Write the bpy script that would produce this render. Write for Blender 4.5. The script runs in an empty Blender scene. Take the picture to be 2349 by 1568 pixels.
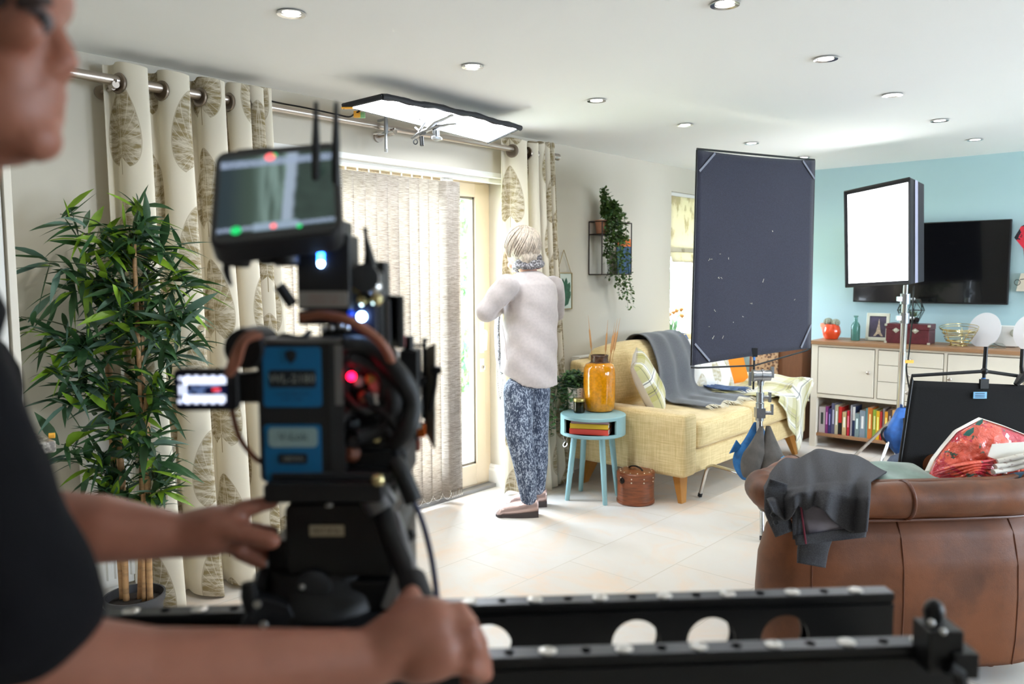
import bpy, math, random
from math import sin, cos, pi, radians, sqrt, atan2
from mathutils import Vector as V, Matrix, Euler, noise as mnoise
random.seed(7)
sc = bpy.context.scene
COL = sc.collection
# ---------------------------------------------------------------- camera
F_PX, YAW, PITCH, ROLL, EYE = 1808.5, radians(41.784), radians(-4.886), radians(-0.2205), 1.38
cy_, sy_ = cos(YAW), sin(YAW)
fwd = V((-sy_*cos(PITCH), cy_*cos(PITCH), sin(PITCH)))
rt0 = V((cy_, sy_, 0)); up0 = rt0.cross(fwd)
rt = rt0*cos(ROLL) + up0*sin(ROLL); up = up0*cos(ROLL) - rt0*sin(ROLL)
CAM = V((0, 0, EYE))
cd = bpy.data.cameras.new('camera'); cam = bpy.data.objects.new('camera', cd); COL.objects.link(cam)
m = Matrix((rt, up, -fwd)).transposed().to_4x4(); m.translation = CAM; cam.matrix_world = m
cd.sensor_width = 36; cd.lens = F_PX/2349*36; cd.clip_start = .05
cd.dof.use_dof = True; cd.dof.focus_distance = 3.4; cd.dof.aperture_fstop = 2.8
sc.camera = cam
# ---------------------------------------------------------------- sky, exposure
w = bpy.data.worlds.new('sky'); sc.world = w; w.use_nodes = True
nt = w.node_tree; bg = nt.nodes['Background']
bg.inputs[0].default_value = (.76, .89, 1.05, 1); bg.inputs[1].default_value = 30
sc.view_settings.view_transform = 'Standard'; sc.view_settings.look = 'None'
sc.view_settings.gamma = 1; sc.view_settings.use_curve_mapping = False
sc.view_settings.exposure = 0.24
sc.cycles.max_bounces = 10; sc.cycles.diffuse_bounces = 6; sc.cycles.glossy_bounces = 4
sc.cycles.transmission_bounces = 6; sc.cycles.transparent_max_bounces = 12
sc.cycles.use_denoising = True; sc.cycles.sample_clamp_indirect = 8
sc.cycles.caustics_reflective = False; sc.cycles.caustics_refractive = False

def light(name, kind, loc, power, size=.1, sizey=None, rot=(0, 0, 0), col=(1, 1, 1), parent=None, portal=False, spread=None):
    l = bpy.data.lights.new(name, kind); l.energy = power; l.color = col
    if kind == 'AREA':
        l.size = size
        if sizey: l.shape = 'RECTANGLE'; l.size_y = sizey
        else: l.shape = 'DISK'
        if spread: l.spread = spread
        if portal: l.cycles.is_portal = True
    o = bpy.data.objects.new(name, l); COL.objects.link(o); o.location = loc; o.rotation_euler = rot
    if parent:
        o.parent = parent; o.matrix_parent_inverse = WM[parent.name].inverted()
    return o

CEIL, WX, TY = 2.25, -3.35, 6.75        # ceiling height, patio wall, teal wall
light('daylight_patio_door', 'AREA', (WX-.33, 2.79, 1.0), 1, 1.9, 2.0, (0, radians(-90), 0), portal=True)
light('daylight_right_window', 'AREA', (3.55, 5.3, 1.5), 1, 1.6, 1.2, (0, radians(90), 0), portal=True)
light('daylight_side_window', 'AREA', (3.55, 3.25, 1.5), 1, 1.1, 1.2, (0, radians(90), 0), portal=True)  # portal of the unseen window added in the right wall
light('daylight_window', 'AREA', (WX-.33, 6.08, 1.42), 1, .8, 1.3, (0, radians(-90), 0), portal=True)

# rays through the photograph: points on planes of the room or at a distance along the view
def ray(x, y): return rt*((x-1174.5)/F_PX) - up*((y-784)/F_PX) + fwd
def at(x, y, d): return CAM + ray(x, y)*d
def onp(x, y, ax, v):
    r = ray(x, y); return CAM + r*((v-CAM[ax])/r[ax])
def atv(x, y, d):
    r = ray(x, y); return CAM + r*(d/(r.y*cy_-r.x*sy_))
def onx(x, y, v): return onp(x, y, 0, v)
def ony(x, y, v): return onp(x, y, 1, v)
def onz(x, y, v=0.): return onp(x, y, 2, v)
def loc(a, d, z): return V((a*cy_-d*sy_, a*sy_+d*cy_, z))       # the camera crew's corner: across, away, up
LR = Matrix.Rotation(YAW, 3, 'Z')

# ---------------------------------------------------------------- node expressions
class S:
    def __init__(s, t, o): s.t, s.o = t, o
    def __add__(s, b): return mth(s.t, 'ADD', s, b)
    def __radd__(s, b): return mth(s.t, 'ADD', s, b)
    def __sub__(s, b): return mth(s.t, 'SUBTRACT', s, b)
    def __rsub__(s, b): return mth(s.t, 'SUBTRACT', b, s)
    def __mul__(s, b): return mth(s.t, 'MULTIPLY', s, b)
    def __rmul__(s, b): return mth(s.t, 'MULTIPLY', s, b)
    def __truediv__(s, b): return mth(s.t, 'DIVIDE', s, b)
    def __lt__(s, b): return mth(s.t, 'LESS_THAN', s, b)
    def __gt__(s, b): return mth(s.t, 'GREATER_THAN', s, b)
def mth(t, op, a, b=None, c=None):
    n = t.nodes.new('ShaderNodeMath'); n.operation = op
    for i, v in enumerate((a, b, c)):
        if v is None: continue
        if isinstance(v, S): t.links.new(v.o, n.inputs[i])
        else: n.inputs[i].default_value = v
    return S(t, n.outputs[0])
def f_(op, a, b=None, c=None): return mth(a.t, op, a, b, c)
def put(t, sock, v):
    if isinstance(v, S): t.links.new(v.o, sock)
    elif isinstance(v, (tuple, list)) and len(v) == 3 and sock.type == 'RGBA': sock.default_value = (*v, 1)
    else: sock.default_value = v
def coord(t, kind='Object'):
    return S(t, t.nodes.new('ShaderNodeTexCoord').outputs[kind])
def xyz(t, v):
    n = t.nodes.new('ShaderNodeSeparateXYZ'); put(t, n.inputs[0], v); return [S(t, n.outputs[i]) for i in range(3)]
def vec(t, x, y, z=0.):
    n = t.nodes.new('ShaderNodeCombineXYZ')
    for i, v in enumerate((x, y, z)): put(t, n.inputs[i], v)
    return S(t, n.outputs[0])
def mapv(t, v, scale=(1, 1, 1), rot=(0, 0, 0)):
    n = t.nodes.new('ShaderNodeMapping'); put(t, n.inputs[0], v); n.inputs['Scale'].default_value = scale; n.inputs['Rotation'].default_value = rot
    return S(t, n.outputs[0])
def noi(t, v, scale=5, detail=3, rough=.55, dist=0):
    n = t.nodes.new('ShaderNodeTexNoise'); put(t, n.inputs['Vector'], v)
    n.inputs['Scale'].default_value = scale; n.inputs['Detail'].default_value = detail
    n.inputs['Roughness'].default_value = rough; n.inputs['Distortion'].default_value = dist
    return S(t, n.outputs[0])
def vor(t, v, scale=5, out=0, feat='F1', rnd=1.):
    n = t.nodes.new('ShaderNodeTexVoronoi'); n.feature = feat; put(t, n.inputs['Vector'], v); n.inputs['Scale'].default_value = scale
    n.inputs['Randomness'].default_value = rnd
    return S(t, n.outputs[out])
def mix(t, f, a, b):
    n = t.nodes.new('ShaderNodeMix'); n.data_type = 'RGBA'; put(t, n.inputs[0], f)
    put(t, n.inputs[6], a); put(t, n.inputs[7], b); return S(t, n.outputs[2])
def step(v, lo, hi):
    n = v.t.nodes.new('ShaderNodeMapRange'); n.interpolation_type = 'SMOOTHSTEP'; put(v.t, n.inputs[0], v)
    n.inputs[1].default_value = lo; n.inputs[2].default_value = hi; return S(v.t, n.outputs[0])
def bump(t, h, strength=.3, dist=.01):
    n = t.nodes.new('ShaderNodeBump'); n.inputs['Strength'].default_value = strength; n.inputs['Distance'].default_value = dist
    put(t, n.inputs['Height'], h); return S(t, n.outputs[0])
def lin(c): return tuple(((x/255)/12.92 if x/255 <= .04045 else ((x/255+.055)/1.055)**2.4) for x in c)

def mk(name, col, rough=.6, metal=0., var=None, bmp=None, fn=None, emit=None, estr=0., coat=0., sheen=0., transl=None, trans=0., alpha=1., spec=None):
    """col is in sRGB 0-255"""
    mt = bpy.data.materials.new(name); mt.use_nodes = True; t = mt.node_tree; b = t.nodes['Principled BSDF']
    c = lin(col); put(t, b.inputs['Base Color'], c); mt.diffuse_color = (*c, 1)
    b.inputs['Roughness'].default_value = rough; b.inputs['Metallic'].default_value = metal
    b.inputs['Coat Weight'].default_value = coat; b.inputs['Sheen Weight'].default_value = sheen
    b.inputs['Transmission Weight'].default_value = trans; b.inputs['Alpha'].default_value = alpha
    if spec is not None: b.inputs['Specular IOR Level'].default_value = spec
    base = None
    if fn: base = fn(t, b, c)
    elif var:
        amt, s = var; n = noi(t, coord(t), s, 4)
        base = mix(t, step(n, .3, .7), tuple(max(0, x*(1-amt)) for x in c), tuple(min(1, x*(1+amt)) for x in c))
    if base is not None: put(t, b.inputs['Base Color'], base)
    if bmp:
        st, s = bmp[0], bmp[1]; v = coord(t)
        if len(bmp) > 2: v = mapv(t, v, bmp[2])
        put(t, b.inputs['Normal'], bump(t, noi(t, v, s, 3), st, .004))
    if emit: put(t, b.inputs['Emission Color'], lin(emit)); b.inputs['Emission Strength'].default_value = estr
    if transl:
        tn = t.nodes.new('ShaderNodeBsdfTranslucent'); put(t, tn.inputs[0], base if base is not None else c)
        mx = t.nodes.new('ShaderNodeMixShader'); mx.inputs[0].default_value = transl
        t.links.new(b.outputs[0], mx.inputs[1]); t.links.new(tn.outputs[0], mx.inputs[2])
        t.links.new(mx.outputs[0], t.nodes['Material Output'].inputs[0])
    return mt
def glass(name, tint=(1, 1, 1), refl=.9):
    mt = bpy.data.materials.new(name); mt.use_nodes = True; t = mt.node_tree; t.nodes.clear()
    o = t.nodes.new('ShaderNodeOutputMaterial'); tr = t.nodes.new('ShaderNodeBsdfTransparent'); gl = t.nodes.new('ShaderNodeBsdfGlossy')
    tr.inputs[0].default_value = (*tint, 1); gl.inputs[1].default_value = .02; fr = t.nodes.new('ShaderNodeLayerWeight'); fr.inputs[0].default_value = .5
    mx = t.nodes.new('ShaderNodeMixShader'); mm = mth(t, 'POWER', S(t, fr.outputs['Facing']), 3.)*refl + .035
    t.links.new(mm.o, mx.inputs[0]); t.links.new(tr.outputs[0], mx.inputs[1]); t.links.new(gl.outputs[0], mx.inputs[2]); t.links.new(mx.outputs[0], o.inputs[0])
    mt.diffuse_color = (*tint, .3); return mt

# ---------------------------------------------------------------- mesh builder
FRZ = []
WM = {}                                       # world matrices of parents
def basis(z):
    z = V(z).normalized(); a = V((0, 0, 1)) if abs(z.z) < .95 else V((1, 0, 0))
    x = a.cross(z).normalized(); return x, z.cross(x), z
class MB:
    def __init__(s): s.v, s.f, s.mi, s.uv = [], [], [], {}
    def add(s, vs, fs, mi=0, uvs=None):
        k = len(s.v); s.v += [tuple(v) for v in vs]; s.f += [tuple(i+k for i in f) for f in fs]; s.mi += [mi]*len(fs)
        if uvs:
            for i, u in enumerate(uvs): s.uv[k+i] = u
        return s
    def box(s, c, sz, rot=None, mi=0, r=None):
        c = V(c); h = V(sz)/2; R = rot if isinstance(rot, Matrix) else (Euler(rot).to_matrix() if rot else Matrix.Identity(3))
        if r:
            b = [(x, y) for x, y in rrect(sz[0], sz[1], r)]
            return s.prism(b, c-R@V((0, 0, h.z)), R@V((1, 0, 0)), R@V((0, 1, 0)), R@V((0, 0, sz[2])), mi)
        vs = [c + R@V((x*h.x, y*h.y, z*h.z)) for x in (-1, 1) for y in (-1, 1) for z in (-1, 1)]
        return s.add(vs, [(0, 1, 3, 2), (4, 6, 7, 5), (0, 4, 5, 1), (2, 3, 7, 6), (0, 2, 6, 4), (1, 5, 7, 3)], mi)
    def bx(s, x0, x1, y0, y1, z0, z1, mi=0): return s.box(((x0+x1)/2, (y0+y1)/2, (z0+z1)/2), (x1-x0, y1-y0, z1-z0), None, mi)
    def cyl(s, p0, p1, r0, r1=None, n=16, mi=0, cap=True):
        p0, p1 = V(p0), V(p1); r1 = r0 if r1 is None else r1; x, y, z = basis(p1-p0); vs = []
        for p, r in ((p0, r0), (p1, r1)): vs += [p + (x*cos(2*pi*i/n)+y*sin(2*pi*i/n))*r for i in range(n)]
        fs = [(i, (i+1) % n, n+(i+1) % n, n+i) for i in range(n)]
        if cap: fs += [tuple(range(n-1, -1, -1)), tuple(range(n, 2*n))]
        return s.add(vs, fs, mi)
    def tube(s, pts, r, n=8, mi=0, smooth=0, closed=False, sq=1.):
        pts = [V(p) for p in pts]
        if smooth: pts, r = spline(pts, r, smooth, closed)
        m_ = len(pts); rs = r if isinstance(r, (list, tuple)) else [r]*m_
        vs = []; px_ = None
        for i, p in enumerate(pts):
            if closed: tg = pts[(i+1) % m_]-pts[i-1]
            else: tg = pts[min(i+1, m_-1)]-pts[max(i-1, 0)]
            if tg.length < 1e-9: tg = V((0, 0, 1))
            tg.normalize()
            if px_ is None: px_ = basis(tg)[0]
            px_ = (px_ - tg*px_.dot(tg)).normalized(); py_ = tg.cross(px_)
            vs += [p + (px_*cos(2*pi*k/n)+py_*sin(2*pi*k/n)*sq)*rs[i] for k in range(n)]
        fs = []
        for i in range(m_ if closed else m_-1):
            j = (i+1) % m_; fs += [(i*n+k, i*n+(k+1) % n, j*n+(k+1) % n, j*n+k) for k in range(n)]
        if not closed: fs += [tuple(range(n-1, -1, -1)), tuple(range((m_-1)*n, m_*n))]
        return s.add(vs, fs, mi)
    def lathe(s, prof, c=(0, 0, 0), n=32, ax=(0, 0, 1), mi=0, sx=1., sy=1.):
        c = V(c); x, y, z = (V((1, 0, 0)), V((0, 1, 0)), V((0, 0, 1))) if tuple(ax) == (0, 0, 1) else basis(ax)
        vs = []; 
        for r, h in prof: vs += [c + (x*cos(2*pi*i/n)*sx+y*sin(2*pi*i/n)*sy)*max(r, 1e-5) + z*h for i in range(n)]
        fs = [(j*n+i, j*n+(i+1) % n, (j+1)*n+(i+1) % n, (j+1)*n+i) for j in range(len(prof)-1) for i in range(n)]
        if prof[0][0] > 1e-4: fs.append(tuple(range(n-1, -1, -1)))
        if prof[-1][0] > 1e-4: fs.append(tuple(range((len(prof)-1)*n, len(prof)*n)))
        return s.add(vs, fs, mi)
    def prism(s, out, o, ux, uy, ext, mi=0):
        o, ux, uy, ext = V(o), V(ux), V(uy), V(ext); n = len(out)
        b = [o+ux*p[0]+uy*p[1] for p in out]; vs = b+[p+ext for p in b]
        fs = [tuple(range(n-1, -1, -1)), tuple(range(n, 2*n))] + [(i, (i+1) % n, n+(i+1) % n, n+i) for i in range(n)]
        return s.add(vs, fs, mi)
    def ell(s, c, r, n=20, m_=12, rot=None, mi=0):
        c = V(c); r = (r, r, r) if isinstance(r, (int, float)) else r; R = rot or Matrix.Identity(3); vs = []
        for j in range(m_+1):
            th = pi*j/m_
            vs += [c+R@V((r[0]*sin(th)*cos(2*pi*i/n), r[1]*sin(th)*sin(2*pi*i/n), -r[2]*cos(th))) for i in range(n)]
        return s.add(vs, [(j*n+i, j*n+(i+1) % n, (j+1)*n+(i+1) % n, (j+1)*n+i) for j in range(m_) for i in range(n)], mi)
    def cap(s, p0, r0, p1, r1, n=14, mi=0, sq=1.):
        p0, p1 = V(p0), V(p1); z = (p1-p0).normalized(); pts, rs = [], []
        for k in range(5): a = pi/2*(1-k/4.); pts.append(p0-z*r0*sin(a)); rs.append(max(r0*cos(a), 1e-4))
        for k in range(5): a = pi/2*k/4.; pts.append(p1+z*r1*sin(a)); rs.append(max(r1*cos(a), 1e-4))
        return s.tube(pts, rs, n, mi, sq=sq)
    def chain(s, pts, rs, n=14, mi=0):
        for i in range(len(pts)-1): s.cap(pts[i], rs[i], pts[i+1], rs[i+1], n, mi)
        return s
    def grid(s, fn, nu, nv, thick=0., mi=0, uv=None, closed=False):
        P = [[V(fn(i/nu, j/nv)) for i in range(nu+1)] for j in range(nv+1)]
        vs = [p for row in P for p in row]; N = nu+1
        uvs = [(uv(i/nu, j/nv) if uv else (i/nu, j/nv)) for j in range(nv+1) for i in range(nu+1)]
        fs = [(j*N+i, j*N+i+1, (j+1)*N+i+1, (j+1)*N+i) for j in range(nv) for i in range(nu)]
        if thick:
            nr = []
            for j in range(nv+1):
                for i in range(nu+1):
                    a = P[j][min(i+1, nu)]-P[j][max(i-1, 0)]; b = P[min(j+1, nv)][i]-P[max(j-1, 0)][i]; c = a.cross(b)
                    nr.append(c.normalized() if c.length > 1e-12 else V((0, 0, 1)))
            k = len(vs); vs += [vs[q]-nr[q]*thick for q in range(k)]; uvs += uvs
            fs += [tuple(k+q for q in reversed(f)) for f in fs[:]]
            e = [(i, i+1) for i in range(nu)] + [(nu+j*N, nu+(j+1)*N) for j in range(nv)] + [(nv*N+i+1, nv*N+i) for i in range(nu)] + [((j+1)*N, j*N) for j in range(nv)]
            fs += [(b, a, a+k, b+k) for a, b in e]
        return s.add(vs, fs, mi, uvs)
    def build(s, name, mats, parent=None, smooth=False, bev=0., sub=0, solid=0., remesh=0., smth=0, own=True, auto=None, origin=None):
        me = bpy.data.meshes.new(name); vs = s.v
        o = bpy.data.objects.new(name, me); COL.objects.link(o)
        W = Matrix.Identity(4)
        if parent is None:
            if origin is not None: L = V(origin)
            else:
                xs, ys, zs = [[v[k] for v in vs] for k in range(3)]
                L = V(((min(xs)+max(xs))/2, (min(ys)+max(ys))/2, min(zs)))
            W = Matrix.Translation(L); vs = [V(v)-L for v in vs]
        me.from_pydata([tuple(v) for v in vs], [], s.f)
        for mt in (mats if isinstance(mats, (list, tuple)) else [mats]): me.materials.append(mt)
        if len(me.materials) > 1: me.polygons.foreach_set('material_index', s.mi)
        if s.uv:
            ul = me.uv_layers.new(name='UVMap')
            for l in me.loops:
                ul.data[l.index].uv = s.uv.get(l.vertex_index, (0, 0))
        if smooth: me.polygons.foreach_set('use_smooth', [True]*len(me.polygons))
        me.validate()
        if parent is not None:
            o.parent = parent; o.matrix_basis = WM[parent.name].inverted()
        else: o.matrix_world = W
        WM[o.name] = W
        if remesh:
            r = o.modifiers.new('r', 'REMESH'); r.mode = 'VOXEL'; r.voxel_size = remesh; r.use_smooth_shade = True
            if smth: q = o.modifiers.new('s', 'SMOOTH'); q.factor = .6; q.iterations = smth
            FRZ.append(o)
        if solid: q = o.modifiers.new('t', 'SOLIDIFY'); q.thickness = solid; q.offset = 0
        if bev:
            q = o.modifiers.new('b', 'BEVEL'); q.width = bev; q.segments = 2; q.limit_method = 'ANGLE'; q.angle_limit = radians(35)
            if not smooth: me.polygons.foreach_set('use_smooth', [True]*len(me.polygons)); q.harden_normals = True
        if sub: q = o.modifiers.new('s', 'SUBSURF'); q.levels = sub; q.render_levels = sub
        if smooth and not sub and not remesh and (auto is None or auto): sharp(me)
        return o
def sharp(me, ang=40):
    try: me.set_sharp_from_angle(angle=radians(ang))
    except Exception: pass
def freeze_all():
    dg = bpy.context.evaluated_depsgraph_get(); dg.update()
    for o in FRZ: freeze(o, dg)
def freeze(o, dg):
    me = bpy.data.meshes.new_from_object(o.evaluated_get(dg)); old = o.data; o['_m'] = 1; NEWM[o.name] = me
    me.polygons.foreach_set('use_smooth', [True]*len(me.polygons))
NEWM = {}
def swap_all():
    for o in FRZ: o.modifiers.clear(); o.data = NEWM[o.name]; del o['_m']
def rrect(w_, h_, r, k=4):
    out = []
    for cx, cy, a0 in ((w_/2-r, h_/2-r, 0), (-w_/2+r, h_/2-r, 90), (-w_/2+r, -h_/2+r, 180), (w_/2-r, -h_/2+r, 270)):
        for i in range(k+1): a = radians(a0+90*i/k); out.append((cx+r*cos(a), cy+r*sin(a)))
    return out
def spline(pts, r, k, closed=False):
    n = len(pts); rs = r if isinstance(r, (list, tuple)) else [r]*n; P, Rr = [], []
    seg = n if closed else n-1
    for i in range(seg):
        g = (lambda q: q % n) if closed else (lambda q: min(max(q, 0), n-1))
        a, b, c, d = pts[g(i-1)], pts[g(i)], pts[g(i+1)], pts[g(i+2)]
        for j in range(k):
            t = j/k
            P.append(.5*((2*b)+(c-a)*t+(2*a-5*b+4*c-d)*t*t+(3*b-a-3*c+d)*t**3)); Rr.append(rs[g(i)]*(1-t)+rs[g(i+1)]*t)
    if not closed: P.append(pts[-1]); Rr.append(rs[-1])
    return P, Rr
def tag(o, label=None, cat=None, group=None, kind=None):
    for k, v in (('label', label), ('category', cat), ('group', group), ('kind', kind)):
        if v: o[k] = v
    return o
def thing(name, label, cat, at_=(0, 0, 0), group=None):
    o = bpy.data.objects.new(name, None); COL.objects.link(o); o.location = at_; o.empty_display_size = .05
    WM[o.name] = Matrix.Translation(V(at_)); return tag(o, label, cat, group)
def struct(o): o['kind'] = 'structure'; return o
def dup(o, move=(0, 0, 0), label=None, rotz=0., parent=None):
    c = o.copy(); COL.objects.link(c)
    if parent is None:
        L = Matrix.Translation(V(move)) @ o.matrix_basis if not rotz else Matrix.Translation(V(move)+o.location) @ Matrix.Rotation(rotz, 4, 'Z') @ o.matrix_basis.to_3x3().to_4x4()
        c.matrix_basis = L
        if label: c['label'] = label
        WM[c.name] = L.copy()
    else: c.parent = parent; WM[c.name] = WM[parent.name]
    for ch in [x for x in bpy.data.objects if x.parent == o]:
        dup(ch, parent=c)
    return c
def text(mb, s, o, ux, uy, h, mi=0, align='CENTER'):
    """flat lettering of cap height ~h laid on the plane ux, uy"""
    cu = bpy.data.curves.new('t', 'FONT'); cu.body = s; cu.size = h*1.4; cu.align_x = align; cu.align_y = 'CENTER'; cu.resolution_u = 2
    ob = bpy.data.objects.new('t', cu); me = bpy.data.meshes.new_from_object(ob)
    o, ux, uy = V(o), V(ux).normalized(), V(uy).normalized()
    mb.add([o+ux*v.co.x+uy*v.co.y for v in me.vertices], [tuple(p.vertices) for p in me.polygons], mi)
    bpy.data.objects.remove(ob); bpy.data.curves.remove(cu); bpy.data.meshes.remove(me)
# ================================================================ materials
WHITE = mk('white_paint', (238, 236, 230), .6)
def wallcol(t, b, c):
    n = noi(t, coord(t), 1.2, 3); put(t, b.inputs['Normal'], bump(t, noi(t, coord(t), 260, 2), .04, .002))
    return mix(t, n, tuple(x*.985 for x in c), tuple(min(1, x*1.015) for x in c))
WALL = mk('cream_wall_paint', (202, 195, 180), .8, fn=wallcol)
CEILM = mk('ceiling_paint', (246, 247, 246), .85, fn=wallcol)
TEAL = mk('duck_egg_wall_paint', (176, 205, 209), .8, fn=wallcol)
UPVC = mk('cream_door_frame', (232, 214, 188), .45)
def floorf(t, b, c):
    x, y, z = xyz(t, coord(t)); v = vec(t, y+.35, x+.165)
    br = t.nodes.new('ShaderNodeTexBrick'); put(t, br.inputs['Vector'], v)
    br.inputs['Scale'].default_value = 1; br.inputs['Brick Width'].default_value = .61; br.inputs['Row Height'].default_value = .405
    br.inputs['Mortar Size'].default_value = .0035; br.inputs['Mortar Smooth'].default_value = .3; br.offset = .5; br.inputs['Bias'].default_value = -.2
    put(t, br.inputs['Color1'], lin((200, 193, 183))); put(t, br.inputs['Color2'], lin((204, 200, 194))); put(t, br.inputs['Mortar'], lin((176, 165, 150)))
    n = noi(t, coord(t), 3.2, 6, .6, 1.2); m1 = mix(t, step(n, .42, .72), S(t, br.outputs[0]), lin((210, 188, 166)))
    n2 = noi(t, coord(t), 1.4, 4); cc = mix(t, step(n2, .35, .65)*.4, m1, lin((212, 210, 206)))
    f = S(t, br.outputs[1]); put(t, b.inputs['Normal'], bump(t, noi(t, coord(t), 40, 3)*.25 - f, .25, .003))
    put(t, b.inputs['Roughness'], .38 + n*.2)
    return mix(t, f, cc, lin((192, 184, 172)))
FLOORM = mk('limestone_floor_tiles', (224, 212, 196), .4, fn=floorf)
STEEL = mk('brushed_nickel', (188, 178, 168), .3, 1.)
CHROME = mk('chrome', (215, 215, 215), .16, 1.)
ALU = mk('cast_aluminium', (170, 172, 175), .32, 1., bmp=(.2, 60))
BLK = mk('black_anodised_metal', (11, 11, 12), .42, .2)
BLKP = mk('black_plastic', (9, 9, 10), .55)
DGREY = mk('dark_grey_metal', (62, 64, 68), .4, .7)
SILV = mk('silver_grey_metal', (132, 132, 136), .38, .85)
RUBR = mk('black_rubber', (22, 22, 24), .7)
COPP = mk('copper_brown_cable', (138, 84, 62), .45)
def orangef(t, b, c):
    n = noi(t, coord(t), 70, 4); return mix(t, step(n, .35, .7), c, tuple(x*.72 for x in c))
VASEM = mk('glossy_amber_glaze', (226, 146, 14), .09, fn=orangef, coat=.6)
VRIM = mk('dark_brown_glaze', (84, 58, 40), .25, var=(.4, 60))
TABM = mk('powder_blue_paint', (138, 176, 180), .42)
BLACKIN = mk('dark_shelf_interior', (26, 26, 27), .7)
def linen(c2, s=220, amt=.12):
    def g(t, b, c):
        x, y, z = xyz(t, coord(t)); 
        a = noi(t, vec(t, x*s, y*s, z*8), 1, 2); d = noi(t, vec(t, x*8, y*8, z*s), 1, 2); k = (a+d)*.5
        put(t, b.inputs['Normal'], bump(t, k, .35, .003))
        return mix(t, step(k, .38, .62), c, lin(c2))
    return g
SOFAM = mk('mustard_linen', (228, 205, 154), .85, fn=linen((204, 178, 122)), sheen=.2)
WOOD = mk('honey_wood', (196, 134, 58), .4, fn=lambda t, b, c: mix(t, noi(t, mapv(t, coord(t), (30, 30, 3)), 2, 4), c, tuple(x*.7 for x in c)))
OAK = mk('oak_top', (166, 124, 88), .45, fn=lambda t, b, c: mix(t, noi(t, mapv(t, coord(t), (2, 40, 40)), 2, 4), c, tuple(x*.72 for x in c)))
CREAM = mk('cream_furniture_paint', (230, 222, 206), .5)
def leatherf(t, b, c):
    n = noi(t, coord(t), 5, 5, .6); n2 = noi(t, coord(t), 2.1, 3)
    put(t, b.inputs['Normal'], bump(t, vor(t, coord(t), 420)*.4 + noi(t, coord(t), 22, 3)*1.2, .22, .003)); put(t, b.inputs['Roughness'], .36+n*.28)
    return mix(t, step(n, .38, .68), mix(t, step(n2, .4, .62), tuple(x*.62 for x in c), c), tuple(min(1, x*1.5) for x in c))
LEATH = mk('brown_leather', (94, 53, 27), .4, fn=leatherf, spec=.35)
PIPING = mk('leather_piping', (92, 50, 30), .35)
TANL = mk('tan_leather_case', (140, 76, 42), .32, fn=lambda t, b, c: mix(t, step(noi(t, mapv(t, coord(t), (4, 4, 30)), 3, 5), .35, .65), c, tuple(x*.6 for x in c)))
STUD = mk('brass_stud', (232, 214, 190), .3, .8)
IRON = mk('dark_iron', (50, 42, 38), .45, .8)
def woolf(t, b, c):
    n = noi(t, coord(t), 380, 2, .7); n2 = noi(t, coord(t), 12, 3); put(t, b.inputs['Normal'], bump(t, n, .35, .002))
    return mix(t, step(n, .4, .62)*.8 + n2*.1, tuple(x*.55 for x in c), tuple(x*1.4 for x in c))
JACK = mk('charcoal_wool', (58, 58, 62), .95, fn=woolf)
LINING = mk('mauve_grey_lining', (118, 112, 122), .4, var=(.1, 20))
MAROON = mk('maroon_piping', (110, 24, 48), .5)
GTHROW = mk('grey_herringbone_wool', (92, 94, 98), .95, fn=woolf, sheen=.3)
FLAGM = mk('black_duvetyne_cloth', (44, 45, 60), .95, fn=woolf, sheen=.15)
BFLAG = mk('matt_black_cloth', (10, 9, 10), .95, bmp=(.2, 300))
POTM = mk('charcoal_plastic', (62, 62, 66), .5)
SOIL = mk('dark_soil', (40, 32, 28), .95, bmp=(.6, 60))
BAMB = mk('bamboo_cane', (190, 146, 100), .55, fn=lambda t, b, c: mix(t, step(noi(t, mapv(t, coord(t), (6, 6, 26)), 2, 3), .4, .7), c, tuple(x*.66 for x in c)))
GREEN1 = mk('dark_bamboo_leaf', (50, 84, 48), .42, var=(.35, 9), transl=.2)
GREEN2 = mk('bright_bamboo_leaf', (122, 158, 42), .42, var=(.3, 9), transl=.3)
GREEN3 = mk('blue_green_leaf', (88, 116, 100), .45, var=(.3, 9), transl=.2)
IVY = mk('ivy_leaf', (96, 136, 84), .45, var=(.45, 12), transl=.25)
IVY2 = mk('trailing_leaf', (74, 100, 44), .45, var=(.45, 14), transl=.25)
EMW = mk('lamp_glow', (255, 255, 255), .5, emit=(255, 250, 240), estr=9.)
SOFTW = mk('softbox_diffuser', (255, 255, 255), .8, emit=(248, 250, 255), estr=5.)
MATW = mk('led_mat_diffuser', (255, 255, 255), .8, emit=(240, 247, 255), estr=20.)
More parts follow.
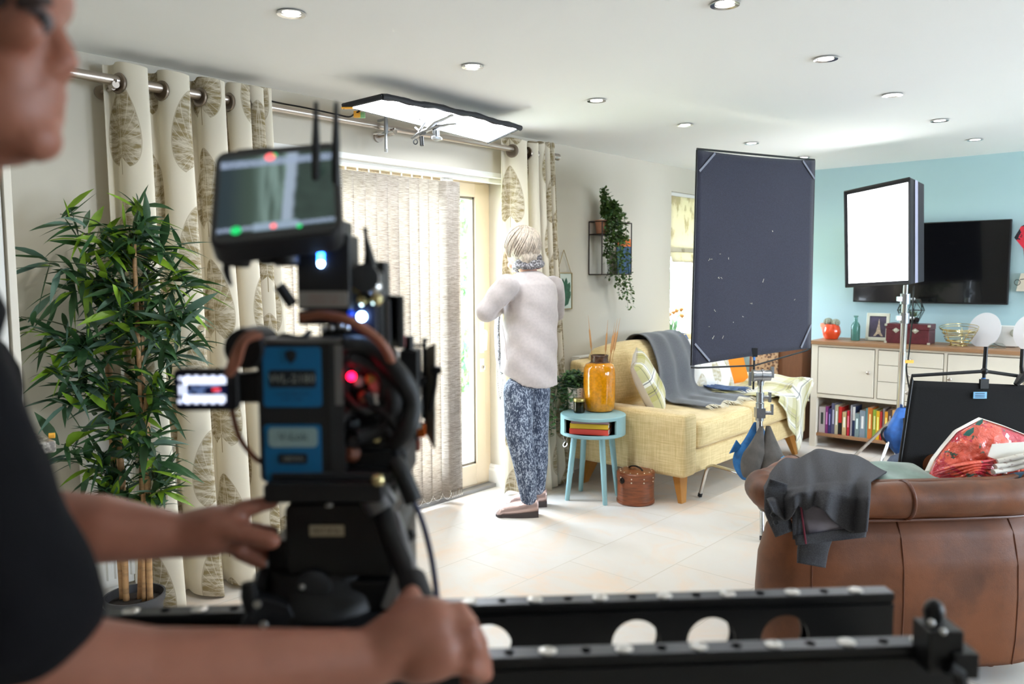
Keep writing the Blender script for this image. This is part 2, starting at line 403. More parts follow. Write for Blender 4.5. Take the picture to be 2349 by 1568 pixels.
# leaf print: u, v in metres
def leafprint(cream, gold, cw=.235, ch=.47, amt=1.):
    ws = ch/.47
    def g(t, b, c):
        u, v, _ = xyz(t, coord(t, 'UV'))
        col = f_('FLOOR', u/cw); par = f_('MODULO', f_('ABSOLUTE', col), 2.)
        x = (f_('FRACT', u/cw)-.5)*cw; y0 = f_('FRACT', v/ch + par*.5)*ch; y = (y0-ch*.44)/(ch*.36)     # -1.. 1 over the leaf
        hw = f_('POWER', f_('MAXIMUM', 1.-y, 0.), .72)*f_('POWER', f_('MAXIMUM', y+1.05, 0.), .36)*.077*ws
        nz = noi(t, vec(t, u, v), 30, 4); ax = f_('ABSOLUTE', x)
        notch = (ax*9 + (y+1.0)*1.5) > .3
        leaf = step(hw - ax + (nz-.5)*.006, 0., .003)*notch
        ang = f_('ARCTAN2', ax, (y+.45)*.12 + .0); rr = f_('SQRT', ax*ax + (y+.45)*(y+.45)*.0144)
        ve = f_('ABSOLUTE', f_('SINE', ang*11 + rr*20)); vein = step(ve, .0, .32)
        mid = step(ax, .0012, .003)
        patch = step(noi(t, vec(t, u*1.0, v*3.2), 14, 4, .7), .36, .62)
        fill = (patch*.62 + .26)*(vein*.6+.4)
        stem = (ax < .0018)*(y < -.75)*(y > -1.32)
        out_ = step(f_('ABSOLUTE', hw-ax), .003, .0)*notch*(y > -1.04)*(y < 1.)*.55
        a = f_('MAXIMUM', f_('MAXIMUM', leaf*f_('MULTIPLY', fill, mid*.5+.5), stem*.8), out_)
        wv = noi(t, vec(t, u*1500, v*60), 1, 2); put(t, b.inputs['Normal'], bump(t, wv, .15, .002))
        return mix(t, a*amt, mix(t, wv*.5, lin(cream), tuple(x*.93 for x in lin(cream))), lin(gold))
    return g
CURT = mk('leaf_print_curtain', (248, 241, 224), .85, fn=leafprint((248, 241, 224), (150, 128, 72)), transl=.3)
LEAFC = mk('leaf_print_cushion_cloth', (232, 228, 216), .85, fn=leafprint((230, 228, 222), (166, 150, 104), .17, .27))
EYELET = mk('pewter_eyelet', (150, 138, 126), .28, 1.)
def blindf(t, b, c):
    x, y, z = xyz(t, coord(t)); n = noi(t, vec(t, y*22, x*22, z*420), 1, 3, .7); n2 = noi(t, vec(t, y*3, x*3, z*60), 1, 3)
    return mix(t, step(n, .38, .66), tuple(x_*1.02 for x_ in c), mix(t, n2, lin((150, 134, 118)), lin((186, 172, 154))))
BLINDM = mk('slubbed_blind_cloth', (222, 214, 204), .9, fn=blindf, transl=.42)
def plaid(base, cols, sc_=1., kind='UV'):
    def g(t, b, c):
        u, v, _ = xyz(t, coord(t, kind)); o = None
        base_ = lin(base); cur = None
        for col, per, wd, off, axis, amt in cols:
            q = u if axis == 0 else v
            k = f_('FRACT', q*sc_/per + off) < wd
            cur = mix(t, k*amt, cur if cur is not None else base_, lin(col))
        n = noi(t, vec(t, u*900, v*900), 1, 2); put(t, b.inputs['Normal'], bump(t, n, .3, .002))
        return cur
    return g
PL = [((178, 172, 92), .23, .34, 0., 0, .55), ((178, 172, 92), .23, .34, 0., 1, .55), ((250, 250, 246), .23, .16, .55, 0, .7), ((250, 250, 246), .23, .16, .55, 1, .7),
      ((70, 66, 74), .23, .035, .46, 0, .75), ((70, 66, 74), .23, .035, .46, 1, .75), ((70, 66, 74), .23, .03, .76, 0, .6), ((70, 66, 74), .23, .03, .76, 1, .6), ((150, 130, 150), .23, .05, .85, 1, .4)]
PLAIDC = mk('green_plaid_cloth', (216, 210, 180), .85, fn=plaid((214, 208, 178), PL))
PLAIDT = mk('pale_plaid_blanket', (222, 216, 190), .9, fn=plaid((220, 214, 188), [(a, b_*1.3, c_, d_, e_, f__*.75) for a, b_, c_, d_, e_, f__ in PL]))
ORC = mk('orange_cushion_cloth', (232, 134, 22), .8, bmp=(.2, 90))
FRINGE = mk('cream_fringe', (232, 226, 206), .9)
BLUET = mk('slate_blue_wool', (78, 98, 134), .9, var=(.3, 20))
def spotf(t, b, c):
    d = vor(t, mapv(t, coord(t), (1, 1, 1)), 38); return mix(t, step(d, .22, .3), lin((52, 36, 26)), mix(t, step(d, .42, .5), lin((120, 84, 54)), c))
SPOT = mk('spotted_basket_panel', (166, 132, 96), .7, fn=spotf)
WALN = mk('reddish_wood', (120, 76, 48), .45, fn=lambda t, b, c: mix(t, noi(t, mapv(t, coord(t), (40, 3, 3)), 2, 4), c, tuple(x*.6 for x in c)))
GLASS = glass('window_glass'); GREENG = glass('green_bottle_glass', lin((120, 196, 180)), .9); OLIVEG = glass('olive_jar_glass', lin((170, 166, 70)), .8)
TERRG = glass('terrarium_glass', (.93, .97, .96), .8)
SKIN = mk('light_skin', (206, 156, 134), .5, var=(.06, 14), bmp=(.08, 160)); SKIN.node_tree.nodes['Principled BSDF'].inputs['Subsurface Weight'].default_value = .08
SKIND = mk('warm_skin', (150, 95, 74), .5, var=(.08, 18), bmp=(.1, 160)); SKIND.node_tree.nodes['Principled BSDF'].inputs['Subsurface Weight'].default_value = .08
KNIT = mk('pale_oatmeal_knit', (182, 172, 169), .9, var=(.05, 60), bmp=(.25, 500), sheen=.3)
def trf(t, b, c):
    v = mapv(t, coord(t), (1, 1, .45)); n = noi(t, v, 150, 3, .8); n2 = noi(t, v, 34, 2)
    return mix(t, step(n+n2*.25, .62, .72), mix(t, n2, lin((34, 44, 64)), lin((66, 80, 104))), lin((176, 186, 202)))
TROUS = mk('navy_speckled_trousers', (60, 74, 98), .8, fn=trf)
def hairf(t, b, c):
    n = noi(t, mapv(t, coord(t), (1, 1, .35)), 90, 3, .7, .6); put(t, b.inputs['Normal'], bump(t, n, .8, .006)); return mix(t, step(n, .35, .65), tuple(x*.55 for x in c), c)
HAIR = mk('silver_blonde_hair', (204, 188, 170), .5, fn=hairf)
DHAIR = mk('short_dark_hair', (58, 40, 34), .7, fn=hairf)
SCARF = mk('grey_bobbled_scarf', (150, 146, 148), .9, fn=lambda t, b, c: mix(t, step(noi(t, coord(t), 120, 3), .45, .6), tuple(x*.35 for x in c), tuple(min(1, x*1.3) for x in c)))
SHOE = mk('metallic_rose_leather', (196, 170, 164), .3, .75, bmp=(.3, 120))
SOLE = mk('dark_wedge_sole', (62, 52, 50), .6)
TEE = mk('black_cotton_tshirt', (12, 11, 14), .95, var=(.2, 8), bmp=(.2, 300), spec=.2)
# ================================================================ room shell
RX, BY = 3.3, -2.6
DY0, DY1, DZ = 1.86, 3.72, 2.0           # patio door opening
WY0, WY1, WZ0, WZ1 = 5.70, 6.46, .79, 2.05
def sbox(name, mat_, x0, x1, y0, y1, z0, z1, **k): return struct(MB().bx(x0, x1, y0, y1, z0, z1).build(name, mat_, **k))
sbox('floor', FLOORM, WX-.3, RX+.2, BY-.2, TY+.2, -.12, 0)
sbox('ceiling', CEILM, WX-.3, RX+.2, BY-.2, TY+.2, CEIL, CEIL+.12)
wl = MB(); T = WX-.3
for y0, y1, z0, z1 in ((BY, DY0, 0, CEIL), (DY0, DY1, DZ, CEIL), (DY1, WY0, 0, CEIL), (WY0, WY1, 0, WZ0), (WY0, WY1, WZ1, CEIL), (WY1, TY+.2, 0, CEIL)):
    wl.bx(T, WX, y0, y1, z0, z1)
struct(wl.build('wall_left', WALL))
sbox('wall_back', TEAL, WX, RX, TY, TY+.2, 0, CEIL)
wr = MB()
for y0, y1, z0, z1 in ((BY, 2.7, 0, CEIL), (2.7, 3.8, 0, .9), (2.7, 3.8, 2.1, CEIL), (3.8, 4.5, 0, CEIL), (4.5, 6.1, 0, .9), (4.5, 6.1, 2.1, CEIL), (6.1, TY+.2, 0, CEIL)): wr.bx(RX, RX+.2, y0, y1, z0, z1)
struct(wr.build('wall_right', WALL))
w2 = MB()
for a in ((4.5, 4.56, .9, 2.1), (5.27, 5.33, .9, 2.1), (6.04, 6.1, .9, 2.1), (4.5, 6.1, .9, .96), (4.5, 6.1, 2.04, 2.1)): w2.bx(RX+.1, RX+.16, *a)
w2 = struct(w2.build('window_2', WHITE)); MB().bx(RX+.125, RX+.133, 4.52, 6.08, .93, 2.07).build('window_pane', GLASS, w2)
sbox('wall_front', WALL, WX, RX, BY-.2, BY, 0, CEIL)
def base(name, x0, y0, x1, y1, off):
    mb = MB(); d = V((x1-x0, y1-y0, 0)); L = d.length; d.normalize(); n = V(off)
    mb.prism([(0, 0), (.02, 0), (.02, .1), (.014, .115), (.014, .125), (.006, .14), (0, .14)], (x0, y0, 0), n, (0, 0, 1), d*L)
    return struct(mb.build(name, WHITE))
base('baseboard_left', WX, DY1+.02, WX, TY, (1, 0, 0)); base('baseboard_left.001', WX, BY, WX, DY0-.02, (1, 0, 0))
base('baseboard_back', WX+.02, TY, RX, TY, (0, -1, 0)); base('baseboard_right', RX, BY, RX, TY, (-1, 0, 0))
base('trim_1', WX-.165, DY1-.001, WX, DY1-.001, (0, -1, 0))
w3 = MB()  # unseen window added to bring more daylight onto the left wall
for a in ((2.7, 2.76, .9, 2.1), (3.74, 3.8, .9, 2.1), (2.7, 3.8, .9, .96), (2.7, 3.8, 2.04, 2.1)): w3.bx(RX+.1, RX+.16, *a)
w3 = struct(w3.build('window_3', WHITE)); MB().bx(RX+.125, RX+.133, 2.72, 3.78, .93, 2.07).build('window_pane', GLASS, w3)
# patio door: outer frame, opening leaf beside the blind, second leaf behind it
fx = WX-.165
dr = MB()
dr.bx(fx-.07, fx, DY0, DY0+.05, 0, DZ); dr.bx(fx-.07, fx, DY1-.05, DY1, 0, DZ); dr.bx(fx-.07, fx, DY0, DY1, DZ-.05, DZ); dr.bx(fx-.07, fx, DY0, DY1, 0, .03)
door = struct(dr.build('door_1', UPVC, bev=.004))
def leaf(y0, y1):
    mb = MB(); x0, x1 = fx-.058, fx+.006; st = .085
    mb.bx(x0, x1, y0, y0+st, .03, DZ-.05); mb.bx(x0, x1, y1-st, y1, .03, DZ-.05)
    mb.bx(x0, x1, y0+st, y1-st, DZ-.05-.085, DZ-.05); mb.bx(x0, x1, y0+st, y1-st, .03, .165)
    lf = mb.build('door_leaf', UPVC, door, bev=.005)
    g = MB(); a, b, c, d = y0+st, y1-st, .165, DZ-.135
    for p in ((a, a+.014, c, d), (b-.014, b, c, d), (a, b, c, c+.014), (a, b, d-.014, d)): g.bx(x0+.012, x1-.012, *p)
    g.build('glazing_bead', mk('dark_gasket', (120, 112, 98), .6), lf); MB().bx(fx-.03, fx-.022, a, b, c, d).build('glass', GLASS, lf)
    return lf
l1 = leaf(2.79, DY1-.05); l2 = leaf(DY0+.05, 2.79)
hb = MB(); hy = DY1-.09
hb.box((fx+.012, hy, .98), (.012, .03, .2), r=None); hb.cyl((fx+.015, hy, 1.02), (fx+.05, hy, 1.02), .009); hb.tube([(fx+.05, hy, 1.02), (fx+.052, hy-.002, 1.0), (fx+.05, hy-.004, .93), (fx+.05, hy-.004, .9)], [.009, .01, .01, .008], 10, smooth=3)
hb.build('door_handle', WHITE, l1, smooth=True)
lk = MB(); lk.box((fx+.012, hy, .8), (.01, .032, .085)); lk.cyl((fx+.014, hy, .79), (fx+.03, hy, .79), .009, mi=1); lk.box((fx+.034, hy, .785), (.014, .004, .026), mi=1)
lk.build('lock_plate', [WHITE, STEEL], l1)
sbox('trim_2', mk('door_threshold', (150, 150, 150), .4, .6), fx-.12, WX-.1, DY0, DY1, 0, .022)
# window over the radiator
wf = MB(); x0, x1 = WX-.27, WX-.2
for a in ((WY0, WY0+.06, WZ0, WZ1), (WY1-.06, WY1, WZ0, WZ1), (WY0, WY1, WZ0, WZ0+.06), (WY0, WY1, WZ1-.06, WZ1)): wf.bx(x0, x1, *a)
wn = struct(wf.build('window_1', WHITE, bev=.004)); MB().bx(x0+.03, x0+.038, WY0+.06, WY1-.06, WZ0+.06, WZ1-.06).build('window_pane', GLASS, wn)
MB().bx(WX-.2, WX+.03, WY0-.03, WY1+.03, WZ0-.025, WZ0+.002).build('window_sill', WHITE, wn, bev=.006)
# ---------------------------------------------------------------- garden
sbox('terrain', mk('garden_lawn', (186, 202, 150), .95, var=(.25, 3), bmp=(.6, 40)), -16, WX-.3, -6, 14, -.3, -.1)
sbox('path', mk('patio_slabs', (216, 210, 200), .8, var=(.06, 4)), -5.6, WX-.3, .2, 7.5, -.12, -.02)
fm = mk('silvered_fence_boards', (150, 158, 160), .85, var=(.2, 3)); fb = MB(); 
for i in range(96):
    fb.bx(-11.03-.02*(i % 2), -11-.02*(i % 2), -1+i*.17, -1+i*.17+.16, -.1, 1.55)
f = thing('garden_fence', 'weathered grey board fence behind the shrubs, seen through the patio door', 'fence', (-11, 5, -.1))
fb.build('fence_boards', fm, f)
for i in range(6): MB().bx(-11, -10.9, -1+i*3, -.9+i*3, -.1, 1.7).build('fence_post', fm, f)
SHR = [mk('sunlit_shrub_leaf', (108, 150, 84), .6, var=(.5, 2.5), transl=.3), mk('blue_shrub_leaf', (104, 146, 122), .6, var=(.4, 2), transl=.3)]  # two leaf greens, mixed at random leaf by leaf
TRK = mk('tree_bark', (110, 92, 76), .9, bmp=(.6, 30))
def shrub(name, label, c, r, h, n, m_, trunk=0., leafs=.09, cat='shrub', seed=1):
    rnd = random.Random(seed); t = thing(name, label, cat, (c[0], c[1], -.1)); mb = MB()
    for i in range(n):
        u, v_, q = rnd.random(), rnd.random()*2*pi, rnd.random()
        zz = (u*2-1); rr = sqrt(max(0, 1-zz*zz))*(q**.35)
        p = V((c[0]+r*rr*cos(v_), c[1]+r*rr*sin(v_), -.1+trunk+(h-trunk)*(.5+.5*zz*(q**.2))))
        a = Euler((rnd.random()*6, rnd.random()*6, rnd.random()*6)).to_matrix(); s = leafs*(.6+rnd.random()*.8)
        mb.add([p+a@V(k)*s for k in ((-1, 0, 0), (-.2, .45, .1), (1, 0, 0), (-.2, -.45, .1))], [(0, 1, 2, 3)], rnd.random() < .4)
    fo = mb.build('foliage', SHR, t); fo['kind'] = 'stuff'
    st = MB(); st.tube([(c[0], c[1], -.1), (c[0]+.05, c[1], trunk*.5), (c[0], c[1]+.1, max(trunk, h*.5)), (c[0]+.1, c[1], h*.8)], [.09, .07, .05, .02], 8, smooth=3)
    st.build('trunk', TRK, t); return t
shrub('garden_tree', 'leafy green tree rising above the garden fence outside the patio door', (-13.8, 13.4), 2.5, 6.2, 5200, 0, 1.3, .13, 'tree', 3)
shrub('garden_tree', 'second leafy tree further along the garden, beyond the lawn', (-14.6, 7.4), 2.2, 5.0, 2600, 0, 1.3, .15, 'tree', 9)
shrub('garden_shrub', 'rounded pale green shrub at the edge of the lawn, through the door glass', (-7.3, 7.0), .8, 1.1, 2200, 0, 0, .06, 'shrub', 4)
shrub('garden_shrub', 'taller bushy shrub in front of the grey fence, through the door glass', (-9.0, 9.2), .95, 2.1, 2200, 0, 0, .075, 'shrub', 5)
shrub('garden_shrub', 'loose green bush outside the window with the roman blind', (-8.2, 12.9), 1.2, 1.6, 1500, 0, 0, .08, 'shrub', 6)
# ---------------------------------------------------------------- curtain pole, curtains, vertical blind
PX, PZ = -3.23, 2.135
cp = thing('curtain_pole', 'long brushed metal curtain pole running along the patio door wall', 'curtain pole', (PX, 2.6, PZ))
MB().cyl((PX, .95, PZ), (PX, 1.98, PZ), .020, n=24).cyl((PX, 1.9, PZ), (PX, 4.02, PZ), .016, n=20).build('rod', STEEL, cp, smooth=True)
for s, y in ((1, 4.02), (-1, .95)): MB().lathe([(.016, 0), (.022, 0), (.022, .045), (.020, .05), (.020, .055), (.022, .06), (.022, .07), (.014, .075), (0, .076)], (PX, y-.02*s, PZ), 20, (0, s, 0)).build('end_cap', STEEL, cp, smooth=True)
for y in (1.305, 2.69, 3.9):
    b = MB(); b.cyl((WX, y, PZ-.03), (PX+.0, y, PZ-.03), .008).cyl((WX, y, PZ-.03), (WX+.012, y, PZ-.03), .028).tube([(PX, y, PZ-.03), (PX+.016, y, PZ-.022), (PX+.022, y, PZ)], .006, 8)
    b.cyl((PX-.02, y, PZ-.02), (PX+.024, y, PZ-.02), .014); b.build('pole_bracket', STEEL, cp, smooth=True)
def curtain(label, path, hem, leftside, n_eye, seed):
    """path(u)->(x,y) at the top, hem(u)->(x,y) at the floor"""
    rnd = random.Random(seed); t = thing('curtain', label, 'curtain', (PX, path(.5)[1], 0), 'leaf print eyelet curtains on the patio door pole')
    NU, NV = 340, 70; L = [0.]
    for i in range(NU): a, b = path(i/NU), path((i+1)/NU); L.append(L[-1]+sqrt((a[0]-b[0])**2+(a[1]-b[1])**2))
    top = 2.205
    def fn(u, v):
        a, b = path(u), hem(u); k = 1-v; k = k**1.3
        z = .012+.012*sin(u*40)+(top-.02)*v
        if v > .97: k = 0
        return (a[0]*(1-k)+b[0]*k+.008*sin(u*23+v*5)*(1-v), a[1]*(1-k)+b[1]*k+.008*sin(v*7+u*11)*(1-v), z)
    vm = lambda v: v*1.7 if v < .55 else .935+(v-.55)/.45*.065
    mb = MB().grid(lambda u, v: fn(u, vm(v)), NU, NV, 0, uv=lambda u, v: (L[min(NU, int(round(u*NU)))]+.02*seed, vm(v)*top+.11*seed))
    fr = n_eye/2; us = [(k+.5)/n_eye+.0955/fr for k in range(n_eye) if (k+.5)/n_eye+.0955/fr < .995]; cs = [V((*path(u), PZ-.010)) for u in us]; keep = []
    for f in mb.f:
        c = sum((V(mb.v[i]) for i in f), V())/len(f)
        if c.z < PZ-.05 or all((c-q).length > .031 for q in cs): keep.append(f)
    mb.f = keep; mb.mi = [0]*len(keep); mb.build('cloth', CURT, t, smooth=True, solid=.003, auto=False)
    for u in us:                                                    # rings where the cloth crosses the pole
        p, q = path(u), path(u+.004); d = V((q[0]-p[0], q[1]-p[1], 0)).normalized(); nrm = V((-d.y, d.x, 0))
        MB().lathe([(.030, -.005), (.038, -.006), (.041, 0), (.038, .006), (.030, .005), (.028, 0), (.030, -.005)], (p[0], p[1], PZ-.010), 24, tuple(nrm)).build('eyelet', EYELET, t, smooth=True)
    return t
def pathL(u):      # five loose folds then three tight ones
    y = 1.262+.685*(1-(1-u)**1.35) if False else None
    fr = 6.5; k = u*fr; ys = [0, .165, .335, .48, .58, .625, .66, .69]
    i = min(int(k), 6); y = 1.285 + ys[i]+(ys[i+1]-ys[i])*(k-i); amp = .06
    return (PX + amp*sin(2*pi*k-pi/2-.6) + .004, y+.02*sin(4*pi*k))
def hemL(u): a = pathL(u); return (PX+.03+(a[0]-PX)*1.35, 1.285+(a[1]-1.285)*1.05+.03)
curtain('leaf print curtain gathered behind the bamboo, wide loose folds', pathL, hemL, True, 13, 1)
def pathR(u):
    fr = 5.5; k = u*fr; ys = [0, .17, .245, .3, .345, .385, .42]
    i = min(int(k), 5); y = 3.575 + ys[i]+(ys[i+1]-ys[i])*(k-i)
    return (PX + .055*sin(2*pi*k-pi/2-.6), y+.012*sin(4*pi*k))
def hemR(u): a = pathR(u); return (PX+.03+(a[0]-PX)*1.4, 3.575+(a[1]-3.575)*1.3)
curtain('leaf print curtain bunched in tight folds beside the standing woman', pathR, hemR, False, 11, 2)
vb = thing('vertical_blind', 'slubbed beige vertical blind drawn across the patio door', 'blind', (WX-.06, 2.6, 0))
MB().bx(WX-.075, WX-.035, DY0+.01, DY1-.01, 1.945, 1.972).build('headrail', WHITE, vb, bev=.003)
sbox('trim_3', WHITE, WX-.1, WX+.004, DY0, DY1, 1.972, 2.003, bev=.003)
sl = []; y = DY0+.06
while y < 3.16: sl.append((y, 13)); y += .0755
for k in range(8): sl.append((3.2+k*.013, 62-k*1.5))
bot = []
for i, (y, an) in enumerate(sl):
    a = radians(an+random.uniform(-3, 3)); d = V((sin(a), cos(a), 0))*.0445; c = V((WX-.06, y, 0)); h0 = .045
    def fn(u, v): q = (u-.5)*2; return c + d*q + V((d.y, -d.x, 0)).normalized()*.004*(1-q*q) + V((0, 0, h0+(1.925-h0)*v))
    s = MB().grid(fn, 5, 8, 0).build('slat', BLINDM, vb, smooth=True, auto=False, solid=.0012)
    MB().box((c+V((0, 0, .068))), (.0035, .087, .04), Euler((0, 0, -a)).to_matrix()).build('bottom_weight', mk('blind_weight_cloth', (150, 138, 122), .9) if i == 0 else bpy.data.materials['blind_weight_cloth'], s)
    MB().cyl(c+V((0, 0, 1.925)), c+V((0, 0, 1.95)), .005, n=8).build('hanger', WHITE, s)
    bot.append(c+d+V((.004, 0, .062)))
ch = MB(); pts = []
for i in range(len(bot)-1):
    a, b = bot[i], bot[i+1]; n = 8 if (b-a).length > .03 else 4; sag = .035 if (b-a).length > .03 else .03
    for k in range(n): t_ = k/n; pts.append(a*(1-t_)+b*t_-V((0, 0, sag*4*t_*(1-t_)-.012)))
for p in pts[::1]: ch.ell(p, .0024, 6, 4)
ch.tube(pts, .001, 5); ch.build('bead_chain', WHITE, vb)
# ---------------------------------------------------------------- ceiling spotlights
def downlight(x, y, label, pw=2.4):
    t = thing('ceiling_spotlight', label, 'spotlight', (x, y, CEIL-.004), 'recessed ceiling spotlights')
    MB().lathe([(.034, .012), (.034, -.001), (.047, -.004), (.047, .0), (.034, .012)], (x, y, CEIL-.004), 28).build('trim_ring', CHROME, t, smooth=True)
    MB().lathe([(0, 0), (.02, -.001), (.033, .004)], (x, y, CEIL-.003), 24).build('lens', EMW, t, smooth=True)
    light('spot_glow', 'AREA', (x, y, CEIL-.016), pw, .06, col=(1, .99, .97), parent=t, spread=radians(150))
rows = ['above the camera operator', 'above the patio blind', 'above the light mat', 'above the woman', 'above the side table and sofa', 'closest to the teal wall']
for i in range(6): 
    y = 1.533+.8845*i if i else 1.533
    if i == 0: downlight(-2.345, 1.53, 'chrome ceiling spotlight closest to the left curtain, nearest of its row', 5.)
    else: downlight(-2.37, 1.53+.882*i-.0, ['', 'ceiling spotlight above the patio door blind, beside the light mat', 'ceiling spotlight between the light mat and the wall shelf', 'ceiling spotlight in the patio side row above the blue side table', 'small ceiling spotlight above the mustard sofa, left of the black flag', 'ceiling spotlight just over the top edge of the upright black flag'][i])
for i in range(5):
    downlight(-1.235, 2.42+.878*i, ['ceiling spotlight cut by the top edge of the picture', 'ceiling spotlight below the cropped one in the right row', 'middle ceiling spotlight of the right row, near the bright patch', 'ceiling spotlight above the softbox, second from the teal wall', 'smallest ceiling spotlight of the right row, in front of the teal wall'][i])
for x, y in ((-.1, 2.4), (-.1, 4.2), (-.1, 6), (1.1, 2.4), (1.1, 4.2), (1.1, 5.9)):
    downlight(x, y, 'recessed ceiling spotlight outside the picture', 1.5)
# ================================================================ sofa
def softbox_mesh(mb, x0, x1, y0, y1, z0, z1, r=.03, bulge=0., mi=0):
    """cushion-like block: rounded box with puffed faces"""
    c = V(((x0+x1)/2, (y0+y1)/2, (z0+z1)/2)); h = V((x1-x0, y1-y0, z1-z0))/2; n = 10
    def pt(p):
        q = V(p); e = V((max(abs(q.x*h.x)-(h.x-r), 0)*(1 if q.x > 0 else -1), max(abs(q.y*h.y)-(h.y-r), 0)*(1 if q.y > 0 else -1), max(abs(q.z*h.z)-(h.z-r), 0)*(1 if q.z > 0 else -1)))
        core = V((max(-(h.x-r), min(h.x-r, q.x*h.x)), max(-(h.y-r), min(h.y-r, q.y*h.y)), max(-(h.z-r), min(h.z-r, q.z*h.z))))
        if e.length > 1e-9: e = e.normalized()*r
        bz = bulge*(1-q.x**2)*(1-q.y**2)*(1 if q.z > 0 else -1)*abs(q.z)**3; by = bulge*.5*(1-q.x**2)*(1-q.z**2)*(1 if q.y > 0 else -1)*abs(q.y)**3; bx_ = bulge*.6*(1-q.y**2)*(1-q.z**2)*(1 if q.x > 0 else -1)*abs(q.x)**3
        return c+core+e+V((bx_, by, bz))
    ks = [-1, -.98, -.93, -.85]+[-.7+1.4*i/(n-1) for i in range(n)]+[.85, .93, .98, 1]; N = len(ks)
    for ax in range(3):
        for s in (-1, 1):
            vs = []
            for b in ks:
                for a in ks:
                    p = [0, 0, 0]; p[ax] = s; p[(ax+1) % 3] = a; p[(ax+2) % 3] = b; vs.append(pt(p))
            fs = [(j*N+i, j*N+i+1, (j+1)*N+i+1, (j+1)*N+i) if s > 0 else (j*N+i, (j+1)*N+i, (j+1)*N+i+1, j*N+i+1) for j in range(N-1) for i in range(N-1)]
            mb.add(vs, fs, mi)
    return mb
SX0, SX1, SY0, SY1 = -3.2, -2.3, 4.1, 5.95
sofa = thing('sofa', 'mustard linen two seat sofa on splayed wooden legs under the radiator wall', 'sofa', (-2.75, 5.0, 0))
softbox_mesh(MB(), SX0+.06, SX1-.015, SY0+.1, SY1-.1, .165, .31, .02).build('frame', SOFAM, sofa, smooth=True)
for y0, y1 in ((SY0, SY0+.155), (SY1-.155, SY1)): softbox_mesh(MB(), SX0+.05, SX1, y0, y1, .165, .545, .025, .006).build('armrest', SOFAM, sofa, smooth=True)
bk = MB()
bk.prism([(SX0+.0, .18), (SX0+.16, .18), (SX0+.14, .80), (SX0+.02, .82)], (0, SY0+.02, 0), (1, 0, 0), (0, 0, 1), (0, SY1-SY0-.04, 0))
bk.build('back', SOFAM, sofa, bev=.03)
for y0, y1 in ((SY0+.16, 5.02), (5.03, SY1-.16)):
    softbox_mesh(MB(), SX0+.15, SX1+.01, y0, y1, .315, .485, .045, .012).build('seat_cushion', SOFAM, sofa, smooth=True)
for y0, y1 in ((SY0+.16, 5.02), (5.03, SY1-.16)):
    q = MB(); softbox_mesh(q, 0, .2, y0, y1, 0, .4, .07, .03)
    R = Matrix.Rotation(radians(-12), 3, 'Y')
    q.v = [tuple(R@V((x, y-5, z))+V((SX0+.115, 5, .475))) for x, y, z in q.v]
    q.build('back_cushion', SOFAM, sofa, smooth=True)
for x, y in ((SX1-.07, SY0+.09), (SX1-.07, SY1-.09), (SX0+.14, SY0+.09), (SX0+.14, SY1-.09)):
    dx = .03 if x > -2.7 else -.03; dy = -.03 if y < 5 else .03
    lg = MB(); vs = []
    for z, k, s in ((.17, 0, .038), (0, 1, .02)): vs += [(x+dx*(.3-1)+k*dx*1.4+a*s*.7, y+dy*(.3-1)+k*dy*1.4+b*s*1.3, z) for a, b in ((-1, -1), (1, -1), (1, 1), (-1, 1))]
    lg.add(vs, [(0, 1, 2, 3), (7, 6, 5, 4), (0, 4, 5, 1), (1, 5, 6, 2), (2, 6, 7, 3), (3, 7, 4, 0)]); lg.build('leg', WOOD, sofa, bev=.003)
# cushions
def pillow(name, label, c, w_, h_, th, R, m_, group=None, back=None):
    t = MB()
    def f(sg):
        def g(u, v):
            a, b = u*2-1, v*2-1; k = (1-a**4)*(1-b**4); pinch = 1-.07*(1-b*b)*abs(a)**2 ; pin2 = 1-.07*(1-a*a)*abs(b)**2
            return V(c)+R@V((a*w_/2*pinch, b*h_/2*pin2, sg*(th/2*max(k, 0)**.5+.004*sin(a*5+b*3)*k)))
        return g
    t.grid(f(1), 20, 20, 0, 0, uv=lambda u, v: (u*w_+.03, v*h_+.1)); t.grid(f(-1), 20, 20, 0, 1 if back else 0, uv=lambda u, v: (u*w_, v*h_))
    o = t.build(name, [m_, back] if back else m_, None, smooth=True, auto=False); return tag(o, label, 'cushion', group)
def facing(n, roll=0., upv=(0, 0, 1)):
    z = V(n).normalized(); x = V(upv).cross(z).normalized(); y = z.cross(x); return Matrix((x, y, z)).transposed() @ Matrix.Rotation(radians(roll), 3, 'Z')
pillow('plaid_cushion', 'green and cream plaid cushion leaning in the near corner of the sofa', (-2.74, 4.40, .672), .40, .40, .13, facing((.78, .35, .4), 14), PLAIDC, back=LEAFC)
pillow('leaf_print_cushion', 'off white cushion printed with sand leaves, in the middle of the sofa', (-2.86, 5.45, .68), .48, .42, .14, facing((.9, -.12, .42), -10), LEAFC)
pillow('orange_cushion', 'plain bright orange cushion at the far end of the sofa', (-2.85, 5.70, .665), .36, .36, .12, facing((.8, -.55, .35), 4), ORC)
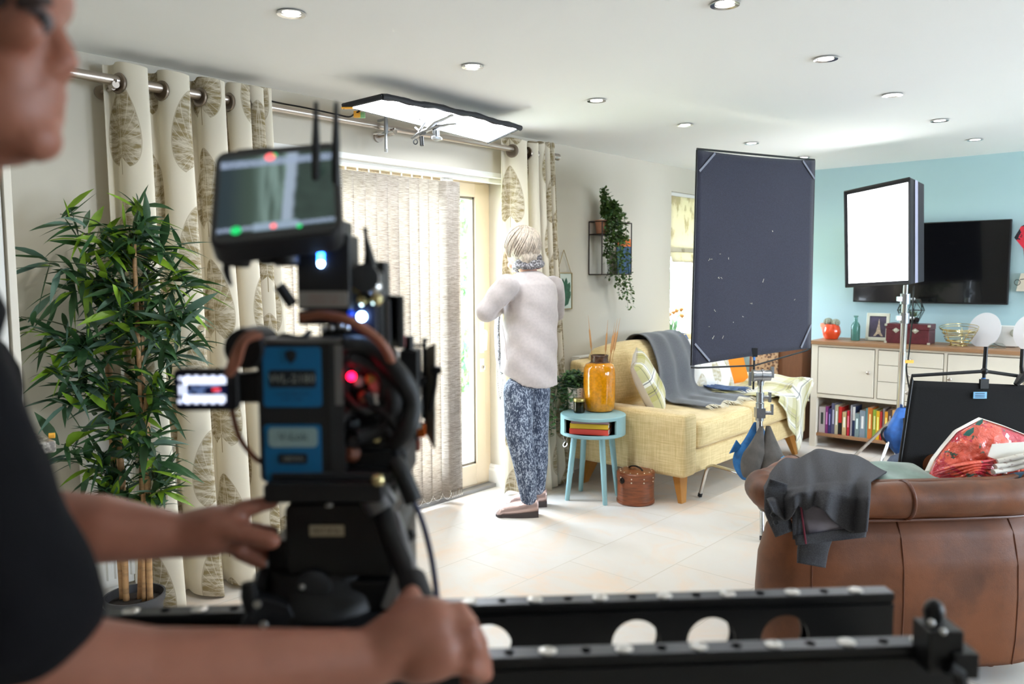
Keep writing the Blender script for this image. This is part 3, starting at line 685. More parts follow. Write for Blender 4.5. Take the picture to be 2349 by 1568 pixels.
def cloth(name, label, cat, fn, nu, nv, m_, th=.006, uv=None, fringe=None):
    t = thing(name, label, cat, fn(.5, .5)); MB().grid(fn, nu, nv, 0, uv=uv).build('cloth', m_, t, smooth=True, auto=False, solid=th)
    if fringe:
        mb = MB(); rnd = random.Random(3)
        for k in range(fringe[0]):
            u = (k+.5)/fringe[0]; p = V(fn(u, fringe[1])); q = V(fn(u, fringe[1]+(-.02 if fringe[1] > .5 else .02))); d = (p-q).normalized(); d += V((rnd.uniform(-.5, .5), rnd.uniform(-.5, .5), -.25)); d.normalize()
            mb.tube([p, p+d*.025+V((0, 0, .002)), p+d*.05+V((rnd.uniform(-.008, .008), rnd.uniform(-.008, .008), -.002))], [.003, .0028, .0018], 5)
        mb.build('fringe', fringe[2], t)
    return t
def path3(P, u):
    k = u*(len(P)-1); i = min(int(k), len(P)-2); s = k-i
    g = lambda q: V(P[min(max(q, 0), len(P)-1)])
    a, b, c, d = g(i-1), g(i), g(i+1), g(i+2); return .5*((2*b)+(c-a)*s+(2*a-5*b+4*c-d)*s*s+(3*b-a-3*c+d)*s**3)
GT = [(-3.225, 0, .64), (-3.2, 0, .82), (-3.12, 0, .935), (-2.98, 0, .925), (-2.88, 0, .76), (-2.83, 0, .58), (-2.74, 0, .512), (-2.6, 0, .512), (-2.44, 0, .505)]
def gthrow(u, v):
    p = path3(GT, v); y0, y1 = 4.78-.12*v, 5.24+.06*v; n = max(0, v-.3)
    return V((p.x+.012*sin(u*17+v*4), y0+(y1-y0)*u+.06*sin(v*5+.5)*n, p.z+.008*(1+sin(u*19+v*6))*(.3+n)+.004))
cloth('grey_throw', 'grey wool throw hanging over the sofa back onto the seat', 'throw', gthrow, 40, 50, GTHROW, fringe=(46, 1., FRINGE))
def bthrow(u, v):
    p = path3([(-2.99, 0, .90), (-2.93, 0, .74), (-2.84, 0, .56), (-2.72, 0, .53), (-2.56, 0, .53)], v); return V((p.x+.015, 5.19+.12*u+.02*sin(v*6)+.1*v, p.z+.012+.014*sin(u*9+v*3)**2))
cloth('blue_throw', 'narrow slate blue woollen throw beside the grey throw on the sofa', 'throw', bthrow, 14, 30, BLUET, fringe=(16, 1., BLUET))
def pthrow(u, v):    # lies on the seat, climbs the far armrest, falls over its front
    P = [(0, 5.25, .507), (0, 5.5, .507), (0, 5.72, .515), (0, 5.775, .55), (0, 5.85, .575), (0, 5.95, .572), (0, 6.0, .5), (0, 6.02, .38)]
    p = path3(P, u); xx = -3.0+.68*v+.0*u
    zz = p.z+.01+.008*sin(v*16+u*5)
    return V((xx+.015*sin(u*14), p.y, zz))
cloth('plaid_blanket', 'pale green plaid blanket spread over the far arm of the sofa', 'blanket', pthrow, 50, 24, PLAIDT, uv=lambda u, v: (u*1.1, v*.7), fringe=(30, 0., FRINGE) and None)
def pdrop(u, v):
    y = 5.36+.6*u; top = .515 if u < .6 else .515+.06*min(1, (u-.6)/.08); L = (.06+.42*u*1.35 if u < .52 else .44*(1-(u-.52)/.48)**.8+.03)
    return V((-2.325+.05*min(1, v*6)+.018*sin(u*13)*v+.02*v, y+.02*sin(v*6), top+.012-L*v))
bl = bpy.data.objects['plaid_blanket']; MB().grid(pdrop, 36, 20, 0, uv=lambda u, v: (u*.75, .7+v*.45)).build('hanging_corner', PLAIDT, bl, smooth=True, auto=False, solid=.005)
rl = MB(); rl.tube([(-3.13, 5.36, .885), (-3.12, 5.44, .89), (-3.1, 5.54, .885)], [.03, .038, .03], 16, smooth=4); tag(rl.build('rolled_blanket', BLUET, None, smooth=True), 'rolled dark blue blanket lying along the top of the sofa back', 'blanket')
# chest between sofa and sideboard
c = thing('storage_chest', 'reddish wood chest with spotted side panel between sofa and sideboard', 'chest', (-2.7, 6.5, 0))
MB().bx(-2.96, -2.5, 6.36, 6.70, .0, .78).build('body', WALN, c, bev=.006); MB().bx(-2.93, -2.70, 6.345, 6.362, .05, .74).build('front_panel', SPOT, c)
MB().bx(-2.98, -2.48, 6.335, 6.72, .78, .81).build('lid', WALN, c, bev=.006)
# radiators
RADM = mk('radiator_enamel', (226, 224, 218), .4)
def radiator(label, y0, y1, z0, z1, flutes=True):
    t = thing('radiator', label, 'radiator', (WX+.05, (y0+y1)/2, z0))
    mb = MB(); x0, x1 = WX+.03, WX+.09; n = int((y1-y0)/.035)
    mb.bx(x0, x1-.008, y0, y1, z0, z1)
    for i in range(n): yy = y0+.02+(y1-y0-.04)*(i+.5)/n; mb.prism([(-.012, 0), (-.006, .009), (.006, .009), (.012, 0)], (x1-.009, yy, z0+.03), (0, 1, 0), (1, 0, 0), (0, 0, z1-z0-.06))
    mb.build('panel', RADM, t); MB().bx(x0-.005, x1+.003, y0-.004, y1+.004, z1, z1+.012).bx(x0-.005, x1+.003, y0-.004, y0, z0, z1).bx(x0-.005, x1+.003, y1, y1+.004, z0, z1).build('grille', RADM, t, bev=.002)
    MB().cyl((x1-.005, y0+.05, z1-.05), (x1+.022, y0+.05, z1-.05), .013).build('valve_knob', STEEL, t, smooth=True)
    MB().cyl((x0+.03, y0-.03, 0), (x0+.03, y0-.03, z0+.06), .009).cyl((x0+.03, y0-.03, z0+.06), (x0+.03, y0+.01, z0+.06), .011).build('pipe', RADM, t)
radiator('white panel radiator on the wall behind the sofa', 4.345, 5.66, .18, .80)
radiator('white radiator with ribbed panel behind the potted bamboo', 1.15, 1.5, .13, .66)
sk = MB().box((WX+.02, 1.60, .24), (.012, .086, .086), None); tag(sk.build('power_socket', WHITE, None, bev=.003), 'white wall socket low behind the bamboo stems', 'socket')
# ================================================================ side table with its things
TX, TYY, TZ, TR = -2.82, 3.9, .53, .2
st = thing('side_table', 'round powder blue side table with open shelf, beside the sofa', 'side table', (TX, TYY, 0))
dm = MB(); n = 64; TB = TZ-.125
fa = atan2(-TYY+.0, -TX-.0)                    # towards the camera
fa = atan2(-3.9, 2.82)+radians(-8)
dm.lathe([(TR-.004, TZ-.022), (TR, TZ-.018), (TR, TZ-.004), (TR-.004, TZ), (0, TZ)], (TX, TYY, 0), n); dm.lathe([(0, TZ-.022), (TR-.004, TZ-.022)], (TX, TYY, 0), n)
dm.lathe([(0, TB), (TR-.004, TB), (TR, TB+.004), (TR, TB+.018), (TR-.004, TB+.02), (0, TB+.02)], (TX, TYY, 0), n)
hw = radians(52)
def wall_(u, v, r): a = fa+hw+(2*pi-2*hw)*u; return V((TX+r*cos(a), TYY+r*sin(a), TB+.01+(TZ-.02-TB)*v))
dm.grid(lambda u, v: wall_(u, v, TR-.0005), 50, 1, .012)
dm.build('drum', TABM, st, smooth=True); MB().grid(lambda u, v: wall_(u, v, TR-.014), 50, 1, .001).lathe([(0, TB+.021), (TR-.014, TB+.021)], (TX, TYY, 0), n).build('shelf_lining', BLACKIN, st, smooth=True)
for (lx, ly) in ((-2.907, 3.755), (-2.672, 3.823), (-2.968, 3.975), (-2.733, 4.045)):
    d = V((lx-TX, ly-TYY, 0)); p1 = V((TX, TYY, TB))+d*.72; p1.z = TB
    MB().tube([p1, p1*.5+V((lx, ly, 0))*.5, V((lx, ly, .004)), (lx, ly, 0)], [.019, .0175, .0145, .012], 16).build('leg', TABM, st, smooth=True)
vx, vy = -2.845, 4.0
va = thing('vase', 'tall glossy amber vase with dark brown neck on the blue table', 'vase', (vx, vy, TZ))
pr = [(.05, 0), (.085, .006), (.094, .02), (.099, .06), (.1, .15), (.1, .22), (.097, .27), (.086, .293), (.064, .303)]
MB().lathe(pr, (vx, vy, TZ), 48).build('body', VASEM, va, smooth=True)
MB().lathe([(.064, .303), (.055, .31), (.054, .33), (.055, .342), (.057, .347), (.055, .35), (.049, .35), (.047, .32), (.045, .3)], (vx, vy, TZ), 40).build('neck', VRIM, va, smooth=True)
REED = mk('dry_reed', (206, 156, 104), .8); 
for k, (a, b, h) in enumerate(((-.042, .01, .245), (-.002, .03, .215), (.022, -.005, .225), (.035, -.01, .23), (.03, .02, .2))):
    p0 = V((vx+a*.3, vy+b*.3, TZ+.06)); p1 = p0+LR@V(((-.062, .05, .105, .118, .085)[k], b, .29+h)); p0 = p0+LR@V(((-.01, .01, .02, .025, .02)[k], 0, 0)); q = p0.lerp(p1, .60)
    t = MB().tube([p0, q, q.lerp(p1, .1), q.lerp(p1, .55), q.lerp(p1, .62), p1], [.0015, .0018, .006, .0055, .0018, .0006], 7)
    tag(t.build('dried_reed', REED, None, smooth=True, origin=p0), ['dried bulrush stem in the amber vase, leaning furthest towards the woman', 'upright dried stem in the middle of the amber vase', 'dried stem in the amber vase, one of the pair leaning to the sofa', 'tallest dried stem of the pair leaning to the sofa in the amber vase', 'dried stem behind the leaning pair in the amber vase'][k], 'dried stem', 'dried stems in the amber vase')
cj = thing('candle_jar', 'small olive glass candle jar with gold lid on the table edge', 'candle jar', (-2.9, 3.865, TZ))
MB().lathe([(.03, 0), (.034, .004), (.035, .055), (.035, .075), (.032, .075), (.032, .008), (0, .008)], (-2.9, 3.865, TZ), 32).build('jar', OLIVEG, cj, smooth=True)
MB().lathe([(0, .009), (.031, .009), (.031, .05), (0, .05)], (-2.9, 3.865, TZ), 28).build('wax', mk('olive_wax', (138, 140, 60), .5), cj, smooth=True)
MB().lathe([(0, .07), (.0355, .07), (.0365, .074), (.0365, .086), (.0345, .089), (0, .089)], (-2.9, 3.865, TZ), 32).build('lid', mk('brushed_gold', (176, 160, 96), .35, .8), cj, smooth=True)
# ivy
ix, iy = -2.985, 3.955
iv = thing('potted_ivy', 'trailing variegated ivy in a pierced white pot on the blue table', 'plant', (ix, iy, TZ))
def potf(t, b, c):
    d = vor(t, coord(t), 62, rnd=.1); return mix(t, step(d, .2, .28), lin((70, 64, 58)), c)
MB().lathe([(.045, 0), (.05, .004), (.062, .13), (.064, .14), (.06, .142), (.055, .13), (0, .12)], (ix, iy, TZ), 36).build('pot', mk('pierced_white_ceramic', (224, 214, 204), .4, fn=potf), iv, smooth=True)
def leafquad(mb, p, d, s, mi, rnd, lobes=True, wd=.45):
    d = V(d).normalized(); sd = d.cross(V((rnd.uniform(-.5, .5), rnd.uniform(-.5, .5), 1))).normalized(); nn = d.cross(sd)
    pts = ((0, 0), (.12, wd*.9), (.4, wd*1.1), (.55, wd*.6), (1, 0), (.55, -wd*.6), (.4, -wd*1.1), (.12, -wd*.9)) if lobes else ((0, 0), (.25, wd*.8), (.55, wd*.8), (1, 0), (.55, -wd*.8), (.25, -wd*.8))
    P = [p+d*s*a+sd*s*b*.8+nn*s*(-.12*a*a+.1*abs(b)) for a, b in pts]; k = len(P); mid = p+d*s*.5-nn*s*.06
    mb.add(P+[mid], [(i, (i+1) % k, k) for i in range(k)], mi)
rnd = random.Random(5); fo = MB(); stm = MB()
for k in range(30):
    a = rnd.uniform(0, 2*pi); out = rnd.uniform(.05, .15); dr = rnd.uniform(-.02, .26)
    if cos(a-atan2(-.3, -1)) < -.1: dr *= .2; out *= .6
    else: out *= .95
    top = rnd.uniform(.03, .09); P = [V((ix, iy, TZ+.12)), V((ix+cos(a)*out*.5, iy+sin(a)*out*.5, TZ+.14+top)), V((ix+cos(a)*out, iy+sin(a)*out, TZ+.13+top*.3)), V((ix+cos(a)*out*1.25, iy+sin(a)*out*1.2, TZ+.1-dr))]
    pts, _ = spline(P, .002, 6); stm.tube(pts, .0013, 5)
    for p in pts[3:]:
        for _ in range(3):
            if (p-V((vx, vy, p.z))).length < .125 or (p-V((-2.9, 3.865, p.z))).length < .055: continue
            leafquad(fo, p+V([rnd.uniform(-.018, .018) for _ in range(3)]), (rnd.uniform(-1, .6), rnd.uniform(-1, .6), rnd.uniform(-.6, .3)), rnd.uniform(.022, .04), 0 if rnd.random() < .7 else 1, rnd)
fo.build('foliage', [IVY, GREEN3], iv)['kind'] = 'stuff'; stm.build('stems', GREEN1, iv)
# books in the table
bks = [((172, 140, 150), .026, 'cream paged book with thin dusky cover, lying on top of the table shelf pile'), ((214, 178, 44), .030, 'middle book of the table shelf pile, yellow and green cover'), ((216, 74, 60), .034, 'thick red covered book at the bottom of the table shelf pile')]
PAGES = mk('book_pages', (236, 230, 218), .9, bmp=(.4, 300, (1, 1, 8)))
def book(label, R, c, w_, d_, h, col, cat='book', group=None, spine=None):
    """w_ along the spine, d_ deep, h thick; spine on local -x"""
    t = thing('book', label, cat, c, group); M3 = R; cm = mk('book_cover', col, .5)
    B = MB(); O = V(c)
    for z in (.0012, h-.0012): B.box(O+M3@V((0, 0, z)), (d_, w_, .0024), M3)
    B.box(O+M3@V((-d_/2+.0012, 0, h/2)), (.0024, w_, h), M3); B.build('cover', cm, t)
    MB().box(O+M3@V((.001, 0, h/2)), (d_-.007, w_-.006, h-.005), M3).build('pages', PAGES, t)
    return t
zz = TB+.0215; ang = fa-radians(90)
for col, h, lab in reversed(bks):
    R = Matrix.Rotation(fa+pi+radians(random.uniform(-3, 3)), 3, 'Z'); cc = V((TX+cos(fa)*.075, TYY+sin(fa)*.075, zz)); book(lab, R, cc, .235-.012*(.034-h)*100, .165, h, col, group='books piled in the blue side table'); zz += h+.0008
# charm hanging under the table
ky = MB(); kx = V((-2.975, 3.80, TB)); ky.tube([kx, kx+V((.004, 0, -.03)), kx+V((.01, .01, -.055)), kx+V((.02, .015, -.03)), kx+V((.024, .02, 0))], .0015, 6, smooth=4)
ky.tube([kx+V((.01, .01, -.055))+V((.014*cos(a*pi/6), .012*sin(a*pi/6)*.7, -.02+.014*sin(a*pi/6))) for a in range(12)], .002, 6, closed=True); ky.ell(kx+V((.01, .01, -.058)), .005, 8, 6)
tag(ky.build('hanging_keyring', CHROME, None, smooth=True), 'small metal ring on a cord dangling from the table shelf edge', 'keyring')
# hat box
hx, hy_, hr = -2.575, 4.005, .113
hb = thing('hat_box', 'round tan leather box with brass studs and strap handle on the floor', 'box', (hx, hy_, 0))
MB().lathe([(hr-.004, 0), (hr+.002, .004), (hr+.002, .018), (hr-.002, .02), (hr-.002, .155)], (hx, hy_, 0), 48).build('drum', TANL, hb, smooth=True)
MB().lathe([(hr, .145), (hr+.002, .148), (hr+.002, .188), (hr-.003, .193), (0, .2)], (hx, hy_, 0), 48).build('lid', TANL, hb, smooth=True)
sb_ = MB()
for i in range(14): a = 2*pi*i/14; sb_.ell((hx+(hr-.018)*cos(a), hy_+(hr-.018)*sin(a), .196), .0042, 8, 5)
for i in range(8):
    a = fa+radians(-45+i*45/1.2)
    for z in (.165, .143): sb_.ell((hx+(hr+.002)*cos(a), hy_+(hr+.002)*sin(a), z), .0045, 8, 5)
sb_.build('stud', STUD, hb, smooth=True)['kind'] = 'stuff'
hd = V((cos(fa+.9), sin(fa+.9), 0)); c0 = V((hx, hy_, .2)); MB().tube([c0-hd*.055, c0-hd*.04+V((0, 0, .012)), c0+V((0, 0, .02)), c0+hd*.04+V((0, 0, .012)), c0+hd*.055], [.006, .007, .008, .007, .006], 8, smooth=4, sq=.6).build('strap_handle', IRON, hb, smooth=True)
a = fa-radians(38); p = V((hx+(hr+.003)*cos(a), hy_+(hr+.003)*sin(a), .15)); MB().lathe([(0, .006), (.012, .005), (.018, 0)], p, 16, (cos(a), sin(a), 0)).tube([p+V((cos(a), sin(a), 0))*.006+V((-.014*sin(a)*cos(k*pi/6), .014*cos(a)*cos(k*pi/6), .014*sin(k*pi/6)-.004)) for k in range(12)], .002, 6, closed=True).build('ring_clasp', IRON, hb, smooth=True)
# ================================================================ on the wall
g = thing('leaf_picture', 'brass edged glass frame with green pressed leaf hanging on a string', 'picture frame', (WX+.012, 4.275, 1.14))
y0, y1, z0, z1 = 4.19, 4.36, 1.14, 1.392; BR = mk('aged_brass', (160, 138, 92), .35, .9)
f = MB(); xx = WX+.012
for a in ((y0, y0+.006, z0, z1), (y1-.006, y1, z0, z1), (y0, y1, z0, z0+.006), (y0, y1, z1-.006, z1)): f.bx(xx-.006, xx+.006, *a)
f.build('frame', BR, g, bev=.0015); MB().bx(xx-.003, xx+.0, y0+.006, y1-.006, z0+.006, z1-.006).build('backing_glass', mk('pale_green_glass', (206, 218, 208), .15), g)
MB().tube([(xx, y0+.005, z1), (xx+.003, 4.262, 1.54), (xx+.003, 4.266, 1.545), (xx+.003, 4.27, 1.54), (xx, y1-.01, z1)], .0022, 6).build('string', BR, g)
lf = MB(); LG = mk('pressed_leaf_green', (32, 86, 58), .6, var=(.3, 30)); cy, cz = 4.272, z0+.05
for k, (a, L, wd) in enumerate(((-34, .11, .02), (-20, .15, .02), (-6, .165, .024), (8, .17, .026), (24, .15, .03), (44, .10, .032))):
    a = radians(a); d = V((0, sin(a), cos(a))); s = V((0, cos(a), -sin(a))); o_ = V((xx+.0015+.0004*k, cy, cz))
    lf.add([o_]+[o_+d*L*q+s*wd*w_ for q, w_ in ((.3, .5), (.6, .9), (.85, .6), (1, 0), (.85, -.6), (.6, -.9), (.3, -.5))], [tuple(range(8))])
lf.add([V((xx+.004, cy+a*.052, cz+.012+b*.045)) for a, b in ((-1, -.2), (-.5, -.75), (.1, -.9), (.8, -.6), (1.1, .1), (.8, .8), (.1, 1), (-.6, .7))], [tuple(range(8))]); lf.build('leaf_print', LG, g)
# wire wall shelf
sh = thing('wire_wall_shelf', 'black wire box shelf on the wall holding a trailing plant', 'wall shelf', (WX+.09, 4.7, 1.378))
ya, yb, za, zb, zm = 4.567, 4.938, 1.378, 1.75, 1.66; xo, xi = WX+.118, WX+.006; WR = MB(); r = .0042
E_ = [((x, y, za), (x, y, zb)) for x in (xo, xi) for y in (ya, yb)]+[((x, ya, z), (x, yb, z)) for x in (xo, xi) for z in (za, zb)]+[((xo, y, z), (xi, y, z)) for y in (ya, yb) for z in (za, zb)]+[((xo, ya, zm), (xi, ya, zm)), ((xo, ya, zm), (xo, ya+.19, zm)), ((xi, ya, zm), (xi, ya+.19, zm)), ((xo, ya+.19, zm), (xi, ya+.19, zm)), ((xi, ya+.19, zm), (xi, ya+.19, zb))]
for p, q in E_: WR.cyl(p, q, r, n=8)
WR.build('wire_frame', IRON, sh); MB().bx(xi, xo, ya, ya+.19, zm-.003, zm+.003).build('shelf_plate', IRON, sh); MB().bx(xi, xo, ya, yb, za-.003, za+.003).build('shelf_plate', IRON, sh)
tp = thing('trailing_plant', 'green leafy vine spilling down from a terracotta pot on the wire shelf', 'plant', (WX+.062, 4.655, zm+.003))
px_, py_ = WX+.064, 4.65
MB().lathe([(.042, 0), (.045, .003), (.053, .08), (.056, .083), (.056, .098), (.05, .098), (.047, .086), (0, .084)], (px_, py_, zm+.004), 32).build('pot', mk('terracotta', (186, 132, 104), .8, var=(.15, 20)), tp, smooth=True)
rnd = random.Random(11); fo = MB(); stm = MB()
for k in range(34):
    drop = rnd.choice([0, 0, .1, .2, .28, .36, .42, .5]) if k < 30 else [.56, .6, .52, .46][k-30]
    dy = rnd.uniform(-.06, .09); bx_ = rnd.uniform(.03, .11)
    if k >= 30: dy = .14+rnd.uniform(-.02, .03)
    up_ = rnd.uniform(.03, .1); P = [V((px_, py_, zm+.11)), V((px_+bx_*.6, py_+dy*.5, zm+.13+up_)), V((px_+bx_, py_+dy*.9, zm+.1+up_*.3)), V((px_+bx_+.01, py_+dy+.05*drop, zm+.06-drop*.5)), V((px_+bx_+rnd.uniform(-.02, .02), py_+dy+.2*drop, zm+.06-drop))] if drop else [V((px_, py_, zm+.11)), V((px_+bx_*.3, py_+dy*.6, zm+.15+up_)), V((px_+bx_*.5, py_+dy*1.2, zm+.16+up_*1.6))]
    pts, _ = spline(P, .002, 7); stm.tube(pts, .001, 4)
    for p in pts[3:]:
        for _ in range(3 if drop < .45 else 2): leafquad(fo, p+V([rnd.uniform(-.014, .014) for _ in range(3)]), (rnd.uniform(-.3, 1), rnd.uniform(-1, 1), rnd.uniform(-1, .5)), rnd.uniform(.024, .036), 0 if rnd.random() < .8 else 1, rnd, False)
fo.build('foliage', [IVY2, IVY], tp)['kind'] = 'stuff'; stm.build('stems', GREEN1, tp)
for nm, lab, col, c, w_, h in (('orange_card', 'plain orange card standing behind the blue card on the wire shelf', (222, 108, 40), (WX+.035, 4.985, 1.383), .15, .26), ('blue_card', 'plain dark blue card leaning in the wire shelf', (52, 82, 116), (WX+.085, 4.90, 1.383), .14, .20)):
    R = Matrix.Rotation(radians(-14 if 'blue' in nm else -5), 3, 'Z') @ Matrix.Rotation(radians(-3), 3, 'Y'); mb = MB(); mb.box(V(c)+R@V((0, 0, h/2)), (.006, w_, h), R); tag(mb.build(nm, mk(nm, col, .7, bmp=(.1, 80)), None, bev=.001), lab, 'card')
# roman blind and the tulips in the window
RB = mk('sand_roman_blind_cloth', (230, 222, 198), .85, fn=lambda t, b, c: mix(t, step(noi(t, mapv(t, coord(t), (1, 1, .6)), 9, 5, .6), .52, .62), c, lin((196, 184, 150))), transl=.3)
rb = thing('roman_blind', 'half lowered sand coloured roman blind in the window above the sofa', 'blind', (WX-.03, 6.08, 1.48))
RBP = [(.0, 2.04), (.0, 1.8), (.004, 1.62), (.022, 1.585), (.03, 1.56), (.012, 1.6), (.008, 1.585), (.03, 1.52), (.042, 1.49), (.05, 1.475), (.03, 1.49)]
def rbf(u, v):
    k = v*(len(RBP)-1); i = min(int(k), len(RBP)-2); s = k-i; a, b = RBP[i], RBP[i+1]; return (WX-.035+a[0]*(1-s)+b[0]*s, WY0+.012+(WY1-WY0-.024)*u, a[1]*(1-s)+b[1]*s)
MB().grid(rbf, 8, 40, 0).build('cloth', RB, rb, smooth=True, auto=False, solid=.003); MB().bx(WX-.06, WX-.025, WY0+.01, WY1-.01, 2.02, 2.048).build('headrail', WHITE, rb)
tv = thing('flower_vase', 'glass vase of pale orange tulips on the window sill behind the sofa', 'vase', (WX-.07, 5.83, WZ0+.002))
MB().lathe([(.035, 0), (.04, .004), (.03, .08), (.036, .13), (.034, .13), (.028, .08), (.036, .008), (0, .008)], (WX-.07, 5.83, WZ0+.002), 24).build('glass', TERRG, tv, smooth=True)
TUL = mk('peach_petal', (232, 178, 112), .6, transl=.3); rnd = random.Random(2)
for k in range(6):
    a, b = rnd.uniform(-.05, .05), rnd.uniform(-.1, .12); h = rnd.uniform(.1, .16); p0 = V((WX-.07, 5.83, WZ0+.03)); p1 = p0+V((a*.6+.02, b, .08+h))
    s = MB().tube([p0, p0.lerp(p1, .5)+V((0, b*-.2, .02)), p1], .0028, 6, smooth=4).build('stem', IVY, tv, smooth=True)
    q = MB()
    for j in range(6):
        an = j*pi/3; d = V((cos(an), sin(an), 0)); q.add([p1, p1+d*.016+V((-d.y, d.x, 0))*.011+V((0, 0, .018)), p1+d*.012+V((0, 0, .045)), p1+d*.016-V((-d.y, d.x, 0))*.011+V((0, 0, .018))], [(0, 1, 2, 3)])
    q.build('flower', TUL, tv, solid=.002, smooth=True)
    l = MB(); leafquad(l, p0.lerp(p1, .4), (rnd.uniform(-.3, .3), rnd.uniform(-1, 1), 1), .1, 0, rnd, False, .18); l.build('leaf', IVY, tv)
# ================================================================ television, sideboard and what stands on it
tvp = thing('television', 'wide black flat television on the duck egg wall', 'television', (-1.68, TY-.06, 1.146))
MB().bx(-2.227, -1.135, TY-.06, TY-.025, 1.146, 1.766).build('casing', BLKP, tvp, bev=.004)
MB().bx(-2.217, -1.145, TY-.0625, TY-.058, 1.158, 1.758).build('screen', mk('glossy_black_screen', (10, 10, 13), .12, coat=.5), tvp)
MB().bx(-1.85, -1.5, TY-.03, TY-.002, 1.3, 1.6).build('wall_bracket', BLK, tvp)
bx0, bx1, by0, by1 = -2.385, -.55, 6.25, 6.70
sd = thing('sideboard', 'cream painted sideboard with oak top, three drawers and open book shelf', 'sideboard', (-1.47, 6.45, 0))
MB().bx(bx0-.02, bx1+.02, by0-.02, by1, .822, .85).build('top', OAK, sd, bev=.004)
c = MB()
for x in (bx0, bx1-.05): c.bx(x, x+.05, by0, by0+.05, 0, .822).bx(x, x+.05, by1-.05, by1, 0, .822)
for x in (bx0+.01, bx1-.03): c.bx(x, x+.02, by0+.04, by1-.04, .1, .822)
c.bx(bx0+.02, bx1-.02, by1-.03, by1-.015, .1, .82).bx(bx0+.05, bx1-.05, by0+.005, by1-.03, .40, .43).bx(bx0+.05, bx1-.05, by0+.005, by0+.03, .805, .822)
for x in (-1.905, -1.435, -.97): c.bx(x, x+.02, by0+.004, by1-.04, .42, .815)
c.build('carcass', CREAM, sd, bev=.002); MB().bx(bx0+.03, bx1-.03, by0+.01, by1-.03, .09, .112).build('lower_shelf', OAK, sd, bev=.002)
def knob(par, x, z): MB().lathe([(.006, 0), (.005, .008), (.013, .014), (.014, .019), (.009, .024), (0, .025)], (x, by0, z), 20, (0, -1, 0)).build('knob', STEEL, par, smooth=True)
def panel(nm, x0, x1, z0, z1, kx, kz):
    mb = MB().bx(x0, x1, by0+.0, by0+.018, z0, z1); p = mb.build(nm, CREAM, sd, bev=.002); knob(p, kx, kz)
panel('door', -2.33, -1.91, .435, .80, -1.945, .625); panel('door', -1.41, -.975, .435, .80, -1.39, .625); panel('door', -.945, -.605, .435, .80, -.64, .625)
for z0, z1 in ((.692, .80), (.567, .688), (.435, .563)): panel('drawer', -1.88, -1.44, z0, z1, -1.665, (z0+z1)/2)
# books
BC = [((196, 186, 190), .05), ((140, 60, 130), .022), ((66, 60, 120), .022), ((110, 112, 150), .03), ((196, 190, 160), .026), ((206, 44, 40), .03), ((206, 176, 128), .036), ((196, 36, 56), .022), ((184, 186, 196), .018), ((40, 56, 100), .022), ((126, 146, 150), .032), ((140, 156, 170), .044), ((120, 180, 190), .018), ((206, 116, 40), .034), ((150, 186, 70), .028), ((232, 184, 30), .026), ((196, 50, 50), .016), ((150, 146, 150), .018), ((232, 160, 40), .022), ((84, 64, 58), .028), ((226, 176, 110), .03), ((192, 60, 50), .018), ((216, 208, 200), .03), ((70, 110, 150), .026), ((180, 60, 44), .03), ((222, 200, 90), .024)]
NM = ['pale mauve', 'purple', 'indigo', 'slate blue', 'cream', 'red and black', 'short sand coloured', 'crimson', 'light grey', 'white and navy', 'grey green', 'wide grey blue', 'pale turquoise', 'burnt orange', 'lime green', 'bright yellow', 'thin red', 'thin grey', 'amber', 'dark brown', 'peach', 'brick red', 'off white', 'mid blue', 'rust red', 'straw yellow']
x = bx0+.06; rnd = random.Random(4)
for i, (col, th) in enumerate(BC):
    if x > -1.36: break
    h = .215+rnd.uniform(-.02, .03) if i not in (6, 10) else .185
    t = thing('book', NM[i]+' book on the sideboard shelf' + (', beside the %s one' % NM[i-1] if i else ', first at the end'), 'book', (x+th/2, by0+.1, .1125), 'books on the sideboard shelf')
    cm = mk('spine_'+str(i), col, .5); k = MB(); w_ = th-.0012; y0 = by0+.035+rnd.uniform(0, .015)
    k.bx(x, x+w_, y0, y0+.003, .1125, .1125+h).bx(x, x+.0022, y0, y0+.15, .1125, .1125+h).bx(x+w_-.0022, x+w_, y0, y0+.15, .1125, .1125+h)
    k.build('cover', cm, t); MB().bx(x+.0022, x+w_-.0022, y0+.003, y0+.145, .1155, .1095+h).build('pages', PAGES, t)
    if th > .02:
        lc = tuple(255-c_ if sum(col) > 560 else min(255, c_+110) for c_ in col); b2 = MB()
        if i == 5: b2.bx(x+.001, x+w_-.001, y0-.0006, y0, .115, .115+h*.42); lc = (24, 22, 24)
        elif i == 9: b2.bx(x+.001, x+w_-.001, y0-.0006, y0, .12+h*.5, .11+h); lc = (236, 236, 236)
        else: b2.bx(x+w_*.3, x+w_*.7, y0-.0006, y0, .13+h*.25, .1+h*.85)
        b2.build('spine_title_block', mk('spine_mark_'+str(i), lc, .5), t)
    x += th
SZ = .8505
p = thing('cactus_pot', 'round glossy red orange pot with two small grey cacti on the sideboard', 'plant pot', (-2.3, 6.44, SZ))
MB().lathe([(.03, 0), (.045, .004), (.066, .04), (.07, .065), (.062, .1), (.048, .118), (.05, .124), (.044, .122), (.04, .11), (0, .108)], (-2.3, 6.44, SZ), 40).build('pot', mk('red_orange_glaze', (222, 74, 34), .1, coat=.6), p, smooth=True)
def cactus(x, y, z, r):
    mb = MB(); n = 48
    vs = [(r*(1+.1*cos(12*2*pi*i/n))*sin(pi*j/14)*cos(2*pi*i/n)+x, r*(1+.1*cos(12*2*pi*i/n))*sin(pi*j/14)*sin(2*pi*i/n)+y, z-r*.95*cos(pi*j/14)) for j in range(15) for i in range(n)]
    mb.add(vs, [(j*n+i, j*n+(i+1) % n, (j+1)*n+(i+1) % n, (j+1)*n+i) for j in range(14) for i in range(n)]); return mb
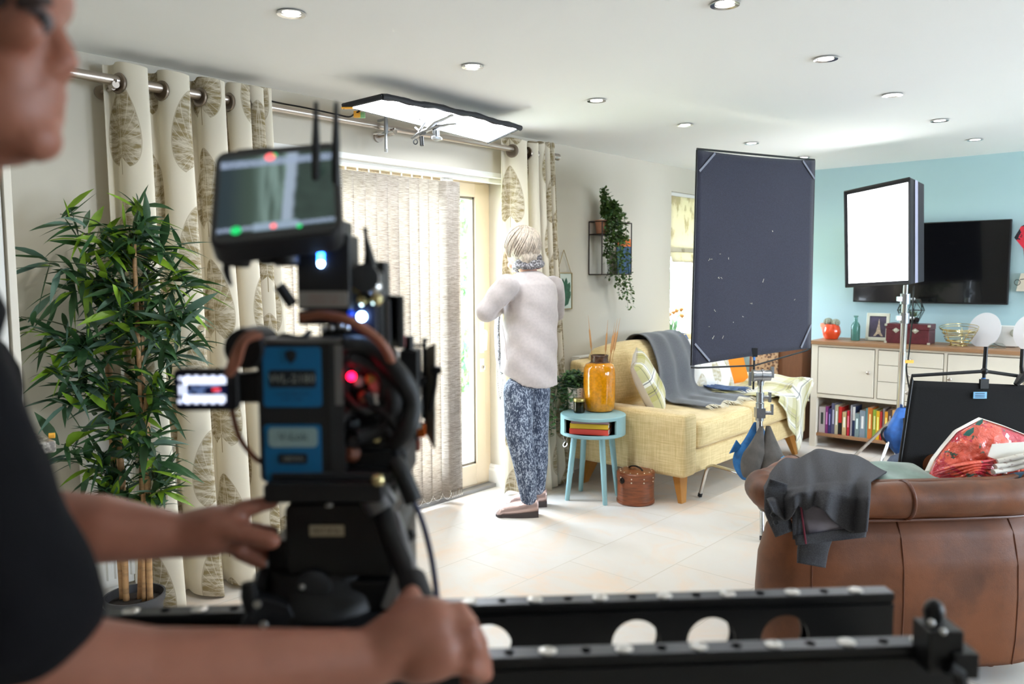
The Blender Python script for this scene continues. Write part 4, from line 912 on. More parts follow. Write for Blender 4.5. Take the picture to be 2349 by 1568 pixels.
CAC = mk('woolly_cactus', (150, 156, 138), .9, var=(.3, 120))
cactus(-2.33, 6.44, SZ+.14, .034).build('cactus', CAC, p, smooth=True); cactus(-2.27, 6.435, SZ+.136, .032).build('cactus', CAC, p, smooth=True)
p = thing('terracotta_pot', 'plain orange terracotta pot standing behind the round red pot', 'plant pot', (-2.37, 6.56, SZ))
MB().lathe([(.045, 0), (.066, .09), (.072, .092), (.073, .12), (.062, .12), (.058, .1), (0, .1)], (-2.36, 6.56, SZ), 32).build('pot', mk('orange_terracotta', (228, 132, 96), .7), p, smooth=True)
bt = thing('green_bottle', 'small ribbed sea green glass bottle on the sideboard', 'bottle', (-2.115, 6.44, SZ))
MB().lathe([(.03, 0), (.034, .005), (.034, .115), (.026, .135), (.014, .15), (.013, .185), (.018, .188), (.018, .196), (.01, .196), (.01, .15), (.03, .115), (.03, .008), (0, .008)], (-2.115, 6.44, SZ), 32).build('glass', mk('sea_green_glass', (110, 178, 164), .12, trans=.55, alpha=.8), bt, smooth=True)
pf = thing('photo_frame', 'silver photo frame with a night picture of a lit tower', 'photo frame', (-1.97, 6.5, SZ))
R = Matrix.Rotation(radians(-8), 3, 'X') @ Matrix.Rotation(0, 3, 'Z'); o_ = V((-1.97, 6.49, SZ+.004)); PFM = mk('champagne_silver', (206, 208, 192), .3, .5)
fr_ = MB()
for a, b, c_, d in ((-.085, -.062, 0, .215), (.062, .085, 0, .215), (-.085, .085, 0, .026), (-.085, .085, .19, .215)): fr_.box(o_+R@V(((a+b)/2, 0, (c_+d)/2)), (b-a, .014, d-c_), R)
fr_.build('frame', PFM, pf, bev=.002); MB().box(o_+R@V((0, .002, .108)), (.126, .006, .166), R).build('photo', mk('dusk_photo', (66, 58, 84), .3, var=(.3, 20)), pf)
tw = MB(); tw.prism([(-.036, 0), (-.018, .03), (-.008, .08), (-.001, .135), (.001, .135), (.008, .08), (.018, .03), (.036, 0), (.02, 0), (0, .02), (-.02, 0)], o_+R@V((.008, -.0015, .035)), R@V((1, 0, 0)), R@V((0, 0, 1)), R@V((0, -.001, 0)))
tw.build('tower_picture', mk('lit_tower_print', (206, 190, 168), .4, var=(.3, 60)), pf); MB().box(V((-1.97, 6.545, SZ+.05)), (.04, .005, .11), Euler((radians(18), 0, 0)).to_matrix()).build('easel_back', BLKP, pf)
bx_ = thing('burgundy_case', 'burgundy trunk style box with brass latches under the terrarium', 'box', (-1.72, 6.47, SZ))
BUR = mk('burgundy_leatherette', (92, 34, 42), .4, var=(.2, 30)); MB().bx(-1.872, -1.572, 6.38, 6.56, SZ, SZ+.105).build('case', BUR, bx_, bev=.004); MB().bx(-1.874, -1.57, 6.378, 6.562, SZ+.106, SZ+.148).build('lid', BUR, bx_, bev=.004)
for x in (-1.80, -1.665): MB().prism([(-.026, 0), (0, .018), (.026, 0), (0, -.022)], (x, 6.379, SZ+.1), (1, 0, 0), (0, 0, 1), (0, -.003, 0)).ell((x, 6.372, SZ+.1), (.009, .006, .009), 10, 8).build('latch', PFM, bx_)
for x in (-1.872, -1.572):
    for z in (SZ+.006, SZ+.138): MB().box((x, 6.38, z), (.018, .012, .016)).build('corner_guard', PFM, bx_)
# terrarium
te = thing('glass_terrarium', 'faceted glass terrarium with a small green plant on the burgundy box', 'terrarium', (-1.725, 6.47, SZ+.149))
tc = V((-1.725, 6.47, SZ+.150)); rings = [(.05, 0), (.098, .1), (.062, .185)]; P = []
for k, (r_, h) in enumerate(rings): P.append([tc+V((r_*cos(2*pi*(i+.5*k)/6), r_*sin(2*pi*(i+.5*k)/6)*.8, h)) for i in range(6)])
tg, tw = MB(), MB()
for k in range(2):
    for i in range(6):
        a, b, c_, d = P[k][i], P[k][(i+1) % 6], P[k+1][i], P[k+1][(i-1) % 6]
        if not (k == 1 and i in (4,)): tg.add([a, b, c_], [(0, 1, 2)])
        tg.add([a, c_, d], [(0, 1, 2)]); tw.cyl(a, c_, .0022, n=6); tw.cyl(a, d, .0022, n=6)
for r_ in P:
    for i in range(6): tw.cyl(r_[i], r_[(i+1) % 6], .0022, n=6)
tg.add(P[0], [(0, 1, 2, 3, 4, 5)]); tg.build('glass_facets', TERRG, te, solid=.0015); tw.build('wire_edges', IRON, te)
MB().lathe([(.046, .004), (.062, .03), (.05, .045), (0, .05)], tc, 12, sy=.8).build('soil', SOIL, te, smooth=True)
pl = MB(); rnd = random.Random(6)
for k in range(60): a = rnd.uniform(0, 6.3); leafquad(pl, tc+V((rnd.uniform(-.03, .03), rnd.uniform(-.02, .02), .04+rnd.uniform(0, .03))), (cos(a), sin(a), rnd.uniform(.3, 1.5)), rnd.uniform(.03, .05), 0, rnd, False, .22)
pl.build('succulent_leaves', IVY2, te)['kind'] = 'stuff'
# wire bowl
wb = MB(); bc = V((-1.39, 6.44, SZ)); rnd = random.Random(8)
for k in range(9):
    h = .012+.014*k; r_ = .075+.0065*k; ti = rnd.uniform(-.16, .16); ph = rnd.uniform(0, 6); wb.tube([bc+V((r_*cos(a*pi/14), r_*sin(a*pi/14)*.85, h+ti*r_*cos(a*pi/14+ph)+.012)) for a in range(28)], .0026, 6, closed=True)
for k in range(5): a = k*1.3; wb.tube([bc+V((.05*cos(a), .045*sin(a), .006)), bc+V((.09*cos(a+.2), .08*sin(a+.2), .06)), bc+V((.125*cos(a+.3), .11*sin(a+.3), .125))], .0026, 6, smooth=3)
wb.tube([bc+V((.06*cos(a*pi/10), .055*sin(a*pi/10), .004)) for a in range(20)], .0035, 6, closed=True)
tag(wb.build('wire_bowl', mk('pale_gold_wire', (226, 208, 150), .2, 1.), None, smooth=True), 'open bowl of tangled pale gold wire on the sideboard', 'bowl')
def plate(label, c, r_, n, stand):
    t = thing('white_disc', label, 'plate', (c[0], c[1], SZ)); MB().lathe([(0, .0), (r_*.9, .001), (r_, .004), (r_, .009), (0, .012)], c, 48, n, sx=.86).build('disc', mk('satin_white_disc', (232, 232, 236), .5), t, smooth=True)
    if stand: MB().tube([(c[0]-.05, c[1]+.04, SZ+.003), (c[0]-.03, c[1]-.03, SZ+.02), (c[0]+.02, c[1]-.035, SZ+.004), (c[0]+.05, c[1]+.05, SZ+.003)], .003, 6, smooth=4).build('wire_stand', BLK, t, smooth=True)
plate('tilted white disc leaning behind the gold wire bowl', (-1.24, 6.52, SZ+.115), .13, (-.25, -.95, .3), False)
plate('white disc cut by the picture edge, beside the wall timer box', (-.945, 6.43, SZ+.115), .125, (-.2, -.97, .12), False)
dv = thing('white_device', 'white box shaped device with round dial standing between the two discs', 'timer', (-1.08, 6.60, SZ))
MB().bx(-1.19, -.99, 6.58, 6.63, SZ, SZ+.15).build('case', WHITE, dv, bev=.006); MB().lathe([(.024, 0), (.027, .004), (.024, .008), (0, .008)], (-1.065, 6.58, SZ+.1), 28, (0, -1, 0)).build('dial', PFM, dv, smooth=True)
MB().lathe([(0, .024), (.012, .018), (.015, .008), (.008, 0)], (-1.05, 6.6, SZ+.15), 16).build('knob', WHITE, dv, smooth=True); MB().tube([(-1.19, 6.57, SZ+.02), (-1.13, 6.5, SZ+.006), (-1.05, 6.47, SZ+.006), (-.98, 6.5, SZ+.02)], .0025, 6, smooth=5).build('cable', BLK, dv, smooth=True)
MB().lathe([(.04, 0), (.035, .02), (.02, .032), (0, .035)], (-1.15, 6.45, SZ), 20, sx=1.3)
tag(MB().lathe([(.05, 0), (.045, .02), (.028, .034), (0, .038)], (-1.14, 6.42, SZ), 20, sx=1.1).build('clear_dish', TERRG, None, smooth=True), 'low clear glass dish in front of the white device', 'dish')
# red and black strap hanging at the edge of the picture, with a shade behind
rd = thing('tartan_strap', 'red and black tartan ribbon hanging on the teal wall past the television', 'ribbon', (-1.02, 6.66, 1.25))
def tartf(t, b, c):
    x, y, z = xyz(t, coord(t)); return mix(t, (noi(t, coord(t), 22, 2) > .56), c, lin((22, 20, 30)))
TAR = mk('red_tartan', (196, 34, 54), .8, fn=tartf)
MB().prism([(-.09, .38), (-.05, .46), (.03, .5), (.06, .44), (.02, .33), (.03, .16), (.0, .02), (.05, 0), (-.01, .24), (-.03, .3)], (-1.02, 6.66, 1.25), (1, 0, 0), (0, 0, 1), (0, .012, 0)).build('ribbon', TAR, rd)
MB().tube([V((-1.075, 6.65, 1.31))+V((.018*cos(a*pi/6), 0, .02*sin(a*pi/6))) for a in range(12)], .0025, 6, closed=True).tube([(-1.06, 6.65, 1.33), (-1.03, 6.65, 1.335), (-1.0, 6.652, 1.32)], .003, 6).build('ring', BLK, rd)
tag(MB().prism([(-.06, 0), (.1, 0), (.08, .13), (-.035, .13)], (-1.03, 6.70, 1.245), (1, 0, 0), (0, 0, 1), (0, .04, 0)).build('wall_shade', CREAM, None, bev=.004), 'small cream wall light shade behind the tartan ribbon', 'wall light')
# ================================================================ film lights, flags and stands
def frame_cloth(t, P, mat_, sag, th=.006, nu=24, nv=30, belly=.02):
    TL, TR_, BR_, BL = [V(p) for p in P]; nrm = (TR_-TL).cross(BL-TL).normalized()
    def fn(u, v):
        p = (TL*(1-u)+TR_*u)*(1-v)+(BL*(1-u)+BR_*u)*v; dn = (BL-TL).normalized()
        p = p + dn*sag*4*u*(1-u)*(1-v)**3 - dn*sag*.35*4*u*(1-u)*v**3; return p+nrm*belly*sin(pi*u)*sin(pi*v)+nrm*.003*sin(u*9)*sin(v*7)
    return MB().grid(fn, nu, nv, th).build('cloth', mat_, t, smooth=True, auto=False), fn
# ---- upright black flag
fl = thing('black_flag', 'large upright black cloth flag in a wire frame held by a chrome grip stand', 'flag', at(1745, 845, 4.45))
c4 = [at(1599, 344, 4.15), at(1868, 368, 4.72), at(1858, 798, 4.70), at(1586, 838, 4.15)]
frame_cloth(fl, c4, FLAGM, .010)
rd_ = MB(); rd_.tube([c4[0]-up*0+V((0, 0, .006)), c4[1]+V((0, 0, .004))], .006, 8)
for i, j in ((3, 0), (1, 2)): rd_.tube([c4[i], c4[j]], .0062, 8)
st0 = at(1730, 838, 4.43)
rd_.tube([c4[3]-V((0, 0, .01)), c4[3].lerp(st0, .1)-V((0, 0, .012)), st0], .005, 8).tube([st0, c4[2].lerp(st0, .06)-V((0, 0, .008)), c4[2]], .005, 8).cyl(at(1731, 800, 4.42), at(1728, 893, 4.42), .0055)
rd_.build('wire_frame', BLK, fl, smooth=True)
nf = (c4[1]-c4[0]).cross(c4[3]-c4[0]).normalized(); nf = nf if nf.dot(fwd) < 0 else -nf
for i, j, k in ((0, 1, 3), (1, 0, 2), (2, 1, 3), (3, 2, 0)):
    a = c4[i].lerp(c4[j], .115)+nf*.012; b = c4[i].lerp(c4[k], .09)+nf*.012; a -= (a-c4[i])*.0
    inn = (c4[0]+c4[2])*.5-c4[i]; a += inn*.02; b += inn*.02
    MB().box((a+b)/2, ((a-b).length, .012, .003), Matrix(((a-b).normalized(), nf.cross((a-b).normalized()), nf)).transposed()).build('corner_strap', mk('grey_elastic', (120, 122, 134), .6) if i == 0 else bpy.data.materials['grey_elastic'], fl)
MB().box(at(1731, 808, 4.41), (.03, .012, .05), LR).build('centre_tab', BLK, fl); MB().cyl(at(1730, 818, 4.41), at(1730, 826, 4.41), .0068, n=10).build('blue_tape', mk('blue_tape', (60, 120, 190), .6), fl)
lint = MB(); rnd = random.Random(12); TL = c4
for k in range(16):
    u, v = rnd.uniform(.1, .85), rnd.uniform(.35, .93); p = (TL[0]*(1-u)+TL[1]*u)*(1-v)+(TL[3]*(1-u)+TL[2]*u)*v+nf*.003-nf*-.0
    bel = .02*sin(pi*u)*sin(pi*v); p = p + nf*.006 + nf*bel*(1 if False else 0); 
    lint.tube([p, p+V((rnd.uniform(-.008, .008), 0, rnd.uniform(-.01, .01))), p+V((rnd.uniform(-.01, .01), 0, rnd.uniform(-.012, .012)))], .0011, 4)
lint.build('lint_fleck', FRINGE, fl)['kind'] = 'stuff'
# ---- grip stand
gb = V((-1.862, 4.2, 0)); gz = at(1745, 850, 4.42); gx, gy = gz.x, gz.y
gs = thing('grip_stand', 'chrome grip stand with bent leg holding up the black flag', 'stand', (gx, gy, 0))
MB().cyl((gx, gy, .12), (gx, gy, .56), .0175, n=20).build('lower_column', CHROME, gs, smooth=True); MB().cyl((gx, gy, .5), (gx, gy, .80), .0125, n=20).build('riser', CHROME, gs, smooth=True)
h = MB(); h.box((gx, gy, .60), (.05, .05, .055), LR).cyl((gx, gy, .60)+V((0, 0, 0)) if False else V((gx, gy, .60)), V((gx, gy, .60))+LR@V((.06, -.01, 0)), .011).box(V((gx, gy, .62))+LR@V((.065, -.01, 0)), (.012, .02, .06), LR).cyl((gx, gy, .555), (gx, gy, .655), .023)
h.build('riser_clamp', ALU, gs, smooth=True)
h = MB(); h.cyl((gx, gy, .66), (gx, gy, .715), .0215).box(V((gx, gy, .69))+LR@V((.05, -.012, 0)), (.012, .022, .055), LR).cyl(V((gx, gy, .69)), V((gx, gy, .69))+LR@V((.05, -.012, 0)), .01); h.build('column_clamp', ALU, gs, smooth=True)
h = MB(); Hc = V((gx, gy, .80)); h.cyl(Hc+LR@V((-.045, -.01, .012)), Hc+LR@V((.05, -.01, .012)), .03, n=24).cyl(Hc+LR@V((-.05, -.01, .012)), Hc+LR@V((-.035, -.01, .012)), .034, n=24).cyl(Hc+LR@V((.0, -.01, .012)), Hc+LR@V((.012, -.01, .012)), .034, n=24)
h.box(Hc+LR@V((.062, -.01, .03)), (.014, .022, .06), LR).box(Hc+LR@V((-.065, -.02, -.005)), (.012, .018, .075), LR).cyl((gx, gy, .755), (gx, gy, .80), .018); h.build('grip_head', ALU, gs, smooth=True, bev=0)
leg_tip = V((-2.326, 4.345, .004)); lj = V((gx, gy, .21))
def gleg(tip, out=.34, name='leg'):
    d = V((tip.x-gx, tip.y-gy, 0)); L = d.length; d.normalize()
    MB().tube([lj+d*.02, lj+d*(out*.6)+V((0, 0, .012)), lj+d*out+V((0, 0, .012)), lj+d*(out+.04), lj+d*(out+.07)-V((0, 0, .03)), V(tip)+V((0, 0, .004))], .0115, 12, smooth=3).build(name, CHROME, gs, smooth=True)
    MB().cyl(V(tip)+(lj+d*(out+.07)-V(tip)).normalized()*.025, V(tip)+V((0, 0, .003)), .0135, n=12).build('rubber_foot', RUBR, bpy.data.objects[sorted(o.name for o in bpy.data.objects if o.name.startswith('leg') and o.parent == gs)[-1]], smooth=True)
gleg(leg_tip); gleg(V((gx+.2, gy-.38, .004)), .28); gleg(V((gx+.33, gy+.36, .004)), .28); MB().cyl((gx, gy, .14), (gx, gy, .26), .028, n=20).build('leg_hub', ALU, gs, smooth=True)
# ---- sandbags on the grip stand
SBM = mk('grey_sandbag_canvas', (84, 80, 76), .9, var=(.2, 14), bmp=(.3, 120)); SBB = mk('blue_sandbag_canvas', (30, 92, 146), .8, var=(.35, 16), bmp=(.2, 60))
def lobe(mb, top, bot, w0, w1, dpt, mi=0, twist=0.):
    def fn(u, v):
        a = u*2*pi; k = v; c_ = V(top).lerp(V(bot), k); prof = (w0*(1-k)+w1*k)*max(0., (sin(pi*min(1, .12+k*.86)))**.55 if k > .5 else (.35+.65*(k/.5)**.8)); prof = max(prof, .002)
        if k > .999: prof = .002
        wr = 1+.05*sin(a*3+k*9)+.03*sin(a*7)
        return c_+LR@V((cos(a)*prof*wr, sin(a)*prof*dpt*wr, 0))
    return mb.grid(fn, 28, 26, 0, mi)
sbg = thing('sandbag', 'saddle shaped grey sandbag slung over the leg hub of the flag stand', 'sandbag', (gx, gy-.06, .06))
base_ = V((gx, gy, 0)); q = lambda a, d, z: base_+LR@V((a, d, z+.14))
lobe(MB(), q(-.01, -.07, .395), q(-.085, -.09, .105), .03, .085, .75).build('near_pouch', SBM, sbg, smooth=True, auto=False)
lobe(MB(), q(.03, -.06, .395), q(.06, -.10, .075), .035, .10, .8).build('side_pouch', SBM, sbg, smooth=True, auto=False)
mk_ = MB(); rnd = random.Random(1)
for k in range(7): p = q(.085+.012*k*.6, -.155+.012*k, .235-.018*k); mk_.box(p, (.022, .004, .02), LR @ Euler((0, rnd.uniform(-.5, .5), .3)).to_matrix())
mk_.build('painted_mark', mk('light_blue_paint', (70, 150, 200), .7), sbg)
sb2 = thing('sandbag', 'blue sandbag half hidden behind the grey one on the flag stand', 'sandbag', (gx, gy+.05, .06))
lobe(MB(), q(.0, .03, .40), q(-.03, .04, .055), .06, .15, .5).build('pouch', SBB, sb2, smooth=True, auto=False)
for s in ((-.13, .02, .25), (-.03, -.10, .03)): MB().prism([(-.03, -.03), (.05, -.0), (.01, .05)], q(*s), LR@V((1, 0, 0)), (0, 0, 1), LR@V((0, .015, 0))).build('corner_flap', SBB, sb2, bev=.003)
# ---- softbox light on its stand
lb = onz(2059, 1078); ls = thing('light_stand', 'tall chrome light stand in front of the sideboard carrying the softbox', 'stand', (lb.x, lb.y, 0))
tp_ = at(2078, 655, 5.35); top_ = V((lb.x, lb.y, 0)); ax = V((tp_.x-lb.x, tp_.y-lb.y, 0))
P = lambda z: V((lb.x+ax.x*z/1.3, lb.y+ax.y*z/1.3, z))
MB().cyl(P(.1), P(.84), .026, n=20).build('lower_column', CHROME, ls, smooth=True); MB().cyl(P(.84), P(1.2), .021, n=20).build('middle_column', CHROME, ls, smooth=True); MB().cyl(P(1.2), P(1.62), .016, n=20).build('upper_column', CHROME, ls, smooth=True)
for z in (1.04, 1.17): MB().cyl(P(z), P(z+.07), .032, n=20).cyl(P(z+.035), P(z+.035)+LR@V((.06, -.01, 0)), .009).box(P(z+.035)+LR@V((-.045, -.01, 0)), (.03, .02, .03), LR).build('collar', ALU, ls, smooth=True)
for a in (0.4, 2.5, 4.6): MB().tube([P(.42), P(.1)+V((.45*cos(a), .32*sin(a), -.09))], .011, 10).build('leg', CHROME, ls, smooth=True)
sbx = thing('softbox_light', 'glowing square softbox with black sides on top of the chrome stand', 'softbox', at(2078, 655, 5.35))
Q = [at(1940, 440, 5.62), at(2090, 408, 5.2), at(2090, 651, 5.2), at(1943, 658, 5.62)]
nq = (Q[1]-Q[0]).cross(Q[3]-Q[0]).normalized(); nq = nq if nq.dot(fwd) < 0 else -nq
ctr = sum(Q, V())/4
def inset(p, k): return ctr+(p-ctr)*k
MB().add([inset(p, .93)+nq*.004 for p in Q], [(0, 3, 2, 1)]).build('diffuser', SOFTW, sbx)
rim = MB(); B2 = [p-nq*.16 + (rt*0) for p in Q]; B2 = [ctr-nq*.17+(p-ctr)*.93 for p in Q]
fi = [inset(p, .93)+nq*.004 for p in Q]; fo_ = [p+nq*.012 for p in Q]
for i in range(4):
    j = (i+1) % 4; rim.add([fo_[i], fo_[j], B2[j], B2[i]], [(0, 1, 2, 3)]); rim.add([fi[i], fi[j], fo_[j], fo_[i]], [(0, 1, 2, 3)])
rim.add(B2, [(0, 1, 2, 3)]); rim.build('fabric_sides', mk('black_softbox_fabric', (24, 24, 30), .7), sbx, solid=.004)
si = MB(); e0, e1 = (fo_[1].lerp(B2[1], .3), fo_[2].lerp(B2[2], .3)); g0, g1 = (fo_[1].lerp(B2[1], .5), fo_[2].lerp(B2[2], .5)); o_ = (Q[1]-Q[0]).normalized()*.006
si.add([e0+o_, e1+o_, g1+o_, g0+o_], [(0, 1, 2, 3)]); si.build('grey_strip', mk('pale_grey_webbing', (150, 150, 170), .7), sbx, solid=.002)
yk = MB().tube([P(1.62), P(1.62)+V((0, 0, .02)), ctr-nq*.2], .012, 8); yk.build('yoke', BLK, sbx, smooth=True)
MB().tube([Q[0]+nq*.016, Q[1]+nq*.016], .006, 6).tube([Q[0]+nq*.014, Q[3]+nq*.014], .005, 6).tube([Q[3]+nq*.016, Q[2]+nq*.016], .006, 6).build('edge_binding', BLKP, sbx)
cb = thing('power_cable', 'thin black cable hanging down beside the chrome light stand', 'cable', at(2092, 660, 5.2))
MB().tube([at(2096, 655, 5.25), at(2094, 700, 5.22), at(2092, 740, 5.22), at(2087, 790, 5.25), at(2083, 822, 5.25), at(2079, 840, 5.25), at(2082, 870, 5.25), at(2088, 900, 5.25)], .005, 6, smooth=5).build('cord', BLK, cb, smooth=True)
MB().box(at(2086, 829, 5.24), (.055, .006, .02), LR).build('orange_tape_flag', mk('orange_tape', (244, 176, 60), .6), cb)
b = thing('sandbag', 'bright blue sandbag with black straps hanging on the softbox stand', 'sandbag', (lb.x, lb.y-.1, .05))
q2 = lambda a, d, z: V((lb.x, lb.y, 0))+LR@V((a, d, z))
lobe(MB(), q2(-.02, -.1, .46), q2(-.03, -.12, .13), .12, .13, .45).build('bag', mk('royal_blue_nylon', (40, 90, 160), .6, var=(.4, 12)), b, smooth=True, auto=False)
MB().tube([q2(-.04, -.16, .40), q2(-.05, -.19, .3), q2(-.06, -.18, .15)], .016, 8, smooth=4, sq=.3).tube([q2(.03, -.16, .40), q2(.04, -.19, .3), q2(.05, -.18, .15)], .016, 8, smooth=4, sq=.3).build('strap', BLKP, b, smooth=True)
MB().tube([q2(-.1, -.1, .33), q2(-.15, -.1, .32), q2(-.17, -.1, .27), q2(-.13, -.1, .22)], .008, 8, smooth=5).build('loop_handle', BLKP, b, smooth=True)
b = thing('sandbag', 'slumped navy bag on the floor in front of the blue sandbag', 'sandbag', q2(-.06, -.4, 0))
MB().lathe([(.14, .0), (.19, .03), (.19, .09), (.15, .16), (.07, .205), (.02, .22), (0, .22)], q2(-.07, -.36, .002), 28, sy=.7).build('bag', mk('navy_nylon', (46, 58, 84), .6, var=(.3, 10), bmp=(.5, 14)), b, smooth=True)
# ---- flexible light mat clamped under the ceiling
lm = thing('light_mat', 'glowing flexible light mat with black edge clamped to the curtain pole', 'light mat', onz(980, 280, 2.13))
M4 = [onz(786, 243, 2.125), onz(876, 221, 2.16), onz(1194, 293, 2.16), onz(1120, 327, 2.125)]
def mfn(u, v):
    p = (M4[0]*(1-v)+M4[1]*v)*(1-u)+(M4[3]*(1-v)+M4[2]*v)*u; return p+V((0, 0, .012*sin(u*pi)*(v) + .003*sin(u*22)*v))
MB().grid(mfn, 40, 8, .006).build('diffuser', MATW, lm, smooth=True, auto=False)
MB().grid(lambda u, v: mfn(u, v)+V((0, 0, .008)), 40, 8, .004).build('black_backing', BLKP, lm, smooth=True, auto=False)
eb = MB(); eb.tube([mfn(0, v/6)+V((0, 0, -.002)) for v in range(7)], .013, 8).tube([mfn(u/30, 1)+V((0, 0, -.002)) for u in range(31)], [.014+.002*sin(u*1.7) for u in range(31)], 8).tube([mfn(1, v/6) for v in range(7)], .008, 8)
eb.tube([mfn(u/30, 0)+V((0, 0, .004)) for u in range(31)], .005, 8); eb.build('edge_binding', mk('black_gaffer_edge', (26, 27, 32), .6), lm, smooth=True)
tb = MB(); a = mfn(0, .12); tb.box(a+V((0, 0, -.014)), (.05, .02, .006), LR); tb.build('orange_tape', bpy.data.materials['orange_tape'], lm)
cm = thing('scaffold_clamp', 'small chrome screw clamp fixed on the curtain pole below the light mat', 'clamp', (PX, 2.66, PZ-.02))
yq = onx(871, 290, PX).y; o_ = V((PX+.02, yq, PZ))
MB().box(o_+V((.0, 0, .028)), (.06, .016, .012)).box(o_+V((.03, 0, -.005)), (.014, .018, .075)).box(o_+V((.0, 0, -.038)), (.06, .016, .012)).cyl(o_+V((.028, 0, .04)), o_+V((.028, 0, -.12)), .008).build('body', ALU, cm, smooth=False, bev=.002)
MB().cyl(o_+V((.028, 0, -.12)), o_+V((.028, 0, -.135)), .010).cyl(o_+V((.05, .03, -.03)), o_+V((-.03, -.035, -.04)), .005).build('screw', CHROME, cm, smooth=True)
gm = thing('grip_clamp', 'large grey jaw clamp and arm holding the light mat to the pole', 'clamp', (PX, 3.0, PZ-.04))
at0 = at; MB().cyl(at(972, 304, 3.84), onx(972, 303, PX), .012).build('pole_jaw', ALU, gm, smooth=True)
A1 = at(960, 318, 3.86); A2 = at(1035, 270, 3.75); A3 = at(1020, 292, 3.8)
gj = MB(); gj.tube([at(945, 318, 3.88), at(965, 305, 3.86), at(985, 296, 3.84)], [.01, .02, .016], 8, sq=.6).tube([at(985, 296, 3.84), at(1000, 280, 3.8), at(1038, 264, 3.74)], [.018, .014, .010], 8, sq=.6).tube([at(985, 296, 3.84), at(1005, 290, 3.82), at(1030, 284, 3.8), at(1046, 284, 3.78)], [.016, .017, .013, .006], 8, sq=.6)
gj.build('jaw', ALU, gm, smooth=True); MB().cyl(at(1000, 298, 3.83), at(1001, 316, 3.84), .016).lathe([(.02, 0), (.034, .006), (.034, .016), (.012, .024)], at(1001, 312, 3.84), 12, (0, 0, -1), sy=.6).build('wing_nut', ALU, gm, smooth=True)
MB().cyl(at(967, 313, 3.86), at(968, 334, 3.86), .010).tube([at(953, 325, 3.86)+rt*.010*cos(k*pi/5)+up*.012*sin(k*pi/5) for k in range(10)], .003, 6, closed=True).build('spigot', BLK, gm, smooth=True)
MB().tube([at(962, 272, 3.8), at(975, 280, 3.8), at(962, 300, 3.82), at(952, 292, 3.82)], [.01, .013, .012, .008], 8, sq=.5).build('pad', ALU, gm, smooth=True)
at = at0
tag(MB().tube([at(590, 224, 3.66), at(640, 236, 3.7), at(700, 247, 3.72), at(770, 262, 3.75), at(800, 268, 3.76), at(812, 262, 3.74), at(830, 250, 3.7)], .004, 6, smooth=4).box(at(819, 262, 3.73), (.03, .012, .03), LR, 1).box(at(830, 264, 3.74), (.03, .012, .026), LR, 2).build('mat_cable', [BLK, bpy.data.materials['orange_tape'], mk('green_tape', (150, 206, 150), .6)], None), 'black cable with orange and green tape running along the pole to the mat', 'cable')
# ---- second flag, stem up, behind the leather chair
f2 = thing('black_flag', 'black cloth flag standing upside down behind the leather armchair, blue tag at its stem', 'flag', at(2258, 1150, 3.35))
D2 = 3.35; c5 = [at(2092, 872, D2), at(2430, 886, D2-.05)]; wv = (c5[1]-c5[0]); dn = at(2062, 1075, D2)-c5[0]; dn = dn*(c5[0].z-.005)/(-dn.z)
frame_cloth(f2, [c5[0], c5[1], c5[1]+dn*1.0, c5[0]+dn], BFLAG, .0, belly=.006)
bpy.data.objects[[o.name for o in bpy.data.objects if o.parent == f2][0]]
cy = at(2258, 851, D2-.02); MB().tube([c5[0]+dn, c5[0], c5[0]+V((0, 0, .02)), cy, c5[1]+V((0, 0, .02)), c5[1], c5[1]+dn], .0075, 10).cyl(cy, at(2262, 795, D2-.02), .0085).ell(cy, .015, 12, 8).cyl(cy, at(2256, 884, D2-.02), .007).build('wire_frame', BLK, f2, smooth=True)
MB().box(at(2257, 880, D2-.03), (.035, .012, .04), LR).build('stem_tab', BLK, f2); MB().cyl(at(2256, 866, D2-.02), at(2256, 873, D2-.02), .0085, n=10).build('blue_tape', bpy.data.materials['blue_tape'], f2)
MB().box(at(2248, 906, D2-.035), (.056, .004, .028), LR).build('blue_tag', mk('sky_blue_tag', (130, 186, 224), .6), f2); tg_ = MB()
for k in range(3): tg_.box(at(2248, 902+k*4, D2-.0385), (.04, .001, .0022), LR)
tg_.build('tag_writing', BLK, f2)
tag(MB().tube([at(2345, 800, 3.3), at(2343, 840, 3.3), at(2346, 865, 3.3)], .007, 8).tube([at(2330, 882, 3.3), at(2343, 866, 3.3), at(2365, 850, 3.3)], [.01, .018, .015], 8).build('stand_knob', BLK, None, smooth=True), 'black clamp knob at the picture edge beside the low black flag', 'clamp')
# ================================================================ leather armchair seen from behind
ch = thing('leather_armchair', 'brown leather rolled back armchair seen from behind, grey jacket over it', 'armchair', loc(1.27, 2.9, 0))
PTH = [(1.22, 3.25), (1.08, 2.98), (.945, 2.74), (.905, 2.65), (.92, 2.585), (.98, 2.56), (1.1, 2.555), (1.3, 2.56), (1.55, 2.58), (1.68, 2.6), (1.75, 2.64), (1.78, 2.72), (1.77, 2.95), (1.74, 3.3)]
pp, _ = spline([V((a, d, 0)) for a, d in PTH], .01, 8); NP = len(pp)-1
def pth(u):
    k = u*NP; i = min(int(k), NP-1); s = k-i; p = pp[i].lerp(pp[i+1], s); t_ = (pp[i+1]-pp[i]).normalized(); return p, V((t_.y, -t_.x, 0))     # outward on the camera side
def rimz(u): e = min(u, 1-u); return .645-.08*max(0, 1-e/.22)**1.3
PR = [(.05, .07), (.06, .16), (.062, .3), (.055, .42), (.03, .52), (.0, .565), (-.02, .60)]
